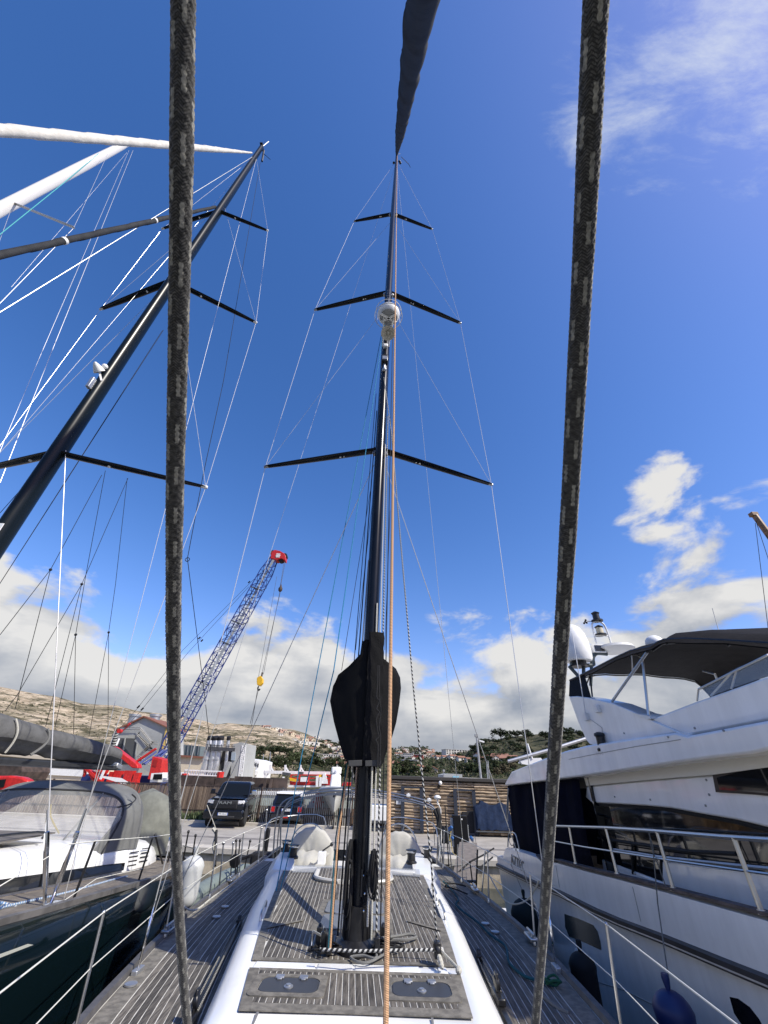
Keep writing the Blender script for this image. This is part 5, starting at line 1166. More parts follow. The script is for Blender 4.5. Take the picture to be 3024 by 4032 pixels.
# radar arch with dome, lights, wind gauge
AY=9.2
b=MB()
AP=lambda x,y,d=0: P(x,y,AY+d)
dc=AP(2262,2540); Rd=.32
b.lathe([(.02,-.36),(Rd*.9,-.36),(Rd*.98,-.30),(Rd,-.12),(Rd*.96,.06),(Rd*.84,.24),(Rd*.6,.38),(Rd*.3,.45),(.02,.47)],dc,28); b.build('satellite_dome',WHITE,YM)
b=MB(); b.lathe([(.2,-.48),(.16,-.42),(.16,-.36)],dc,16); b.build('dome_foot',CARB,YM)
GT=mat('grey_green_tube',(.05,.07,.075),.4)
for pts,r in (([(2246,2614),(2330,2620),(2334,2600),(2336,2585),(2350,2572),(2390,2575)],.045),([(2300,2624),(2300,2608),(2306,2592),(2325,2588)],.04),([(2240,2622),(2275,2660)],.04),([(2298,2625),(2298,2655)],.04),([(2326,2700),(2330,2600)],.035)):
    b=MB(); b.tube(smoothpts([AP(x,y) for x,y in pts],3),r,8); b.build('radar_arch',GT,YM)
b=MB(); c=AP(2425,2556); b.lathe([(.05,-.07),(.30,-.06),(.40,0),(.36,.06),(.05,.08)],c,24); b.build('radar_scanner',mat('radar_grey_white',(.6,.6,.58),.5),YM)
b=MB(); c=AP(2578,2532,-2.2); b.ball(c,.15,.15,.13); b.build('tv_dome',WHITE,YM)
b=MB(); b.tube(smoothpts([AP(x,y) for x,y in ((2350,2545),(2342,2510),(2333,2475),(2332,2455),(2345,2448),(2362,2449),(2378,2460),(2390,2485),(2402,2520),(2412,2552))],4),.02,8); b.tube([AP(2342,2502),AP(2396,2504)],.016,6); b.build('light_mast',WHITE,YM)
for x,y,m in ((2348,2432,CARB),(2362,2487,mat('lamp_lens_cream',(.6,.53,.36),.3))):
    c=AP(x,y); b=MB(); b.lathe([(.13,-.09),(.13,-.06),(.08,-.06)],c,16); b.lathe([(.085,.09),(.095,.11),(.03,.15)],c,16); b.lathe([(.08,-.055),(.075,.09)],c,16,m=1); b.build('navigation_light',[CARB,m],YM)
b=MB(); b.tube([AP(2336,2447),AP(2312,2446)],.008,5); [b.ball(AP(x,y),.025,n=8,k=6) for x,y in ((2306,2442),(2300,2454),(2310,2452),(2304,2448))]; b.build('wind_gauge',RUB,YM)
b=MB(); c=AP(2354,2556); b.box(c.x-.14,c.x+.14,c.y-.08,c.y+.1,c.z-.09,c.z+.09); b.box(c.x-.11,c.x+.11,c.y-.09,c.y-.082,c.z-.065,c.z+.065,1); b.build('deck_floodlight',[WHITE,DGLASS],YM,bevel=.015)
b=MB(); b.tube([P(2805,2395,8.2),P(2838,2510,8.0)],.008,5); b.build('whip_aerial',GREY,YM)
# side rail
def mr(px,py): return X(px,py,MX0+.02)
rail=[mr(x,y) for x,y in ((2150,3250),(2200,3253),(2386,3259),(2550,3270),(2850,3295),(3024,3306),(3400,3330))]
b=MB(); b.tube(rail,.019,8); b.ball(rail[0],.026,n=8,k=6); b.build('side_rail',STEEL,YM)
b=MB(); b.tube([mr(x,y) for x,y in ((2180,3312),(2300,3335),(2430,3355),(2640,3388),(2940,3430),(3300,3480))],.011,6); b.build('side_rail',STEEL,YM)
for a,c_ in (((2241,3254),(2268,3405)),((2385,3259),(2432,3447)),((2586,3272),(2654,3508)),((2888,3298),(3003,3602)),((3250,3320),(3420,3740))):
    b=MB(); b.tube([mr(*a),mr(*c_)],.020,8); b.lathe([(.035,0),(.03,.03)],mr(*c_),10); b.build('rail_post',STEEL,YM)
b=MB(); b.tube(smoothpts([X(x,y,3.25) for x,y in ((2000,3335),(2002,3290),(2012,3278),(2030,3285),(2040,3320),(2046,3348))],4),.014,6); b.build('stern_hoop',STEEL,YM)
b=MB(); b.tube(smoothpts([X(x,y,3.22) for x,y in ((2022,3290),(2004,3305),(2015,3330),(2030,3320),(2028,3370),(2022,3400),(2010,3440))],4),.008,6); b.build('stern_line',R_GREY,YM)
b=MB(); b.tube([mr(2552,3270),mr(2570,3330),X(2578,3420,3.18),X(2590,3560,3.14),X(2632,3850,2.85)],.007,6); b.tube([mr(2556,3272),mr(2565,3340),mr(2600,3430),mr(2625,3500)],.006,6); single('fender_line',b,R_GREY,'grey line tied to the motor yacht rail, holding the blue fender','rope')
b=MB(); b.box(3.4,7.8,13.3,14.3,.35,.47); b.build('swim_platform',GEL2,YM,bevel=.03)
# fenders between the yachts
fender(X(2075,3640,2.95),.27,.78,mat('dark_green_fender_cover',(.006,.014,.012),.8,bump=.3,bscale=40),'big dark green fender at the stern quarter of the motor yacht',line=X(2010,3400,3.2))
fender(X(2690,4135,2.80),.16,.74,mat('blue_fender',(.012,.025,.11),.45),'blue fender hanging amidships on the motor yacht')
fb=fender(X(2318,3945,2.62),.15,.85,mat('black_fender_cover',(.008,.008,.009),.8),'black fender with pale top between the two yachts',line=X(2285,3760,2.9))

b=MB(); b.lathe([(.14,0),(.11,.09),(.05,.16),(.03,.2)],X(2290,3828,2.64),14); b.build('cap',mat('fender_cap_grey',(.45,.46,.45),.5),fb)
# brown crane gin pole far right
b=MB(); b.tube([P(2972,2030,26),P(3060,2150,26),P(3300,2500,26),P(3500,2800,26)],[.22,.25,.3,.3],10); c=P(2968,2028,26); b.box(c.x-.25,c.x+.25,c.y-.2,c.y+.2,c.z-.12,c.z+.2)
w=thing('wooden_mast','brown wooden mast top of an old boat leaning in at the right edge','mast',P(3500,2800,26)); b.build('pole',mat('varnished_spar',(.26,.14,.06),.5,var=.3),w,bevel=.02)
for p,q_ in (((2974,2060),(3040,2600)),((2976,2050),(3090,2400)),((2980,2040),(3100,2260))):
    b=MB(); b.tube([P(*p,26),P(*q_,26)],.02,5); b.build('stay',R_BLK,w)

for x,y,xx in ((2457,2887,3.515),(2630,2902,3.395),(2848,2876,3.395),(2420,3138,3.655),(2560,3149,3.655),(2781,3071,3.655),(2792,3129,3.655),(2778,3172,3.655),(2735,2867,3.395),(2500,3440,3.195)):
    b=MB(); b.ball(X(x,y,xx),.012,n=8,k=6); b.build('fitting',GREY,YM)
b=MB(); b.tube([X(x,y,3.545) for x,y in ((2556,2838),(2704,2898),(2860,2868),(3024,2838))],.006,5); b.build('moulding_line',GREY,YM)
b=MB(); b.tube([X(x,y,3.515) for x,y in ((2318,2828),(2370,2865),(2372,2900))],.003,4); b.build('aerial_cable',GREY,YM)
b=MB(); b.tube([V((hullx(p.y,p.z)-.004,p.y,p.z)) for p in (X(x,y,3.22) for x,y in ((2290,3850),(2450,3900),(2620,3985),(2800,4080)))],.006,5); b.build('moulding_line',GREY,YM)
for px in (2188,2470):
    p0=X(px,3400,3.2); b=MB(); b.tube([V((mxin(p0.y)-.003,p0.y,mtop(p0.y)-.06)),V((mxin(p0.y)-.003,p0.y,mstr(p0.y)+.07))],.004,4); b.build('moulding_line',GREY,YM)
# ================================================================ QUAY
def gq(px,py): return G(px,py,QZ)
# ---- timber clad cabin
fa=gq(1535,3277); fb_=gq(1990,3297); fd=(fb_-fa).normalized(); fn=V((-fd.y,fd.x,0)); L_=(X(2120,3300,8).x-fa.x)+1.5
CB=thing('timber_cabin','flat roofed cabin clad in rough brown boards with two dark door frames','cabin',fa)
ztop=P(1543,3064,fa.y).z
def cf(u,w,z): return fa+fd*u+fn*w+V((0,0,z))
b=MB(); q=[cf(0,.06,0),cf(L_,.06,0),cf(L_,5,0),cf(0,5,0)]; b.prism(q,(0,0,ztop-QZ-.03)); b.build('wall',mat('cabin_backing',(.05,.04,.03),.9),CB,smooth=False)
b=MB(); b.prism([cf(-.15,-.12,ztop-QZ-.04),cf(L_,-.12,ztop-QZ-.04),cf(L_,5.2,ztop-QZ-.04),cf(-.15,5.2,ztop-QZ-.04)],(0,0,.16)); b.build('roof',mat('cabin_roof_edge',(.05,.045,.04),.8),CB,bevel=.02)
wm_=bpy.data.materials.new('rough_boards'); wm_.use_nodes=True; t=NT(wm_.node_tree); bs=wm_.node_tree.nodes['Principled BSDF']; bs.inputs['Roughness'].default_value=.85; bs.inputs['Specular IOR Level'].default_value=.2
tc=t.n('ShaderNodeTexCoord').outputs['Object']; oi=t.n('ShaderNodeObjectInfo').outputs['Random']
v=t.vm('ADD',t.vm('MULTIPLY',tc,(1.3,1.3,9)),t.xyz(t.m('MULTIPLY',oi,37.),t.m('MULTIPLY',oi,11.),t.m('MULTIPLY',oi,23.)))
n1=t.noise(v,1.6,6,.65,.4); n2=t.noise(tc,1.1,3,.5)
c=t.mix(t.mr(n1,.34,.62),(.15,.105,.068),(.52,.41,.285)); c=t.mix(t.mr(n2,.5,.72,0,.5),c,(.30,.27,.23)); c=t.mix(1.0,c,t.mix(oi,(.62,.60,.58),(1.25,1.22,1.18)),'MULTIPLY'); t.l(c,bs.inputs['Base Color'])
bn=t.n('ShaderNodeBump'); bn.inputs['Strength'].default_value=.8; bn.inputs['Distance'].default_value=.03; t.l(n1,bn.inputs['Height']); t.l(bn.outputs[0],bs.inputs['Normal'])
def upx(px,py=3180):  # along-wall coordinate of a picture column
    d=ray(px,py); # intersect plane through fa with normal fn
    tt=(fa-EYE).dot(fn)/d.dot(fn); return (EYE+d*tt-fa).dot(fd), (EYE+d*tt).z-QZ
bays=[0,upx(1583)[0],upx(1664)[0],upx(1735)[0],upx(1790)[0],upx(1873)[0],upx(1960)[0],L_*.75,L_]
HH=ztop-QZ-.06; rows=[]; z=.05
while z<HH-.06: h=random.uniform(.105,.165); rows.append((z,min(HH,z+h))); z+=h
for z0,z1 in rows:
    for u0,u1 in zip(bays,bays[1:]):
        dz=random.uniform(-.012,.012); dep=random.uniform(.0,.03); m_=MB(); k=5; prof=[]
        secs=[]
        for i in range(4):
            u=u0+.01+(u1-u0-.02)*i/3; wob=random.uniform(-.009,.009); zz0,zz1=z0+.004+wob+dz*i/3,z1-.004+wob+dz*i/3; zm=(zz0+zz1)/2
            secs.append([cf(u,.08,zz0),cf(u,.0-dep,zz0+.012),cf(u,-.022-dep,zm),cf(u,.0-dep,zz1-.012),cf(u,.08,zz1)])
        m_.loft(secs,cap=True); m_.build('plank',wm_,CB,smooth=False)
FR=mat('door_frame_blue_grey',(.028,.034,.048),.5)
for p0,p1,zt,zb in ((1586,1660,3096,3275),(1794,1868,3107,3270)):
    u0,u1=upx(p0)[0],upx(p1)[0]; zz=upx(p0,zt)[1]; w=.19
    fr=MB(); d_=-.13
    fr.bar(cf(u0,d_,.04),cf(u0,d_,zz),w,.10,fn); frm=fr.build('door_frame',FR,CB,smooth=False)
    for a,c_ in ((cf(u1,d_,.04),cf(u1,d_,zz)),(cf(u0-w/2,d_,zz-.03),cf(u1+w/2,d_,zz-.03)),(cf(u0,d_,.08),cf(u1,d_,.08))):
        e=MB(); e.bar(a,c_,w*(1 if a.z!=c_.z else .5),.095 if a.z!=c_.z else .09,fn if a.z!=c_.z else (0,0,1)); e.build('frame_bar',FR,frm,smooth=False)
u,zz=upx(1733,3083); b=MB(); c=cf(u,-.22,zz); b.ball(c,.10,n=10,k=8); b.bar(c+V((-.02,.0,-.02)),cf(u-.12,-.05,zz-.22),.10,.08,m=1); b.build('wall_lamp',[WHITE,RUB],CB)
u,zz=upx(1572,3157); b=MB(); c=cf(u,-.09,zz); b.bar(c-fd*.16,c+fd*.16,.01,.22,(0,0,1)); b.build('notice',WHITE,CB,smooth=False); b=MB(); c=cf(u,-.10,zz); b.ball(c-V((0,.0,.01)),.045,.006,.045); b.build('notice_mark',GREY,CB)
# ---- slatted wooden fence along the left
FY=30.0
def fence(x0,x1,y0,y1,zt,name,label,m,gap,w,postm,every,rail=True,zb=QZ-.05,pal=0):
    t=thing(name,label,'fence',((x0+x1)/2,(y0+y1)/2,QZ)); Lx=math.hypot(x1-x0,y1-y0); n=int(Lx/every)+1; d=V((x1-x0,y1-y0,0)).normalized()
    for i in range(n+1):
        p=V((x0,y0,zb))+d*min(Lx,i*every); b=MB(); b.bar(p,V((p.x,p.y,zt+.05)),.09,.09,(0,1,0)); b.build('post',postm,t,smooth=False)
        if i<n:
            b=MB(); u=0
            while u<every and i*every+u<Lx:
                q=p+d*u; hh=zt-zb-random.uniform(0,.10 if not pal else .02); b.box(q.x,q.x+w*random.uniform(.8,1.1),q.y-.07-random.uniform(0,.02),q.y-.055,zb,zb+hh); u+=gap
            o=b.build('slat_panel',m,t,smooth=False); o['kind']='stuff'
    if rail:
        for zz in (zb+.5,zt-.02): b=MB(); b.bar((x0,y0-.09,zz),(x1,y1-.09,zz),.03,.045); b.build('rail',postm,t,smooth=False)
    return t
zt=P(760,3089,FY).z
fl=bpy.data.materials.new('slat_fence_wood'); fl.use_nodes=True; t=NT(fl.node_tree); bs=fl.node_tree.nodes['Principled BSDF']; bs.inputs['Roughness'].default_value=.9
tc=t.n('ShaderNodeTexCoord').outputs['Object']; n1=t.noise(t.vm('MULTIPLY',tc,(11,1,.35)),1.0,4,.7); n2=t.noise(tc,.35,3,.5)
c=t.mix(t.mr(n1,.36,.64),(.075,.05,.036),(.30,.225,.155)); c=t.mix(t.mr(n2,.45,.7,0,.55),c,(.13,.10,.08)); t.l(c,bs.inputs['Base Color'])
fence(P(-260,3060,FY).x,P(880,3090,FY).x,FY+.6,FY,zt,'slat_fence','brown wooden slat fence behind the black pickup and the left neighbour',fl,.075,.055,RUST,2.4)
# steel plates behind, rusty
RB=thing('steel_sheet_wall','rusty brown steel sheet wall above the fence behind the pickup','wall',(P(960,3080,33).x,33,QZ))
x=P(700,3080,33).x; xe=P(1110,3090,33).x
while x<xe:
    w=1.25; b=MB(); b.box(x+.03,x+w-.03,33+random.uniform(0,.08),33.25,QZ,P(960,3062,33).z+random.uniform(-.05,.08)); b.build('plate',RUST,RB,smooth=False); x+=w
for px in (985,1040,1062): b=MB(); b.box(P(px,3080,32.8).x,P(px,3080,32.8).x+.16,32.7,32.9,QZ,P(px,3066,32.8).z); b.build('post',RUST,RB,smooth=False)
# palisade fence, pale metal uprights
PALE=mat('palisade_grey',(.33,.32,.29),.55,.2,var=.2)
fence(P(985,3100,29.2).x,P(1450,3110,29.2).x,29.4,29.0,P(1200,3108,29).z,'palisade_fence','grey metal palisade fence between the pickup and the mast',PALE,.115,.055,DGREY,2.0,pal=1)
for px in (980,1017,1385): b=MB(); q=P(px,3200,28.9); b.tube([(q.x,28.9,QZ),(q.x,28.9,P(px,3098,28.9).z)],.05,6); single('fence_post',b,RUST,{980:'dark leaning post beside the pickup, at the end of the palisade fence',1017:'dark post between the pickup and the small car',1385:'dark post by the palisade fence nearest the mast'}[px],'post')
# pale green site container behind the palisade
b=MB(); a=P(1000,3175,31.5); c=P(1450,3175,31.5); zt2=P(1040,3118,31.5).z; b.box(a.x,c.x,31.5,33.0,QZ,zt2-.15); tc_=thing('site_container','long pale green container behind the palisade fence','container',((a.x+c.x)/2,32,QZ)); b.build('body',mat('pale_green',(.40,.48,.44),.5,var=.08,dirt=.2),tc_,smooth=False)
b=MB(); b.box(a.x-.05,c.x+.05,31.42,33.05,zt2-.15,zt2); b.build('roof',WHITE,tc_,smooth=False)
# low brown hoarding under it
b=MB(); a=P(1000,3240,29.6); c=P(1500,3250,29.6); x=a.x; HB=thing('board_hoarding','low brown plywood hoarding behind the dinghy and the small car','hoarding',((a.x+c.x)/2,29.6,QZ))
while x<c.x: b=MB(); b.box(x,x+1.15,29.62,29.70,QZ-.02,P(1050,3174,29.6).z+random.uniform(-.02,.03)); b.build('panel',mat('brown_ply',(.17,.095,.055),.8,var=.3,scale=2) if x==a.x else bpy.data.materials['brown_ply'],HB,smooth=False); x+=1.2
# ---- vehicles
TYRE=mat('tyre',(.018,.018,.018),.85); CARBLK=mat('black_car_paint',(.006,.007,.010),.18,coat=.25,spec=.35); CARNAVY=mat('navy_car_paint',(.008,.011,.022),.18,coat=.3,spec=.35); PLASTIC=mat('black_plastic',(.016,.016,.017),.55); PLATE=mat('plate_white',(.72,.73,.72),.45); PBLUE=mat('plate_blue',(.02,.08,.35),.45); INK=mat('plate_ink',(.01,.01,.012),.6); CGLASS=mat('car_glass',(.008,.010,.012),.12,spec=.22); LAMP=mat('headlamp_glass',(.65,.66,.68),.12,.3,coat=.6); TAIL=mat('tail_lamp_red',(.45,.01,.01),.2,coat=.5)
def wheel(par,x,y,r,w,rimm):
    b=MB(); b.lathe([(r*.62,-w/2),(r*.93,-w/2),(r,-w/2+.04),(r,w/2-.04),(r*.93,w/2),(r*.62,w/2)],(x,y,r),24,ax=(1,0,0)); t_=b.build('wheel',TYRE,par)
    b=MB(); b.lathe([(.05,-w/2+.02),(r*.62,-w/2+.01),(r*.60,w/2-.01),(.05,w/2-.02)],(x,y,r),20,ax=(1,0,0)); b.build('rim',rimm,t_)
def section_body(prof,secs):
    """loft of cross-sections: prof(y)->list of (x,z)"""
    pass
tl=gq(868,3262)
TR=thing('pickup_truck','black pickup truck parked nose out beside the slat fence','pickup truck',(tl.x,tl.y,QZ),rz=math.radians(5))
def lo(b,ys,fn,cap=True): return b.loft([fn(y) for y in ys],closed=True,cap=cap)
# local frame: nose towards -y, wheels on z=0
def bsec(w,z0,z1,y,r=.10,tuck=.04): return [(-w+tuck,y,z0),(-w,y,z0+r),(-w,y,z1-r),(-w+tuck*1.5,y,z1),(w-tuck*1.5,y,z1),(w,y,z1-r),(w,y,z0+r),(w-tuck,y,z0)]
b=MB(); b.loft([bsec(.94,.52,.98,.06,.1),bsec(.98,.50,1.16,.18,.1),bsec(1.0,.48,1.24,.55,.14,.07),bsec(1.01,.48,1.27,1.5,.14,.07),bsec(1.01,.5,1.27,3.7,.1),bsec(1.01,.52,1.24,5.75,.1),bsec(.97,.6,1.2,5.85,.1)],closed=True,cap=True); body=b.build('body',CARBLK,TR,bevel=.02,ang=35)
b=MB(); b.loft([[(-.86,.35,1.22),(-.72,.28,1.24),(.72,.28,1.24),(.86,.35,1.22)],[(-.86,.8,1.285),(-.55,.8,1.325),(.55,.8,1.325),(.86,.8,1.285)],[(-.86,1.5,1.30),(-.55,1.5,1.35),(.55,1.5,1.35),(.86,1.5,1.30)]]); b.build('bonnet',CARBLK,TR,ang=60)
b=MB(); b.loft([[(-.93,1.35,1.27),(.93,1.35,1.27),(.93,3.75,1.27),(-.93,3.75,1.27)],[(-.80,2.05,1.86),(.80,2.05,1.86),(.80,3.45,1.88),(-.80,3.45,1.88)],[(-.70,2.3,1.95),(.70,2.3,1.95),(.70,3.3,1.95),(-.70,3.3,1.95)]],closed=True,cap=True); b.build('cab',CARBLK,TR,bevel=.04,ang=30)
b=MB(); b.add([(-.84,1.415,1.345),(.84,1.415,1.345),(.745,1.99,1.835),(-.745,1.99,1.835)],[(0,1,2,3)]); b.add([(.935,1.6,1.33),(.935,3.55,1.33),(.825,3.3,1.80),(.825,2.15,1.80)],[(0,1,2,3)]); b.add([(-.935,1.6,1.33),(-.935,3.55,1.33),(-.825,3.3,1.80),(-.825,2.15,1.80)],[(0,3,2,1)])
b2=MB(); b2.add([(x,y-.025,z) for x,y,z in b.v[:4]],[(0,1,2,3)]); b2.build('windscreen',CGLASS,TR,smooth=False)
for k,s in ((4,1),(8,-1)): b3=MB(); b3.add([(x+s*.012,y,z+.0) for x,y,z in b.v[k:k+4]],[(0,1,2,3)]); b3.build('side_window',CGLASS,TR,smooth=False)
b=MB(); b.box(-.62,.62,-.02,.10,.80,1.17); gr_=b.build('grille',PLASTIC,TR,bevel=.03)
for i in range(4): b=MB(); b.box(-.58,.58,-.035,-.02,.85+.05*i,.865+.05*i); b.build('grille_bar',CARB,gr_,smooth=False)
def ltext(s,size,loc,m,par,sx=1.0,rz=0,ext=.006):
    c=bpy.data.curves.new('lettering','FONT'); c.body=s; c.size=size; c.extrude=ext; c.align_x='CENTER'; c.align_y='CENTER'; c.materials.append(m); c.resolution_u=2
    tmp=bpy.data.objects.new('lettering',c); me=bpy.data.meshes.new_from_object(tmp); bpy.data.objects.remove(tmp)
    o=bpy.data.objects.new('lettering',me); COL.objects.link(o); o.parent=par; o.location=loc; o.rotation_euler=(PI/2,0,rz); o.scale=(sx,1,1); return o
ltext('RAM',.17,(0,-.045,1.06),CHROME,gr_,1.9,ext=.012)
for s in (-1,1):
    b=MB(); b.prism([(s*.63,.03,1.0),(s*.63,.03,1.17),(s*.95,.13,1.16),(s*.97,.16,1.02)],(0,.08,0)); h=b.build('headlight',LAMP,TR,bevel=.015); b=MB(); b.box(s*.80-.13,s*.80+.13,.02,.05,1.06,1.075); b.build('light_strip',WHITE,h,smooth=False)
    b=MB(); b.loft([[(s*1.02,1.55,1.36),(s*1.02,1.62,1.40),(s*1.28,1.62,1.40),(s*1.28,1.55,1.36)],[(s*1.02,1.55,1.56),(s*1.02,1.62,1.60),(s*1.26,1.62,1.60),(s*1.26,1.55,1.56)]],closed=True,cap=True); b.bar((s*.9,1.6,1.38),(s*1.1,1.6,1.42),.06,.06); b.build('wing_mirror',CHROME if s>0 else CARBLK,TR,bevel=.02)
    b=MB(); b.prism([(s*.66,-.13,.56),(s*.66,-.13,.70),(s*.92,-.06,.70),(s*.92,-.06,.56)],(0,.05,0)); b.build('fog_light',PLASTIC,TR); b=MB(); b.lathe([(.07,0),(.06,.02)],(s*.78,-.115,.63),12,ax=(0,-1,0)); b.build('fog_lens',LAMP,TR)
    for y in (1.02,4.72): wheel(TR,s*.88,y,.42,.28,CARB)
    for y in (1.02,4.72): b=MB(); b.tube([(s*1.005,y+.5*math.cos(g),.44+.5*math.sin(g)) for g in [PI*i/14 for i in range(15)]],.05,6); b.build('wheel_arch',PLASTIC,TR)
    b=MB(); b.box(s*.93,s*1.06,1.6,3.9,.36,.42); b.build('side_step',CHROME,TR,bevel=.02)
    for y in (2.45,3.35): b=MB(); b.box(s*1.005,s*1.03,y,y+.22,1.12,1.16); b.build('door_handle',CHROME,TR,bevel=.01)
b=MB(); b.loft([bsec(.99,.40,.74,-.14,.1),bsec(1.02,.38,.78,.0,.1),bsec(1.02,.40,.76,.3,.1)],closed=True,cap=True); b.build('bumper',CARBLK,TR,bevel=.03)
b=MB(); b.box(-.60,.60,-.16,-.05,.42,.52); b.build('bumper_intake',PLASTIC,TR,bevel=.02)
b=MB(); b.box(-.26,.26,-.175,-.16,.545,.655); pl=b.build('number_plate',PLATE,TR,smooth=False); b=MB(); b.box(-.26,-.225,-.180,-.1755,.547,.653); b.box(.225,.26,-.180,-.1755,.547,.653); b.build('plate_band',PBLUE,pl,smooth=False); ltext('FW-183-LZ',.085,(0,-.177,.60),INK,pl,.95,ext=.002)
b=MB(); b.box(-.97,.97,3.85,5.8,1.20,1.24); b.build('load_bed',PLASTIC,TR)
# small car seen from behind
cl=gq(1118,3258)
CR_=thing('hatchback_car','small navy car with white roof parked tail out beside the pickup','car',(cl.x,cl.y,QZ),rz=math.radians(4))
b=MB(); b.loft([bsec(.80,.30,.92,.0,.12,.1),bsec(.87,.26,.98,.15,.12,.08),bsec(.90,.24,1.0,.9,.12,.06),bsec(.90,.24,.98,3.0,.12,.06),bsec(.84,.28,.86,3.95,.12,.1)],closed=True,cap=True); b.build('body',CARNAVY,CR_,bevel=.03,ang=35)
b=MB(); b.loft([[(-.84,.12,.96),(.84,.12,.96),(.84,2.9,.96),(-.84,2.9,.96)],[(-.70,.42,1.46),(.70,.42,1.46),(.68,2.3,1.46),(-.68,2.3,1.46)]],closed=True,cap=True); b.build('cabin',CARNAVY,CR_,bevel=.04,ang=30)
b=MB(); b.loft([[(-.72,.30,1.455),(.72,.30,1.455),(.70,2.35,1.455),(-.70,2.35,1.455)],[(-.68,.36,1.55),(.68,.36,1.55),(.64,2.2,1.54),(-.64,2.2,1.54)]],closed=True,cap=True); b.build('roof',WHITE,CR_,bevel=.03)
b=MB(); b.add([(-.66,.125,1.02),(.66,.125,1.02),(.58,.365,1.40),(-.58,.365,1.40)],[(0,1,2,3)]); b.build('rear_window',CGLASS,CR_,smooth=False)
for s in (-1,1):
    b=MB(); b.add([(s*.845,.5,1.02),(s*.845,2.6,1.02),(s*.735,2.2,1.40),(s*.735,.62,1.40)],[(0,1,2,3) if s>0 else (0,3,2,1)]); b.build('side_window',CGLASS,CR_,smooth=False)
    b=MB(); b.box(s*.73-.10,s*.73+.10,-.03,.06,.66,.90); tl_=b.build('tail_light',TAIL,CR_,bevel=.03); b=MB(); b.tube([(s*.73-.11,-.035,.65),(s*.73+.11,-.035,.65),(s*.73+.11,-.035,.91),(s*.73-.11,-.035,.91),(s*.73-.11,-.035,.65)],.014,5); b.build('lamp_rim',CHROME,tl_)
    for y in (.72,3.2): wheel(CR_,s*.78,y,.32,.21,ALU)
b=MB(); b.box(-.80,.80,-.08,.1,.30,.55); b.build('bumper',PLASTIC,CR_,bevel=.04)
b=MB(); b.box(-.14,.14,-.095,-.08,.40,.47); b.build('fog_light',TAIL,CR_,bevel=.02)
b=MB(); b.box(-.5,.5,-.025,0.0,.88,.91); b.build('chrome_strip',CHROME,CR_)
b=MB(); b.box(-.26,.26,-.02,-.004,.70,.81); pl=b.build('number_plate',PLATE,CR_,smooth=False); b=MB(); b.box(-.26,-.225,-.026,-.0205,.702,.808); b.box(.225,.26,-.026,-.0205,.702,.808); b.build('plate_band',PBLUE,pl,smooth=False); ltext('CL-788-MR',.085,(0,-.022,.755),INK,pl,.95,ext=.002)
# dinghy on its trailer
dl=gq(1310,3258)
DG=thing('dinghy','white and grey dinghy with upright bow on a launching trailer','dinghy',(dl.x,dl.y,QZ),rz=math.radians(6))
b=MB(); b.loft([[(-.04,-.15,1.62),(0,-.22,1.2),(.04,-.15,1.62)],[(-.42,.25,1.60),(0,-.02,.62),(.42,.25,1.60)],[(-.78,1.0,1.55),(0,.9,.45),(.78,1.0,1.55)],[(-.85,2.8,1.5),(0,2.8,.42),(.85,2.8,1.5)],[(-.8,3.8,1.5),(0,3.8,.42),(.8,3.8,1.5)]]); b.build('hull',mat('grey_white_hull',(.52,.52,.48),.45,dirt=.5),DG,ang=30)
b=MB(); b.tube(smoothpts([(-.8,3.8,1.55),(-.85,2.0,1.6),(-.72,.8,1.66),(-.35,.05,1.72),(0,-.22,1.75),(.35,.05,1.72),(.72,.8,1.66),(.85,2.0,1.6),(.8,3.8,1.55)],5),.15,10); b.build('tube',mat('tube_pale_grey',(.42,.43,.42),.5,dirt=.2),DG)
b=MB(); b.box(-.55,.55,.5,3.6,1.5,1.58); b.build('deck',WHITE,DG)
b=MB(); b.loft([[(-.35,1.5,1.6),(.35,1.5,1.6),(.35,2.3,1.6),(-.35,2.3,1.6)],[(-.3,1.6,2.45),(.3,1.6,2.45),(.3,2.1,2.45),(-.3,2.1,2.45)]],closed=True,cap=True); b.build('console_cover',WHITE,DG,bevel=.08)
b=MB(); b.box(-.32,.32,1.9,2.2,2.45,2.85); b.box(-.1,.15,1.7,1.9,2.4,2.7); b.build('engine_cover',WHITE,DG,bevel=.08)
b=MB(); b.loft([[(.5,.6,1.85),(.95,.9,1.6),(1.0,1.0,.6)],[(.45,2.2,1.85),(1.0,2.2,1.6),(1.15,2.2,.5)]]); b.build('tarpaulin',WHITE,DG)
b=MB(); b.prism([(-.12,-.06,1.36),(.06,-.13,1.36),(.06,-.17,1.46),(-.12,-.09,1.46)],(0,-.02,0)); b.build('registration_mark',INK,DG,smooth=False)
b=MB(); 
b.bar((0,-.9,.42),(0,3.6,.42),.08,.08); TRL=b.build('trailer',RUST,DG); b=MB(); b.tube([(0,-.8,.2),(0,-.8,.75)],.03,6); b.lathe([(.13,-.04),(.14,0),(.13,.04)],(0,-.8,.14),14,ax=(1,0,0)); b.build('jockey_wheel',TYRE,TRL)
for s in (-1,1): wheel(DG,s*.8,2.2,.28,.18,ALU)
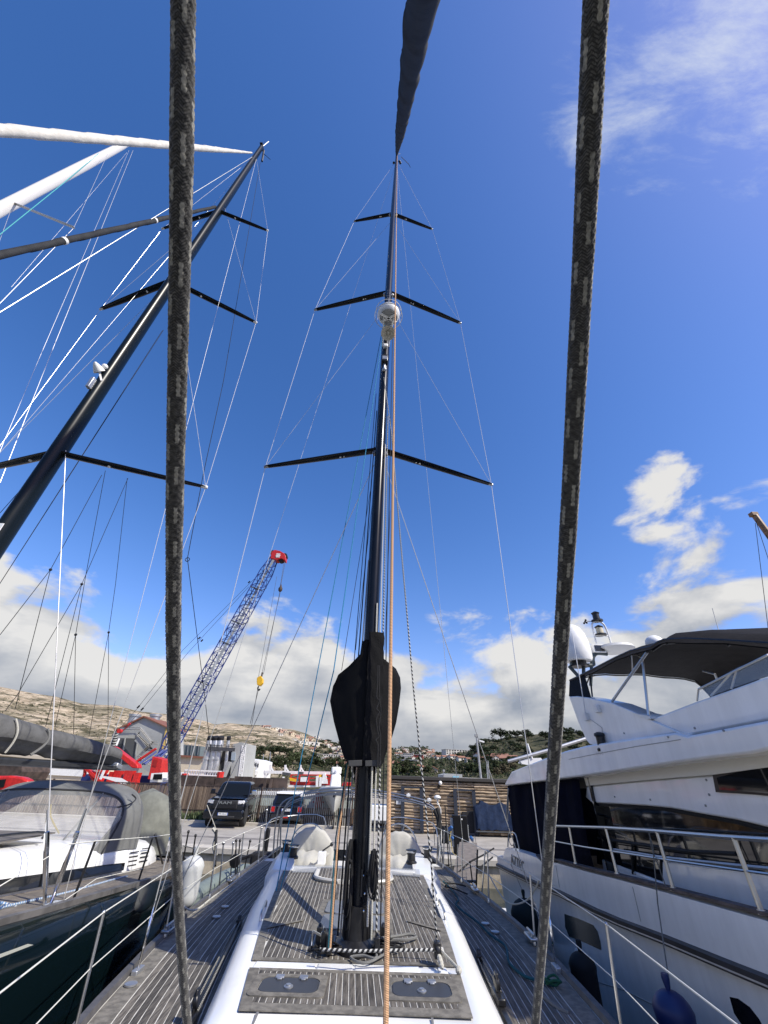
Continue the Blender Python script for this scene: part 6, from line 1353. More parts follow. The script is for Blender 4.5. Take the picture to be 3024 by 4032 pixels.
# white box trailer behind the mast foot
wl=gq(1498,3276); b=MB(); b.box(-.62,.62,0,1.6,.45,P(1498,3172,wl.y).z-QZ); WB=thing('box_trailer','white box trailer behind the mast','trailer',(wl.x-.15,wl.y,QZ),rz=.02); b.build('body',WHITE,WB,bevel=.04); b=MB(); b.box(-.66,.66,-.03,1.65,.36,.45); b.build('chassis',DGREY,WB)
for s in (-1,1): wheel(WB,s*.55,.8,.26,.16,ALU)
b=MB(); q=gq(1247,3225); q=P(1247,3178,30.5); b.lathe([(.25,0),(.25,.75),(.27,.78),(.2,.82)],(q.x,30.9,P(1247,3180,30.9).z),18); b.bar((q.x-.38,30.9,P(1247,3158,30.9).z),(q.x+.38,30.9,P(1247,3158,30.9).z),.08,.08); single('gas_bottle',b,RED,'red cylinder with handles before the pale green container','cylinder')
# tarpaulin-covered trolley
tpl=gq(1938,3292); TP=thing('covered_trolley','blue tarpaulin draped over a trolley beside the timber cabin','trolley',(tpl.x,tpl.y,QZ),rz=.05)
b=MB(); secs=[]
for i in range(15):
    u=i/14; x=-.95+1.9*u; top=1.30+.10*math.sin(u*9)+(.10 if .2<u<.8 else -.05)
    secs.append([(x+.05*math.sin(k*2.2+i*1.7)+.04*mnoise.noise(V((i*.7,k*3,2))),-.52-.14*k+.11*mnoise.noise(V((i*.45,k*2.1,7))),top*(1-k)+.30*k+(.10*mnoise.noise(V((i*.6,1,4))) if k==1 else 0)) for k in (0,.12,.3,.55,.8,1)][::-1]+[(x,.0,top+.05),(x,.55,top),(x,.6,.3)])
b.loft(secs,cap=True); b.build('tarpaulin',BLUET,TP,ang=50)
b=MB(); b.bar((-.9,-.45,.22),(.9,-.45,.22),.06,.06); b.bar((-.9,.45,.22),(.9,.45,.22),.06,.06); b.bar((-.9,-.45,.22),(-.9,.45,.22),.06,.05); b.bar((.9,-.45,.22),(.9,.45,.22),.06,.05); b.build('frame',GREY,TP)
for x,y in ((-.8,-.45),(.8,-.45),(-.8,.45),(.8,.45)): b=MB(); b.lathe([(.09,-.03),(.1,0),(.09,.03)],(x,y,.10),12,ax=(1,0,0)); b.build('castor',TYRE,TP)
b=MB(); b.box(-1.6,-1.0,-.3,.5,.0,1.0); single('dark_crate',b,mat('near_black',(.01,.01,.012),.8),'black crate standing left of the blue tarpaulin','crate').location=(tpl.x-1.25,tpl.y+.1,QZ)
# service pedestals
pl_=gq(1818,3366); PD=thing('service_pedestal','tall black service pedestal with blue sockets on the quay edge','service pedestal',(pl_.x,pl_.y,QZ),rz=.1)
hh=P(1800,3210,pl_.y).z-QZ
b=MB(); b.box(-.29,.29,-.12,.16,.0,hh); b.build('body',mat('pedestal_black',(.008,.008,.009),.5,spec=.15),PD,bevel=.02); b=MB(); b.ball((.05,-.14,hh-.12),.03); b.build('lamp',WHITE,PD)
b=MB(); b.box(-.36,-.29,-.06,.14,.25,hh-.1); b.box(.29,.33,-.06,.14,.1,hh-.3); b.build('side_panel',GREY,PD)
PB=mat('plug_blue',(.03,.11,.30),.45)
for x,z in ((-.42,hh-.42),(-.40,hh-.75),(.42,hh-.72)): b=MB(); b.lathe([(.05,-.12),(.065,-.1),(.065,.06),(.045,.1)],(x,-.08,z),12,ax=(.5*(1 if x<0 else -1),-.6,.5)); b.build('power_plug',PB,PD)
b=MB(); b.tube(smoothpts([(-.42,-.15,hh-.5),(-.52,-.2,hh-.8),(-.46,-.2,.5),(-.42,-.25,.1),(-.3,-.7,.0),(-.35,-.9,-.3)],4),.014,6); b.build('yellow_cable',R_YEL,PD)
b=MB(); b.tube(smoothpts([(.46,-.15,hh-.78),(.55,-.2,hh-.95),(.52,-.2,.6),(.35,-.3,.3)],4),.012,6); b.build('cable',R_GREY,PD)
for px,py,w,h,lb in ((1862,3370,.26,.98,'white power pedestal with black sockets right of the black pedestal'),(1777,3364,.40,.62,'low white meter box left of the black pedestal')):
    q=gq(px,py); b=MB(); b.box(-w/2,w/2,-.1,.15,0,h); PP=thing('power_pedestal',lb,'power pedestal',(q.x,q.y,QZ)); b.build('body',WHITE,PP,bevel=.03)
    if h>.8:
        b=MB(); b.box(-.08,.08,-.112,-.102,h-.27,h-.10); b.build('meter_window',RUB,PP)
        for z in (.42,.28): b=MB(); b.lathe([(.06,0),(.05,.05)],(-.02,-.10,z),12,ax=(0,-1,0)); b.build('socket',RUB,PP)
q=gq(1752,3345); b=MB(); b.lathe([(.3,-.1),(.3,-.07),(.16,-.06),(.16,.06),(.3,.07),(.3,.1)],(q.x,q.y-.2,QZ+.5),20,ax=(.9,.35,0)); single('cable_reel',b,RUB,'black cable reel left of the pedestals on the quay','cable reel')
# gangways and boards at the sterns
b=MB(); q0=G(1828,3470,1.1); q1=gq(1850,3400); b.bar(q0,q1+V((0,0,.55)),.62,.05); single('boarding_plank',b,mat('grey_brown_board',(.17,.145,.12),.8,var=.2),'grey brown boarding plank tilted up at the right stern','gangway')
for pts,r,m,lb in (([(1800,3440),(1850,3395),(1900,3368),(1945,3340)],.02,R_BLK,'thick black mooring line crossing to the motor yacht stern, upper'),([(1815,3465),(1860,3440),(1910,3400),(1940,3375)],.02,R_BLK,'thick black mooring line crossing to the motor yacht stern, lower'),([(1775,3470),(1760,3420),(1800,3405),(1850,3410),(1880,3390),(1875,3360)],.016,R_GREY,'grey mooring line hanging by the pedestals')):
    b=MB(); b.tube(smoothpts([P(x,y,14.2+i*.3) for i,(x,y) in enumerate(pts)],4),r,6); single('mooring_line',b,m,lb,'rope')
# stern poles of the own yacht and fishing rods: thin uprights at the pushpit
for i,(px,pt,yy) in enumerate((((1770,3450),(1752,3170),13.0),((1742,3440),(1722,3290),12.7),((1800,3440),(1803,3325),13.4),((1875,3500),(1880,3345),10.6),((1898,3515),(1910,3350),10.3),((1782,3450),(1760,3250),13.1),((1862,3490),(1850,3390),11.4))):
    b=MB(); b.tube([P(*px,yy),P(*pt,yy)],.014 if i!=3 else .017,6); b.build('stern_upright',CARB if i in (0,3,6) else STEEL,YA)
for i,(px,pt,yy) in enumerate((((930,3470),(945,3310),11.2),((905,3480),(918,3320),11.4),((955,3455),(985,3312),12.1),((925,3480),(930,3310),11.3),((1040,3440),(1050,3190),12.9),((1000,3450),(1030,3260),12.8),((860,3520),(880,3320),9.9))):
    b=MB(); b.tube([P(*px,yy),P(*pt,yy)],.014,6); b.ball(P(*pt,yy),.03,n=8,k=6); b.build('stern_upright',CARB if i in(0,2,3) else STEEL,YA)
b=MB(); a=P(852,3270,11); c=P(846,3410,10.6); b.tube([P(815,3170,11),a],.008,6); b.tube([a,c],.03,8,m=1); b.tube(smoothpts([P(838,3262,11),P(852,3285,11),P(842,3330,11),P(850,3370,11)],4),.035,6,m=0); b.build('wrapped_pole',[R_WH,RUB],YA)
b=MB(); q=P(925,3390,11.4); b.lathe([(.03,-.05),(.12,-.03),(.12,.03),(.03,.05)],q,14,ax=(.3,.9,0)); b.bar(q,q+V((.35,.1,.1)),.06,.06); b.build('outboard_bracket',CARB,YA,bevel=.01)
b=MB(); q=P(1030,3380,12.5); b.box(q.x-.25,q.x+.25,q.y-.15,q.y+.15,q.z-.12,q.z+.12); b.build('stern_bag',RUB,YA,bevel=.06)
b=MB(); q=P(1055,3270,12.7); b.box(q.x-.06,q.x+.06,q.y-.05,q.y+.05,q.z-.5,q.z+.06); b.build('folded_gangway',CARB,YA,bevel=.03)
b=MB(); q=P(1722,3230,12.6); b.tube(smoothpts([q+V((-.06,0,.2)),q+V((.06,-.05,-.1)),q+V((-.05,-.08,-.25)),q+V((.06,-.05,.05)),q+V((0,0,.25))],4),.05,8); b.build('rolled_strap',RUB,YA)
q=P(1262,3440,10.4); b=MB(); b.box(q.x-.075,q.x+.075,q.y-.08,q.y+.08,1.78,1.97); b.tube([(q.x,q.y,1.98),P(1306,3325,10.5)],.016,6,m=1); b.ball(P(1306,3325,10.5),.035,m=1); b.build('engine_control',[WHITE,CARB],YA,bevel=.015)
q=P(1348,3420,11.0); b=MB(); b.tube([q+V((.12,0,-.35)),q+V((.12,0,.15)),q+V((.02,0,.2))],.012,6); b.lathe([(.16,-.05),(.18,0),(.16,.05)],q+V((-.05,.1,-.15)),16,ax=(.3,1,0)); b.build('compass_guard',STEEL,YA)
# weeds along the fence foot
lv=mat('weed_leaf',(.07,.10,.035),.7,rnd=.2); b=MB()
def tuft(b,c,r,n,h):
    for _ in range(n):
        a=random.uniform(0,2*PI); q=V((c[0]+r*random.gauss(0,.5),c[1]+r*.5*random.gauss(0,.5),c[2])); d=V((math.cos(a)*.35,math.sin(a)*.35,1)).normalized(); hh=h*random.uniform(.4,1); s=V((math.sin(a),-math.cos(a),0))*hh*.16
        b.add([q-s,q+s,q+d*hh],[(0,1,2)])
for px,py,r,n,h in ((720,3245,.9,160,.55),(690,3250,.5,80,.5),(760,3248,.7,70,.35),(600,3255,.8,80,.4),(1010,3235,.5,60,.35)):
    g=gq(px,py); tuft(b,(g.x,FY-.5,QZ),r,n,h)
o=b.build('weeds',lv,None,smooth=False); o['kind']='stuff'
b=MB(); 
g=P(580,3220,FY-.6); tuft(b,(g.x,FY-.6,QZ),1.1,260,1.3); o=b.build('dry_weeds',mat('dry_weed',(.20,.12,.05),.8),None,smooth=False); o['kind']='stuff'
# ================================================================ YARD BEHIND THE FENCE
# ---- crawler crane: blue lattice boom, red head, yellow hook block
KY=60.0
k0=P(610,3040,KY); k1=P(1085,2190,KY)
CN=thing('crawler_crane','blue lattice boom crane with red head rising left of the mast','crane',(k0.x,KY,.7))
bd=(k1-k0); BL=bd.length; bd.normalize(); bn_=V((0,1,0)); bs_=bd.cross(bn_).normalized()
def bw(t): return lin(t,[(0,.45),(.12,1.0),(.9,1.0),(1,.55)])
def bp(t,i,j): return k0.lerp(k1,t)+bs_*(i*.86*bw(t))+bn_*(j*.75*bw(t))
b=MB(); b.bar(k0-bd*.4,k0+bd*.2,.5,.5,bn_); boom=b.build('boom',BLUE,CN)
for i,j in ((-1,-1),(1,-1),(1,1),(-1,1)):
    b=MB(); b.tube([bp(t,i,j) for t in (0,.12,.5,.9,.985)],.085,6); b.build('chord',BLUE,boom)
NB=34
for k in range(NB):
    t0,t1=.985*k/NB,.985*(k+1)/NB; s=1 if k%2 else -1
    for a,c in (((t0,-s,-1),(t1,s,-1)),((t0,-s,1),(t1,s,1)),((t0,-1,s),(t1,-1,-s)),((t0,1,s),(t1,1,-s)),((t1,-1,-1),(t1,1,-1)),((t1,-1,1),(t1,1,1))):
        b=MB(); b.tube([bp(*a),bp(*c)],.042,4,cap=False); b.build('brace',BLUE,boom,smooth=False)
b=MB(); b.bar(bp(.14,-.45,-1)+V((0,-.1,0)),bp(.97,-.45,-1)+V((0,-.1,0)),.36,.06,bn_); b.build('walkway',mat('boom_walkway',(.28,.30,.31),.6),boom)
for t in (.34,.52,.62,.80): b=MB(); b.bar(bp(t,-1.2,-1),bp(t,1.1,-1),.14,.14,bn_); b.bar(bp(t,-1.3,-1),bp(t+.02,-1.9,-1),.08,.08,bn_); b.build('boom_joint',DGREY,boom)
b=MB(); hd=[P(1068,2205,KY),P(1072,2180,KY),P(1085,2172,KY),P(1105,2176,KY),P(1122,2186,KY),P(1128,2196,KY),P(1126,2212,KY),P(1110,2206,KY),P(1092,2212,KY)]; b.prism([p+V((0,-.7,0)) for p in hd],(0,1.4,0)); h=b.build('boom_head',RED,CN,bevel=.06)
for x,y in ((1076,2180),(1122,2192),(1108,2206)): b=MB(); b.lathe([(.42,-.5),(.46,-.4),(.42,.5)],P(x,y,KY),14,ax=(0,1,0)); b.build('sheave',RUB,h)
c=P(1095,2187,KY-.75)
for i in (-1,0,1): b=MB(); b.box(c.x-.38+.06*abs(i),c.x+.38-.06*abs(i),c.y-.03,c.y,c.z-.10+i*.26,c.z+.08+i*.26); b.build('emblem_stripe',WHITE,h,smooth=False)
CW=mat('crane_cable',(.06,.06,.065),.5,.5)
for a,c,r in (((1124,2210),(1104,2312),.03),((1119,2210),(1103,2312),.03),((1104,2330),(1032,2650),.03),((1102,2330),(1037,2655),.03),((1090,2270),(1018,2665),.025),((1018,2715),(985,2850),.035),((1014,2715),(990,2862),.035)):
    b=MB(); b.tube([P(*a,KY),P(*c,KY)],r,4); b.build('hoist_cable',CW,CN)
for a,c in (((1075,2210),(980,2300)),((980,2300),(720,2560)),((720,2560),(540,2790)),((540,2790),(470,2870)),((980,2310),(740,2570)),((740,2570),(556,2797)),((556,2797),(480,2880))):
    b=MB(); b.tube([P(*a,KY+.5),P(*c,KY+.5)],.03,4); b.build('pendant_cable',CW,CN)
for x,y in ((981,2292),(991,2303),(545,2783),(560,2792),(785,2512),(795,2522)): b=MB(); c=P(x,y,KY+.5); b.bar(c-V((.12,0,.16)),c+V((.12,0,.16)),.16,.16); b.build('cable_socket',RUB,CN)
b=MB(); c=P(1104,2320,KY); b.lathe([(.10,-.45),(.30,-.25),(.34,.1),(.2,.35),(.06,.8)],c,12); b.build('weight_ball',RUST,CN)
b=MB(); hp=[(1014,2670),(1028,2662),(1037,2674),(1036,2690),(1026,2702),(1014,2698),(1013,2685)]; b.prism([P(x,y,KY)+V((0,-.35,0)) for x,y in hp],(0,.7,0)); hk=b.build('hook_block',YEL,CN,bevel=.05)
b=MB(); b.bar(P(1033,2648,KY),P(1030,2664,KY),.18,.2); b.build('hook_shackle',RUST,hk); b=MB(); b.tube(smoothpts([P(1019,2702,KY),P(1015,2710,KY),P(1019,2718,KY),P(1024,2712,KY)],4),.10,6); b.build('hook',CARB,hk)
# its body: red gantry, counterweight, arm, tracks
def pris(name,pts,Y,th,m,par,bevel=0.0):
    b=MB(); b.prism([P(x,y,Y) for x,y in pts],(0,th,0)); return b.build(name,m,par,bevel=bevel,ang=25)
pris('counterweight',[(600,2978),(642,2990),(630,3045),(612,3072),(580,3068),(588,3040)],52,2.2,RED,CN,.05)
pris('counterweight_recess',[(606,2990),(620,2994),(614,3020),(602,3016)],51.95,.03,mat('dark_red',(.28,.012,.01),.5),CN)
pris('gantry_arm',[(445,2938),(455,2945),(540,3010),(542,3025),(520,3024),(446,2962)],52,1.0,RED,CN,.05)
pris('back_stay',[(500,2860),(508,2845),(512,2850),(468,2888)],54,.3,RED,CN)
pris('gantry_strut',[(535,2995),(610,2945),(614,2950),(540,3000)],53,.3,RED,CN)
b=MB(); b.lathe([(.22,-.25),(.22,.25)],P(472,2879,53),14,ax=(0,1,0)); b.build('winch_drum',RED,CN)
for i,(x0,x1) in enumerate(((545,570),(570,600),(600,625),(560,640))): b=MB(); b.tube([P(x0,3010,54),P(x1+45,2960-8*i,56)],.10,6); b.build('boom_foot',BLUE,CN)
b=MB(); a=P(360,3070,56); c=P(660,3070,56); b.box(a.x,c.x,54,58,.7,P(500,3052,56).z); b.build('deck_pontoon',mat('deep_blue',(.015,.03,.13),.5),CN)
for px,w,h in ((450,40,34),(495,44,34),(528,26,26),(425,20,30)):
    b=MB(); c=P(px,3068,51); s=w/1550*42; z1=P(px,3068-h,51).z; z0=.7
    b.loft([[(c.x-s,51,z0),(c.x+s,51,z0),(c.x+s,52,z0),(c.x-s,52,z0)],[(c.x-s*.35,51.2,(z0+z1)/2+.3),(c.x+s*.35,51.2,(z0+z1)/2+.3),(c.x+s*.35,51.8,(z0+z1)/2+.3),(c.x-s*.35,51.8,(z0+z1)/2+.3)],[(c.x-s*.4,51.2,z1),(c.x+s*.4,51.2,z1),(c.x+s*.4,51.8,z1),(c.x-s*.4,51.8,z1)]],closed=True,cap=True); single('red_bollard',b,RED,{450:'wide red bollard foot, left one of the pair under the crane arm',495:'wide red bollard foot nearest the crane counterweight',528:'small red bollard beside the crane counterweight',425:'narrow red bollard farthest left under the sail cover end'}[px],'bollard')
b=MB(); c=P(365,3050,50); 
for i in range(9): b.bar(c+V((random.uniform(-1.2,1.6),random.uniform(-.3,.3),random.uniform(-.8,.3))),c+V((random.uniform(-1.2,1.6),random.uniform(-.3,.3),random.uniform(-.2,.9))),.22,.22)
single('red_machinery',b,RED,'red winch machinery behind the sprayhood of the left neighbour','machinery')
b=MB(); b.bar(P(395,3068,49),P(420,3012,49),.22,.1); single('white_plank',b,WHITE,'white board leaning by the red machinery','board')
b=MB(); b.loft([[P(390,3058,46),P(410,3056,46),P(480,3064,46),P(515,3085,46),P(518,3098,46),P(500,3092,46)],[P(390,3058,48),P(410,3056,48),P(480,3064,48),P(515,3085,48),P(518,3098,48),P(500,3092,48)]],cap=True); single('white_van_roof',b,WHITE,'white van roof showing above the sprayhood of the left neighbour','van')
# red van and brown box far left
b=MB(); pts=[(-160,3120),(-150,3058),(40,3054),(85,3060),(110,3072),(108,3090),(60,3096),(20,3120)]; b.prism([P(x,y,24) for x,y in pts],(0,.5,0)); RVN=thing('red_van','red van behind the left neighbour at the left edge','van',(P(0,3090,24).x,24,QZ)); b.build('body',RED,RVN,bevel=.08); b=MB(); b.prism([P(x,y,23.95) for x,y in ((-20,3072),(22,3068),(12,3100),(-20,3104))],(0,.05,0)); b.build('side_window',CGLASS,RVN); 
for px in (-100,60): wheel(RVN,P(px,3150,24).x-P(0,3090,24).x,-.1,.33,.22,ALU) 
# ---- buildings behind the yard, each with its own openings
STW=mat('render_pale',(.50,.48,.43),.9,var=.1,scale=.4,dirt=.3); STY=mat('render_yellow',(.62,.44,.13),.9,var=.1,dirt=.2); STC=mat('render_cream',(.58,.50,.38),.9,var=.08,dirt=.2); STO=mat('render_orange',(.62,.20,.04),.85,var=.08); STG=mat('cladding_grey',(.36,.37,.36),.7,var=.1,scale=.3,dirt=.3); WIN=mat('window_dark',(.02,.024,.03),.15); TILE=mat('roof_tiles',(.27,.135,.09),.9,var=.25,scale=3,rnd=.15); RIM=mat('roof_rim_brown',(.20,.08,.05),.8)
def bld(name,label,cat,pts,Y,dep,m,ground=None):
    """a solid building from the outline of its near face; feet run down to the ground"""
    c=P(*pts[0],Y); t=thing(name,label,cat,(c.x,Y,.7)); q=[P(x,y,Y) for x,y in pts]; q=[V((p.x,p.y,.65)) if i in (ground or ()) else p for i,p in enumerate(q)]
    b=MB(); b.prism(q,(0,dep,0)); b.build('wall',m,t,smooth=False); return t
GB=bld('gable_hall','grey gable ended hall with outside steel stairs behind the crane','industrial hall',[(440,3090),(452,2872),(565,2821),(656,2862),(652,3090)],75,7,STG,(0,4))
pris('roof_edge',[(448,2874),(565,2818),(662,2864),(662,2868),(565,2824),(450,2879)],74.6,8,RIM,GB)
pris('yellow_gable_side',[(652,2868),(664,2872),(640,2990),(628,3000)],74.8,.15,STY,GB)
pris('open_bay',[(448,2905),(543,2908),(530,3010),(440,3010)],74.9,.1,mat('bay_dark',(.07,.075,.08),.8),GB)
for x in (490,541): pris('bay_post',[(x,2905),(x+4,2905),(x-12,3010),(x-16,3010)],74.7,.15,GREY,GB)
pris('door',[(544,2866),(558,2867),(553,2905),(537,2903)],74.85,.1,mat('door_grey',(.20,.22,.24),.6),GB)
pris('window',[(470,2928),(482,2929),(475,2948),(463,2946)],74.8,.1,WIN,GB)
for i,(a,c) in enumerate((((470,2882),(552,2880)),((552,2880),(595,2935)),((595,2935),(622,2938)),((540,2905),(585,2948)),((595,2940),(545,2990)),((545,2990),(600,3030)))):
    b=MB(); b.bar(P(*a,73.5),P(*c,73.5),1.0,.12,(0,1,0)); b.build('stair_flight',GREY,GB,smooth=False)
    b=MB(); [b.tube([P(a[0],a[1]-u,73),P(c[0],c[1]-u,73)],.05,4) for u in (9,17)]; o=b.build('stair_rail',PALE,GB); o['kind']='stuff'
for px in (525,607): b=MB(); c=P(px,2838,79); b.lathe([(.85,-1.2),(.85,.6),(1.0,.65),(1.0,1.0)],c,14); b.build('roof_vent',ALU,GB)
LB=bld('long_shed','long low white and yellow shed behind the left neighbour','shed',[(-300,3120),(-300,2972),(0,2966),(380,3008),(376,3120)],70,14,STC,(0,4))
pris('roof',[(-310,2976),(-310,2952),(0,2958),(385,3002),(385,3014),(0,2974)],69.5,15,mat('shed_roof',(.52,.46,.36),.8),LB)
pris('white_band',[(60,3018),(372,3034),(370,3060),(60,3045)],69.8,.2,WHITE,LB)
for x0,x1 in ((86,132),(226,252)): pris('window',[(x0,3000+x0*.04),(x1,3000+x1*.04),(x1-2,3014+x1*.04),(x0-2,3014+x0*.04)],69.85,.1,WIN,LB)
BX=bld('brown_hut','dark brown sloping roofed hut at the left edge','hut',[(-120,3070),(-110,2990),(60,2992),(85,3005),(85,3040),(60,3060)],46,4,RUST,(0,5))
BB=bld('beige_block','beige flat roofed block left of the exhaust stacks','building',[(640,3090),(650,2985),(700,2975),(800,2984),(792,3090)],68,12,STC,(0,4))
pris('roof_edge',[(640,2986),(700,2972),(806,2979),(806,2986),(700,2980),(640,2994)],67.6,13,RIM,BB)
pris('yellow_panel',[(626,3000),(668,2995),(664,3060),(630,3062)],67.7,.2,STY,BB)
GH=bld('glass_hall','dark glazed hall roof beyond the beige block','building',[(670,2990),(676,2928),(790,2938),(784,2990)],95,12,mat('glass_hall',(.10,.13,.14),.25),())
for x in range(684,790,14): pris('glazing_bar',[(x,2930),(x+2,2930),(x-3,2972),(x-5,2972)],94.8,.1,ALU,GH)
FP=bld('filter_plant','grey filter plant with silver exhaust stacks behind the pickup','plant',[(905,3120),(918,2930),(930,2928),(945,2922),(960,2926),(938,3120)],46,5,STG,(0,5))
pris('dark_housing',[(800,3070),(818,2945),(920,2950),(905,3070)],46.4,4,DGREY,FP)
SIL=mat('silver_lagging',(.55,.55,.54),.35,.7,var=.15,dirt=.3)
for px,pb in ((828,802),(850,828),(869,845),(900,885)):
    b=MB(); top=P(px,2912,45.5); b.tube([P(pb,3045,45.5),P(px-3,2935,45.5),top],[.34,.36,.30] if px<890 else [.16]*3,12); s_=b.build('exhaust_stack',SIL,FP); b=MB(); b.tube([top,P(px+2,2900,45.4)],[.33,.30] if px<890 else [.22,.2],12); b.build('stack_mouth',RUB,s_)
    if px<890:
        for q in (2960,2990): b=MB(); c=P(px-4-(q-2935)*.2,q,45.5); b.lathe([(.41,-.05),(.41,.05)],c,14); b.build('clamp_ring',ALU,s_)
pris('opening',[(872,2965),(888,2955),(892,2985),(876,2998)],46.2,.2,RUB,FP)
pris('door',[(912,2962),(928,2964),(924,2995),(909,2993)],45.9,.1,mat('pale_blue_door',(.30,.36,.42),.5),FP)
b=MB(); [b.bar(P(816+i*14,2944,45),P(816+i*14,2930,45),.05,.05) for i in range(8)]; b.bar(P(812,2946,45),P(925,2952,45),.1,.3); b.bar(P(812,2932,45),P(925,2940,45),.05,.05); o=b.build('service_rail',DGREY,FP,smooth=False); o['kind']='stuff'
pris('stair',[(905,3000),(880,3060),(866,3060),(893,2998)],44.5,.8,GREY,FP)
b=MB(); [b.bar(P(956-i*.9,2940+i*8,46),P(966-i*.9,2941+i*8,46),.10,.12) for i in range(14)]; b.bar(P(955,2935,46),P(940,3060,46),.1,.1); b.bar(P(967,2935,46),P(952,3060,46),.1,.1); o=b.build('white_ladder',WHITE,FP,smooth=False); o['kind']='stuff'
OB=bld('orange_building','orange and white building with a balcony beyond the tank','building',[(950,3075),(958,2984),(994,2987),(1022,2996),(1008,3075)],78,10,WHITE,(0,4))
pris('orange_front',[(960,2990),(991,2992),(984,3030),(955,3026)],77.8,.15,STO,OB)
for x in (999,1006,1014): pris('window',[(x,3000+(x-999)*.4),(x+4,3001+(x-999)*.4),(x+2,3016+(x-999)*.4),(x-2,3015+(x-999)*.4)],77.8,.15,WIN,OB)
pris('balcony',[(984,3028),(1010,3036),(1004,3052),(982,3042)],76.5,1.4,WHITE,OB)
b=MB(); c=P(962,3060,52); b.lathe([(1.05,.7-c.z),(1.05,P(962,3022,52).z-c.z),(.8,P(962,3015,52).z-c.z),(.2,P(962,3012,52).z-c.z)],c,20); single('tank',b,mat('tank_grey_cream',(.42,.41,.36),.6,dirt=.4),'round grey storage tank before the orange building','tank')
WF=thing('white_railing','white tubular railing on a low red deck left of the pickup','railing',P(770,3085,40)-V((0,0,1)))
for i in range(15): 
    b=MB(); x=722+i*10; b.bar(P(x,3082+i*.5,40),P(x+8,3032+i*.4,40),.09,.09); b.build('upright',WHITE,WF,smooth=False)
for y in (3032,3050): b=MB(); b.bar(P(728,y,39.9),P(872,y+6,39.9),.09,.09); b.build('rail',WHITE,WF,smooth=False)
b=MB(); b.box(P(715,3085,40).x,P(865,3085,40).x,39.6,42,.7,P(780,3072,40).z); b.build('red_deck',RED,WF)
for px,h in ((722,40),(862,46)):
    b=MB(); c=P(px,3085,39.3); b.tube([V((c.x,c.y,.7)),P(px+8,3085-h,39.3)],.28,8); single('red_post',b,RED,'red post at the left end of the white railing' if px<800 else 'red post at the right end of the white railing','post')
b=MB(); pts=[(655,3070),(660,3040),(716,3044),(716,3078)]; b.prism([P(x,y,43) for x,y in pts],(0,2,0)); VN=thing('white_truck','white truck cab behind the slat fence','truck',(P(690,3060,43).x,44,.7)); b.build('cab',WHITE,VN); pris('windscreen',[(606,3048),(638,3048),(636,3070),(600,3070)],42.9,.1,CGLASS,VN); pris('cab_side',[(596,3045),(640,3042),(640,3080),(590,3080)],43.2,2,WHITE,VN)
# ---- red work platform, white gantry beam
GT_=thing('white_gantry','white gangway beam on A frames above the red work platform','gangway',P(1040,3066,42)-V((0,0,1)))
b=MB(); b.bar(P(1042,3040,42),P(1300,3044,42),.22,.22); b.build('beam',WHITE,GT_)
for x in (1062,1121,1180): b=MB(); b.bar(P(x+2,3040,42),P(x+3,3012,42),.16,.16); b.bar(P(x+16,3040,42),P(x+4,3020,42),.10,.10); b.build('a_frame',WHITE,GT_,smooth=False)
b=MB(); b.bar(P(1042,3064,42),P(1042,3034,42),.14,.14); b.bar(P(1042,3064,42),P(1062,3038,42),.1,.1); b.build('leg',WHITE,GT_,smooth=False)
RP=thing('work_platform','red steel work platform with mesh basket behind the palisade fence','work platform',P(1230,3090,40)-V((0,0,1)))
pris('deck',[(1140,3078),(1320,3080),(1320,3092),(1142,3090)],40,2.5,RED,RP)
pris('skirt',[(1135,3092),(1318,3094),(1318,3100),(1135,3099)],39.9,2.6,WHITE,RP)
for x in (1145,1180,1215,1250,1294,1320): b=MB(); b.bar(P(x,3080,40),P(x+1,3050,40),.10,.10); b.build('upright',RED,RP,smooth=False)
for y in (3051,3064): b=MB(); b.bar(P(1145,y,40),P(1320,y+1,40),.08,.08); b.build('rail',RED,RP,smooth=False)
for x in (1300,1307,1314): b=MB(); b.bar(P(x,3080,39.95),P(x,3052,39.95),.05,.05); b.build('basket_bar',RED,RP,smooth=False)
for y in (3058,3065,3072): b=MB(); b.bar(P(1294,y,39.93),P(1320,y,39.93),.05,.05); b.build('basket_bar',RED,RP,smooth=False)
for i,(pts,m,nm) in enumerate(((((1184,3060),(1210,3060),(1209,3078),(1182,3078)),WHITE,'white_tank'),(((1244,3056),(1254,3054),(1252,3098),(1243,3098)),WHITE,'white_column'),(((1258,3060),(1268,3060),(1264,3096),(1256,3096)),WHITE,'white_column'),(((1272,3044),(1280,3044),(1290,3086),(1266,3086)),WHITE,'white_cover'),(((1138,3062),(1166,3068),(1164,3078),(1142,3074)),YEL,'yellow_crate'),(((1256,3050),(1268,3050),(1266,3060),(1256,3060)),YEL,'yellow_crate'),(((1112,3040),(1140,3044),(1138,3054),(1110,3052)),DGREY,'dark_winch'),(((1175,3038),(1192,3040),(1190,3050),(1174,3050)),DGREY,'dark_winch'))): pris(nm,pts,39.6+.05*i,.6,m,RP)
pris('white_leg',[(1112,3058),(1118,3058),(1114,3096),(1108,3096)],39.5,.3,WHITE,RP)
b=MB(); b.prism([P(x,y,45) for x,y in ((1348,3086),(1352,3080),(1382,3082),(1380,3094),(1346,3094))],(0,2,0)); single('red_white_car',b,RED,'small red and white vehicle just left of the mast above the fence','vehicle')
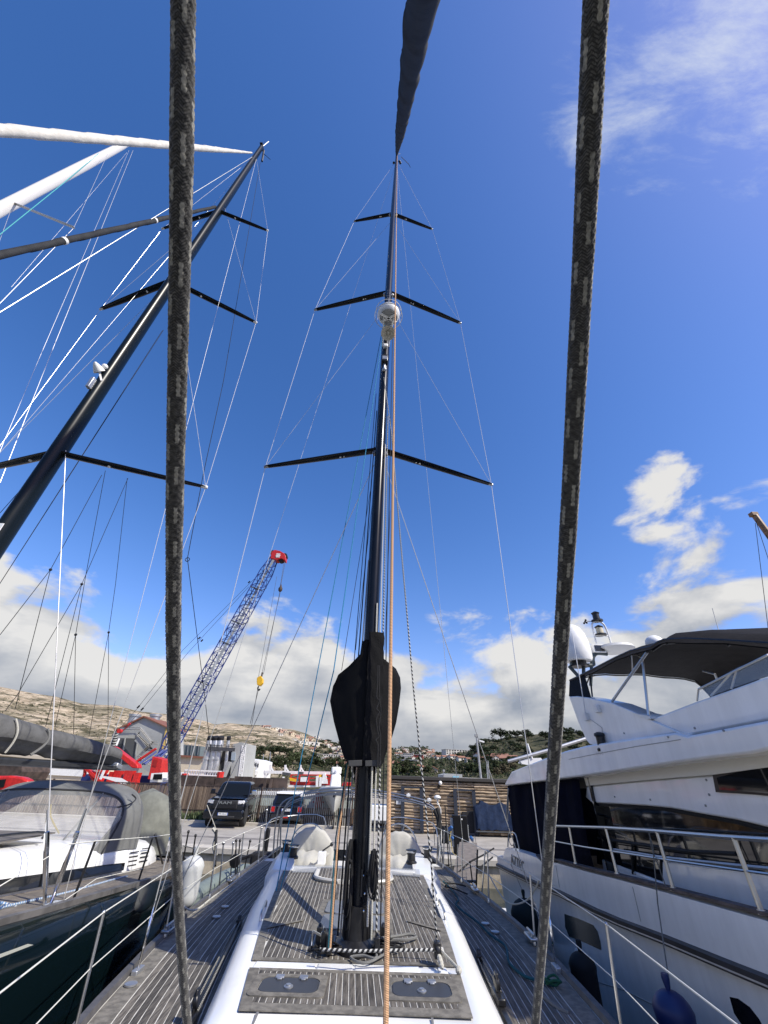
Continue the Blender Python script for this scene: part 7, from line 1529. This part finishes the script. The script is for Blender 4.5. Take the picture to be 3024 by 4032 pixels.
# roofs beyond the timber cabin, lamp posts, masts
SHD=bld('grey_shed','grey shed with a pale blue sign behind the timber cabin','shed',[(1745,3090),(1750,3050),(1770,3046),(1820,3049),(1820,3090)],48,5,STG,(0,4)); pris('sign',[(1783,3055),(1807,3056),(1806,3067),(1782,3066)],47.9,.06,mat('sign_blue',(.25,.50,.62),.4),SHD)
WLL=bld('long_white_wall','long white wall beyond the timber cabin roof','wall',[(1820,3100),(1820,3061),(1976,3068),(1976,3100)],50,.4,mat('weathered_white',(.58,.57,.54),.9,var=.15,scale=.5,dirt=.4),(0,3))
def post(px,py0,pt,Y,r,label,head=None,arm=None):
    t=thing('lamp_post' if head else 'pole',label,'lamp post' if head else 'pole',(P(px,py0,Y).x,Y,.7)); c=P(*pt,Y); b=MB(); b.tube([V((P(px,py0,Y).x,Y,.7)),c],[r*1.3,r],8); b.build('post',ALU,t)
    if arm: b=MB(); b.bar(P(arm[0],arm[1],Y),P(arm[2],arm[3],Y),.25,.12); b.build('lamp_arm',WHITE,t)
    if head: b=MB(); b.box(c.x-head,c.x+head,Y-.12,Y+.12,c.z-.05,c.z+head*1.3); b.build('lamp_head',GREY,t,bevel=.02)
post(1897,3072,(1876,2900),44,.09,'tall lamp post with a square floodlight behind the timber cabin',.16,(1884,2915,1906,2922))
post(1744,3062,(1747,3037),46,.05,'short street lamp with white globe above the timber cabin',.10)
post(1918,3075,(1916,3000),60,.06,'left one of two bare poles behind the timber cabin'); post(1924,3075,(1921,2995),60,.06,'right one of two bare poles behind the timber cabin')
post(2188,2860,(2176,2818),40,.06,'lamp post with flat white head behind the right rope',.2)
for i,(px,pt) in enumerate(((1036,2970),(1063,2960),(1045,2995))): post(px,3035,(px+2,pt),90,.07,('left pale pole among the dark trees beyond the gantry','right pale pole among the dark trees beyond the gantry','short pale pole between two taller ones beyond the gantry')[i])
# masts of boats behind the motor yacht's tail
b=MB(); b.tube([P(2000,2998,30),P(2180,2948,30),P(2316,2905,30)],.10,8); b.tube([P(2055,3010,30),P(2040,2985,30)],.04,6); single('boom_spar',b,ALU,'pale spar slanting behind the motor yacht tail','spar')
b=MB(); b.loft([[P(2040,3005,30),P(2078,3012,30),P(2140,2998,30)],[P(2045,2996,30),P(2080,2986,30),P(2130,2984,30)]]); b.tube([P(2095,2988,30),P(2076,2928,30)],.07,8); single('white_boat_top',b,WHITE,'white boat canopy behind the motor yacht tail','boat')

# ================================================================ HILLSIDE: TREES, SCRUB, HOUSES
def leafmat(n,c): return mat(n,c,.75,var=.45,scale=.7,rnd=.22,spec=.15)
LF=[leafmat('pine_leaf',(.030,.042,.018)),leafmat('olive_leaf',(.050,.064,.028)),leafmat('dry_leaf',(.10,.085,.05)),leafmat('cypress_leaf',(.016,.028,.014))]
TRK=mat('tree_bark',(.09,.07,.055),.9,var=.3)
def crown_mesh(kind,seed):
    r=random.Random(seed); b=MB(); cl=[]
    nC=26 if kind!='cypress' else 20
    for i in range(nC):
        while True:
            p=V((r.uniform(-1,1),r.uniform(-1,1),r.uniform(-1,1)))
            if p.length<1: break
        if kind=='pine': p=V((p.x*.62,p.y*.62,.72+p.z*.26)); s=r.uniform(.12,.24)
        elif kind=='round': p=V((p.x*.50,p.y*.50,.52+p.z*.42)); s=r.uniform(.12,.24)
        else: p=V((p.x*.12*(1.2-abs(p.z)),p.y*.12*(1.2-abs(p.z)),.54+p.z*.46)); s=r.uniform(.06,.12)
        cl.append((p,s))
    for p,s in cl:
        for _ in range(26 if kind!='cypress' else 14):
            d=V((r.gauss(0,1),r.gauss(0,1),r.gauss(0,1))).normalized(); q=p+d*s*r.uniform(.55,1.05); a=d.orthogonal().normalized(); a.rotate(Matrix.Rotation(r.uniform(0,6.3),3,d)); c=d.cross(a); w=s*r.uniform(.22,.42)
            n_=(d*r.uniform(-.5,.5)); b.add([q-a*w-c*w*.6,q+a*w-c*w*.6+n_*w,q+c*w*.9-n_*w*.5],[(0,1,2)])
    return b
TP_={}
for kind,m in (('pine',LF[0]),('round',LF[1]),('cypress',LF[3]),('dry',LF[2])):
    for v in range(3):
        b=crown_mesh('round' if kind=='dry' else kind,hash(kind)%7+v*13 if False else v*13+len(kind)); me=bpy.data.meshes.new('crown'); me.from_pydata(b.v,[],b.f); me.materials.append(m); TP_[(kind,v)]=me
b=MB(); b.tube([(0,0,-.08),(.02,0,.3),(0,.02,.62)],[.05,.04,.02],6); [b.tube([(0,0,.35),(.3*math.cos(a),.3*math.sin(a),.72)],[.022,.008],5) for a in (0,1.3,2.6,3.9,5.1)]; TM=bpy.data.meshes.new('trunk'); TM.from_pydata(b.v,[],b.f); TM.materials.append(TRK)
def tree(loc,h,kind,label,group,w=1.0,cat='tree'):
    v=random.randrange(3); t=thing({'pine':'pine_tree','round':'broadleaf_tree','cypress':'cypress_tree','dry':'bare_tree'}[kind],label,cat,loc,group); t.rotation_euler=(0,0,random.uniform(0,6.28)); t.scale=(h*w,h*w,h)
    for nm,me in (('crown',TP_[(kind,v)]),('trunk',TM)): o=bpy.data.objects.new(nm,me); COL.objects.link(o); o.parent=t
    return t
def thing_at(px,py,hpx,kind,label,group=None,w=1.0,rmin=86):
    p=hit(px,py,rmin); zc=(p-EYE).dot(CF); h=hpx*zc/FPX/1.25; return tree(p-V((0,0,.1*h)),h,kind,label,group,w)
G1='dark pines along the foot of the rocky hill'; G2='trees on the wooded hill at the right'; G3='trees among the hillside houses'
O_=('first','second','third','fourth','fifth','sixth','seventh')
for ii,(px,py,h) in enumerate(((985,2990,36),(1005,2985,34),(1030,2975,40),(1075,2975,38),(1100,2972,40),(1125,2978,36),(970,3000,34))): thing_at(px,py,h,'pine',O_[(1,2,3,4,5,6,0)[ii]]+' dark pine from the left at the foot of the rocky hill',G1,1.5)
for px,py,h in ((1015,3010,36),(1040,3012,38),(1065,3015,34),(1085,3020,46),(1110,3020,44),(1150,3012,62),(1185,3015,40),(1215,3010,36),(1240,3012,44),(1268,3020,40),(1130,3025,34),(1320,3020,44),(1345,3025,40),(1300,3018,40),(1375,3060,60),(1395,3065,70),(1345,3062,44)): thing_at(px,py,h,'round','green bushy tree in the valley between the gantry and the mast','valley trees left of the mast',1.25)
for ii,(px,py,h) in enumerate(((1575,3050,70),(1605,3048,60),(1640,3055,50),(1550,3055,60),(1690,3050,44),(1830,3045,46),(1860,3040,44),(1885,3048,40),(1940,3040,56),(1975,3035,50),(1925,3050,40))): thing_at(px,py,h,'round',('second','third','fourth','first','fifth','sixth','seventh','eighth','tenth','eleventh','ninth')[ii]+' green bushy tree from the left behind the timber cabin roof','trees behind the timber cabin',1.25)
for ii,(px,py,h) in enumerate(((1990,3045,44),(2010,3030,40),(1960,3055,34))): thing_at(px,py,h,'dry',('bare brownish tree between two others by the motor yacht tail','bare brownish tree nearest the motor yacht tail','bare brownish tree farthest from the motor yacht tail')[ii],'bare trees beside the motor yacht',1.4)
for px,py,h,lb in ((1973,2915,52,'tall umbrella pine standing out on the wooded hill top'),(2030,2905,34,'broad pine on the wooded hill just left of the right rope'),(2075,2905,36,'pine on the ridge left of the right rope, beside a broader one'),(2150,2915,40,'big pine on the ridge touching the right rope'),(2240,2905,46,'spreading pine on the ridge right of the right rope'),(2290,2910,38,'pine on the ridge next to the motor yacht wing')): thing_at(px,py,h,'pine',lb,None,1.3)
for i,(px,py,h) in enumerate(((1927,2928,30),(1942,2925,40))): thing_at(px,py,h,'cypress',('short cypress on the wooded hill, left of the taller one','tall slim cypress on the wooded hill')[i],None,1.3)
for i,(px,py,h) in enumerate(((1287,3012,44),)): thing_at(px,py,h,'cypress','single slim cypress in the valley left of the mast',None,1.2)
rr=random.Random(11)
for i in range(70):
    px=rr.uniform(1860,2330); top=lin(px,[(1860,2945),(1900,2915),(1950,2915),(2000,2900),(2330,2895)]); py=top+rr.uniform(4,110)**1.0; thing_at(px,py,rr.uniform(18,30),rr.choice(('pine','pine','round')),'dark tree in the thick wood on the right hill',G2,1.5)
for i in range(56):
    px=rr.uniform(1180,1440) if i<34 else rr.uniform(1545,1860); lo_=lin(px,[(1180,2905),(1300,2920),(1440,2960),(1545,2955),(1700,2955),(1860,2965)]); py=lo_+rr.uniform(3,75); thing_at(px,py,rr.uniform(10,20),rr.choice(('pine','round')),'small dark tree between the hillside houses',G3,1.5)
# scrub that nobody could count
b=MB(); rr=random.Random(5)
for i in range(2600):
    px=rr.choice((rr.uniform(1000,1460),rr.uniform(1530,2030),rr.uniform(1530,2030),rr.uniform(-40,1150))); 
    if px<1000 or (px<1150 and rr.random()<.3): py=lin(px,[(-40,2715),(300,2780),(650,2830),(1150,2885)])+rr.uniform(8,170); s0=.5
    else: py=lin(px,[(1000,2985),(1460,3000),(1530,2990),(1700,3000),(2030,2990)])+rr.uniform(-60,75); s0=1.0
    p=hit(px,py); R=(p-EYE).length; s=s0*R/1550*rr.uniform(4,9)
    for _ in range(9):
        d=V((rr.gauss(0,1),rr.gauss(0,1),abs(rr.gauss(0,1)))).normalized(); q=p+V((d.x*s,d.y*s,d.z*s*.8)); a=d.orthogonal().normalized(); a.rotate(Matrix.Rotation(rr.uniform(0,6.3),3,d)); c=d.cross(a); w=s*rr.uniform(.3,.6); b.add([q-a*w,q+a*w,q+c*w*1.2],[(0,1,2)],rr.choice((0,0,1,2)) if s0==1 else rr.choice((1,2,2)))
o=b.build('scrub',[LF[0],LF[1],mat('dry_scrub',(.10,.09,.055),.9,var=.4)],None,smooth=False); o['kind']='stuff'
# houses
HW=[mat('house_white',(.66,.63,.57),.9,rnd=.12),mat('house_cream',(.58,.49,.36),.9,rnd=.1),mat('house_pink',(.50,.32,.25),.9,rnd=.1)]
FL=mat('flat_roof_grey',(.45,.43,.40),.9)
def house(px,py,wpx,hpx,roof,m,label,group,rot=0.0,name='house',dep=.8,wins=2):
    """px,py: middle of the wall foot"""
    p=hit(px,py); zc=(p-EYE).dot(CF); w=wpx*zc/FPX; h=hpx*zc/FPX/1.2; d=w*dep
    az=math.atan2(p.x,p.y); t=thing(name,label,'house',p-V((0,0,.3)),group,rz=-az+rot); hx=w/2
    b=MB(); b.box(-hx,hx,-d/2,d/2,-2.5,h)
    if roof=='gable_front': b.prism([(-hx,-d/2,h),(hx,-d/2,h),(0,-d/2,h+w*.22)],(0,d,0))
    elif roof=='gable': b.prism([(-hx,-d/2,h),(-hx,d/2,h),(-hx,0,h+d*.2)],(w,0,0))
    b.build('wall',m,t,smooth=False)
    b=MB(); e=.06*w
    if roof=='gable': 
        for s in (-1,1): b.prism([(-hx-e,s*(d/2+e),h-e*.4),(-hx-e,0,h+d*.2+.02),(-hx-e,0,h+d*.2+.2),(-hx-e,s*(d/2+e),h-e*.4+.2)],(w+2*e,0,0))
        b.build('roof',TILE,t,smooth=False)
    elif roof=='gable_front':
        for s in (-1,1): b.prism([(s*(hx+e),-d/2-e,h-e*.4),(0,-d/2-e,h+w*.22+.02),(0,-d/2-e,h+w*.22+.2),(s*(hx+e),-d/2-e,h-e*.4+.2)],(0,d+2*e,0))
        b.build('roof',TILE,t,smooth=False)
    else: b.box(-hx-.15,hx+.15,-d/2-.15,d/2+.15,h,h+.25); b.build('roof',FL,t,smooth=False)
    for i in range(wins):
        x=-hx+w*(i+.6)/(wins+.2); ww=w*.09; b=MB(); b.box(x-ww,x+ww,-d/2-.04,-d/2+.05,h*.35,h*.75); b.build('window',WIN,t,smooth=False)
    return t
GH1='small pale houses scattered over the far hillside'
rr=random.Random(21)
hs_=[(1040,2862,14,6),(1055,2866,16,7),(1075,2872,18,7),(1092,2874,20,8),(1112,2882,22,9),(1130,2886,20,8),(1150,2894,18,7),(1105,2895,14,6),(1128,2890,12,6),(1170,2902,14,7),(1188,2898,14,7),(1222,2912,16,7),(1248,2906,14,7),(1262,2914,14,6),(1278,2922,12,6),(1290,2940,14,8),(1300,2935,12,7),(1318,2950,12,8),(1330,2942,12,6),(1345,2955,14,7),(1355,2965,12,7),(1338,2972,16,8),(1360,2980,14,7),(1300,2975,12,6),(1245,2945,18,9),(1225,2955,16,8),(1180,2925,20,8),(1160,2915,14,6),(1205,2930,18,10),(1215,2920,16,8),(1308,2962,18,7),(1350,2990,18,8),(1325,3005,14,8),(1385,2985,16,8),(1410,2995,14,8),(1560,2972,12,6),(1600,2966,10,6),(1655,2955,12,6),(1668,2962,12,6),(1680,2958,10,6),(1690,2965,12,6),(1700,2968,10,6),(1660,2970,12,6),(1678,2976,10,6),(1694,2980,10,5),(1712,2974,12,6),(1705,2982,10,6),(1716,2986,10,6),(1720,2980,8,5),(1630,2960,8,5),(1608,2970,14,6)]+[(rr.uniform(1560,1725),rr.uniform(2952,2992),rr.uniform(9,14),rr.uniform(5,8)) for _ in range(30)]+[(rr.uniform(1240,1420),rr.uniform(2925,3000),rr.uniform(11,17),rr.uniform(6,9)) for _ in range(18)]
for px,py,w,h in hs_: house(px,py+2,w*1.25,h*1.25,rr.choice(('flat','gable','flat','flat','gable_front','flat')),rr.choice((HW[0],HW[0],HW[0],HW[1],HW[2])),'small pale house far up the hillside',GH1,rr.uniform(-.1,.7),wins=2)
GH2='red roofed white houses in a row on the slope'
for ii,(px,py,w,h) in enumerate(((1727,2990,24,12),(1752,2990,24,12),(1782,2990,26,14),(1815,2996,30,14),(1846,2998,26,12),(1770,2988,18,10))): house(px,py,w,h,'gable',HW[0],('first','second','fourth','fifth','sixth','third')[ii]+' red tiled white house from the left in the row below the big white block',GH2,.45,wins=1)
for px,py,w,h,rf,m,lb,r in ((1880,2990,26,18,'gable_front',HW[0],'white gabled house right of the red roofed row',-.3),(1894,2998,22,14,'gable',HW[0],'small white house by the lamp post behind the cabin',.2),(1920,2986,18,10,'gable_front',HW[0],'little white house above the two bare poles',.1),(1970,2988,60,10,'gable',HW[1],'long low tiled house under the wooded hill',-.2),(2005,2998,60,12,'gable',HW[1],'long tiled house nearest the motor yacht tail',-.15),(1950,2998,26,14,'gable_front',HW[0],'white gabled house under the wooded hill beside the long low house',.3),(1640,3040,36,24,'gable',HW[0],'white house with a one sided roof behind the cabin, left of the cream house',.5),(1664,3042,30,22,'gable',HW[0],'white house with sloping roof behind the cabin in the middle',.5),(1705,3045,38,18,'gable_front',HW[1],'cream gabled house just above the cabin roof',0.0),(1570,3020,44,16,'gable',HW[2],'low house with orange red roof just right of the orange rope',-.2),(1286,3006,30,16,'gable_front',HW[0],'white house beside the single slim cypress',.3),(1345,3020,40,14,'gable',HW[0],'white house with porch left of the mast cover',0),(1198,2930,26,20,'flat',HW[1],'cream cube shaped house on the slope',.3),(1235,2938,40,16,'flat',HW[0],'wide white villa on the slope left of the mast',.2),(1232,2958,20,12,'gable',HW[2],'dark red house below the white villa',0),(2060,2890,20,12,'flat',HW[1],'pale villa among the trees on the wooded hill top',.2),(1990,2900,22,10,'flat',HW[1],'cream villa half hidden behind the umbrella pine',.1),(1010,2975,14,8,'gable',HW[2],'red roofed hut at the foot of the rocky hill',0)):
    house(px,py,w,h,rf,m,lb,None,r)
# larger blocks of flats with bands of windows
def flats(px,py,w,h,rows,cols,label,m,rot=0,roof=FL,dep=.5):
    t=house(px,py,w,h,'flat',m,label,None,rot,'apartment_block',dep,0); p=hit(px,py); zc=(p-EYE).dot(CF); W_=w*zc/FPX; H_=h*zc/FPX/1.2; D_=W_*dep
    for r in range(rows):
        z0=H_*(r+.3)/rows; z1=H_*(r+.8)/rows
        for c in range(cols):
            x=-W_/2+W_*(c+.2)/cols; b=MB(); b.box(x,x+W_*.6/cols,-D_/2-.05,-D_/2+.05,z0,z1); b.build('window',WIN,t,smooth=False)
    return t
flats(1300,2990,110,20,2,12,'long white two storey block left of the mast cover',HW[0],.05)
flats(1370,2992,60,20,2,6,'white block with balconies half hidden by the mast cover',HW[0],.05)
flats(1610,3004,72,12,1,8,'low white terrace block with long bands right of the orange rope',HW[0],-.1)
flats(1608,2990,40,22,3,5,'white modern block with balconies right of the orange rope',HW[0],-.1)
flats(1645,2988,44,18,2,4,'dark red block right of the white modern block',mat('house_red',(.30,.06,.05),.9),-.1)
bb=flats(1800,2972,110,20,3,10,'big white block on the crest with a slanting gable end',HW[0],.38,dep=.45)
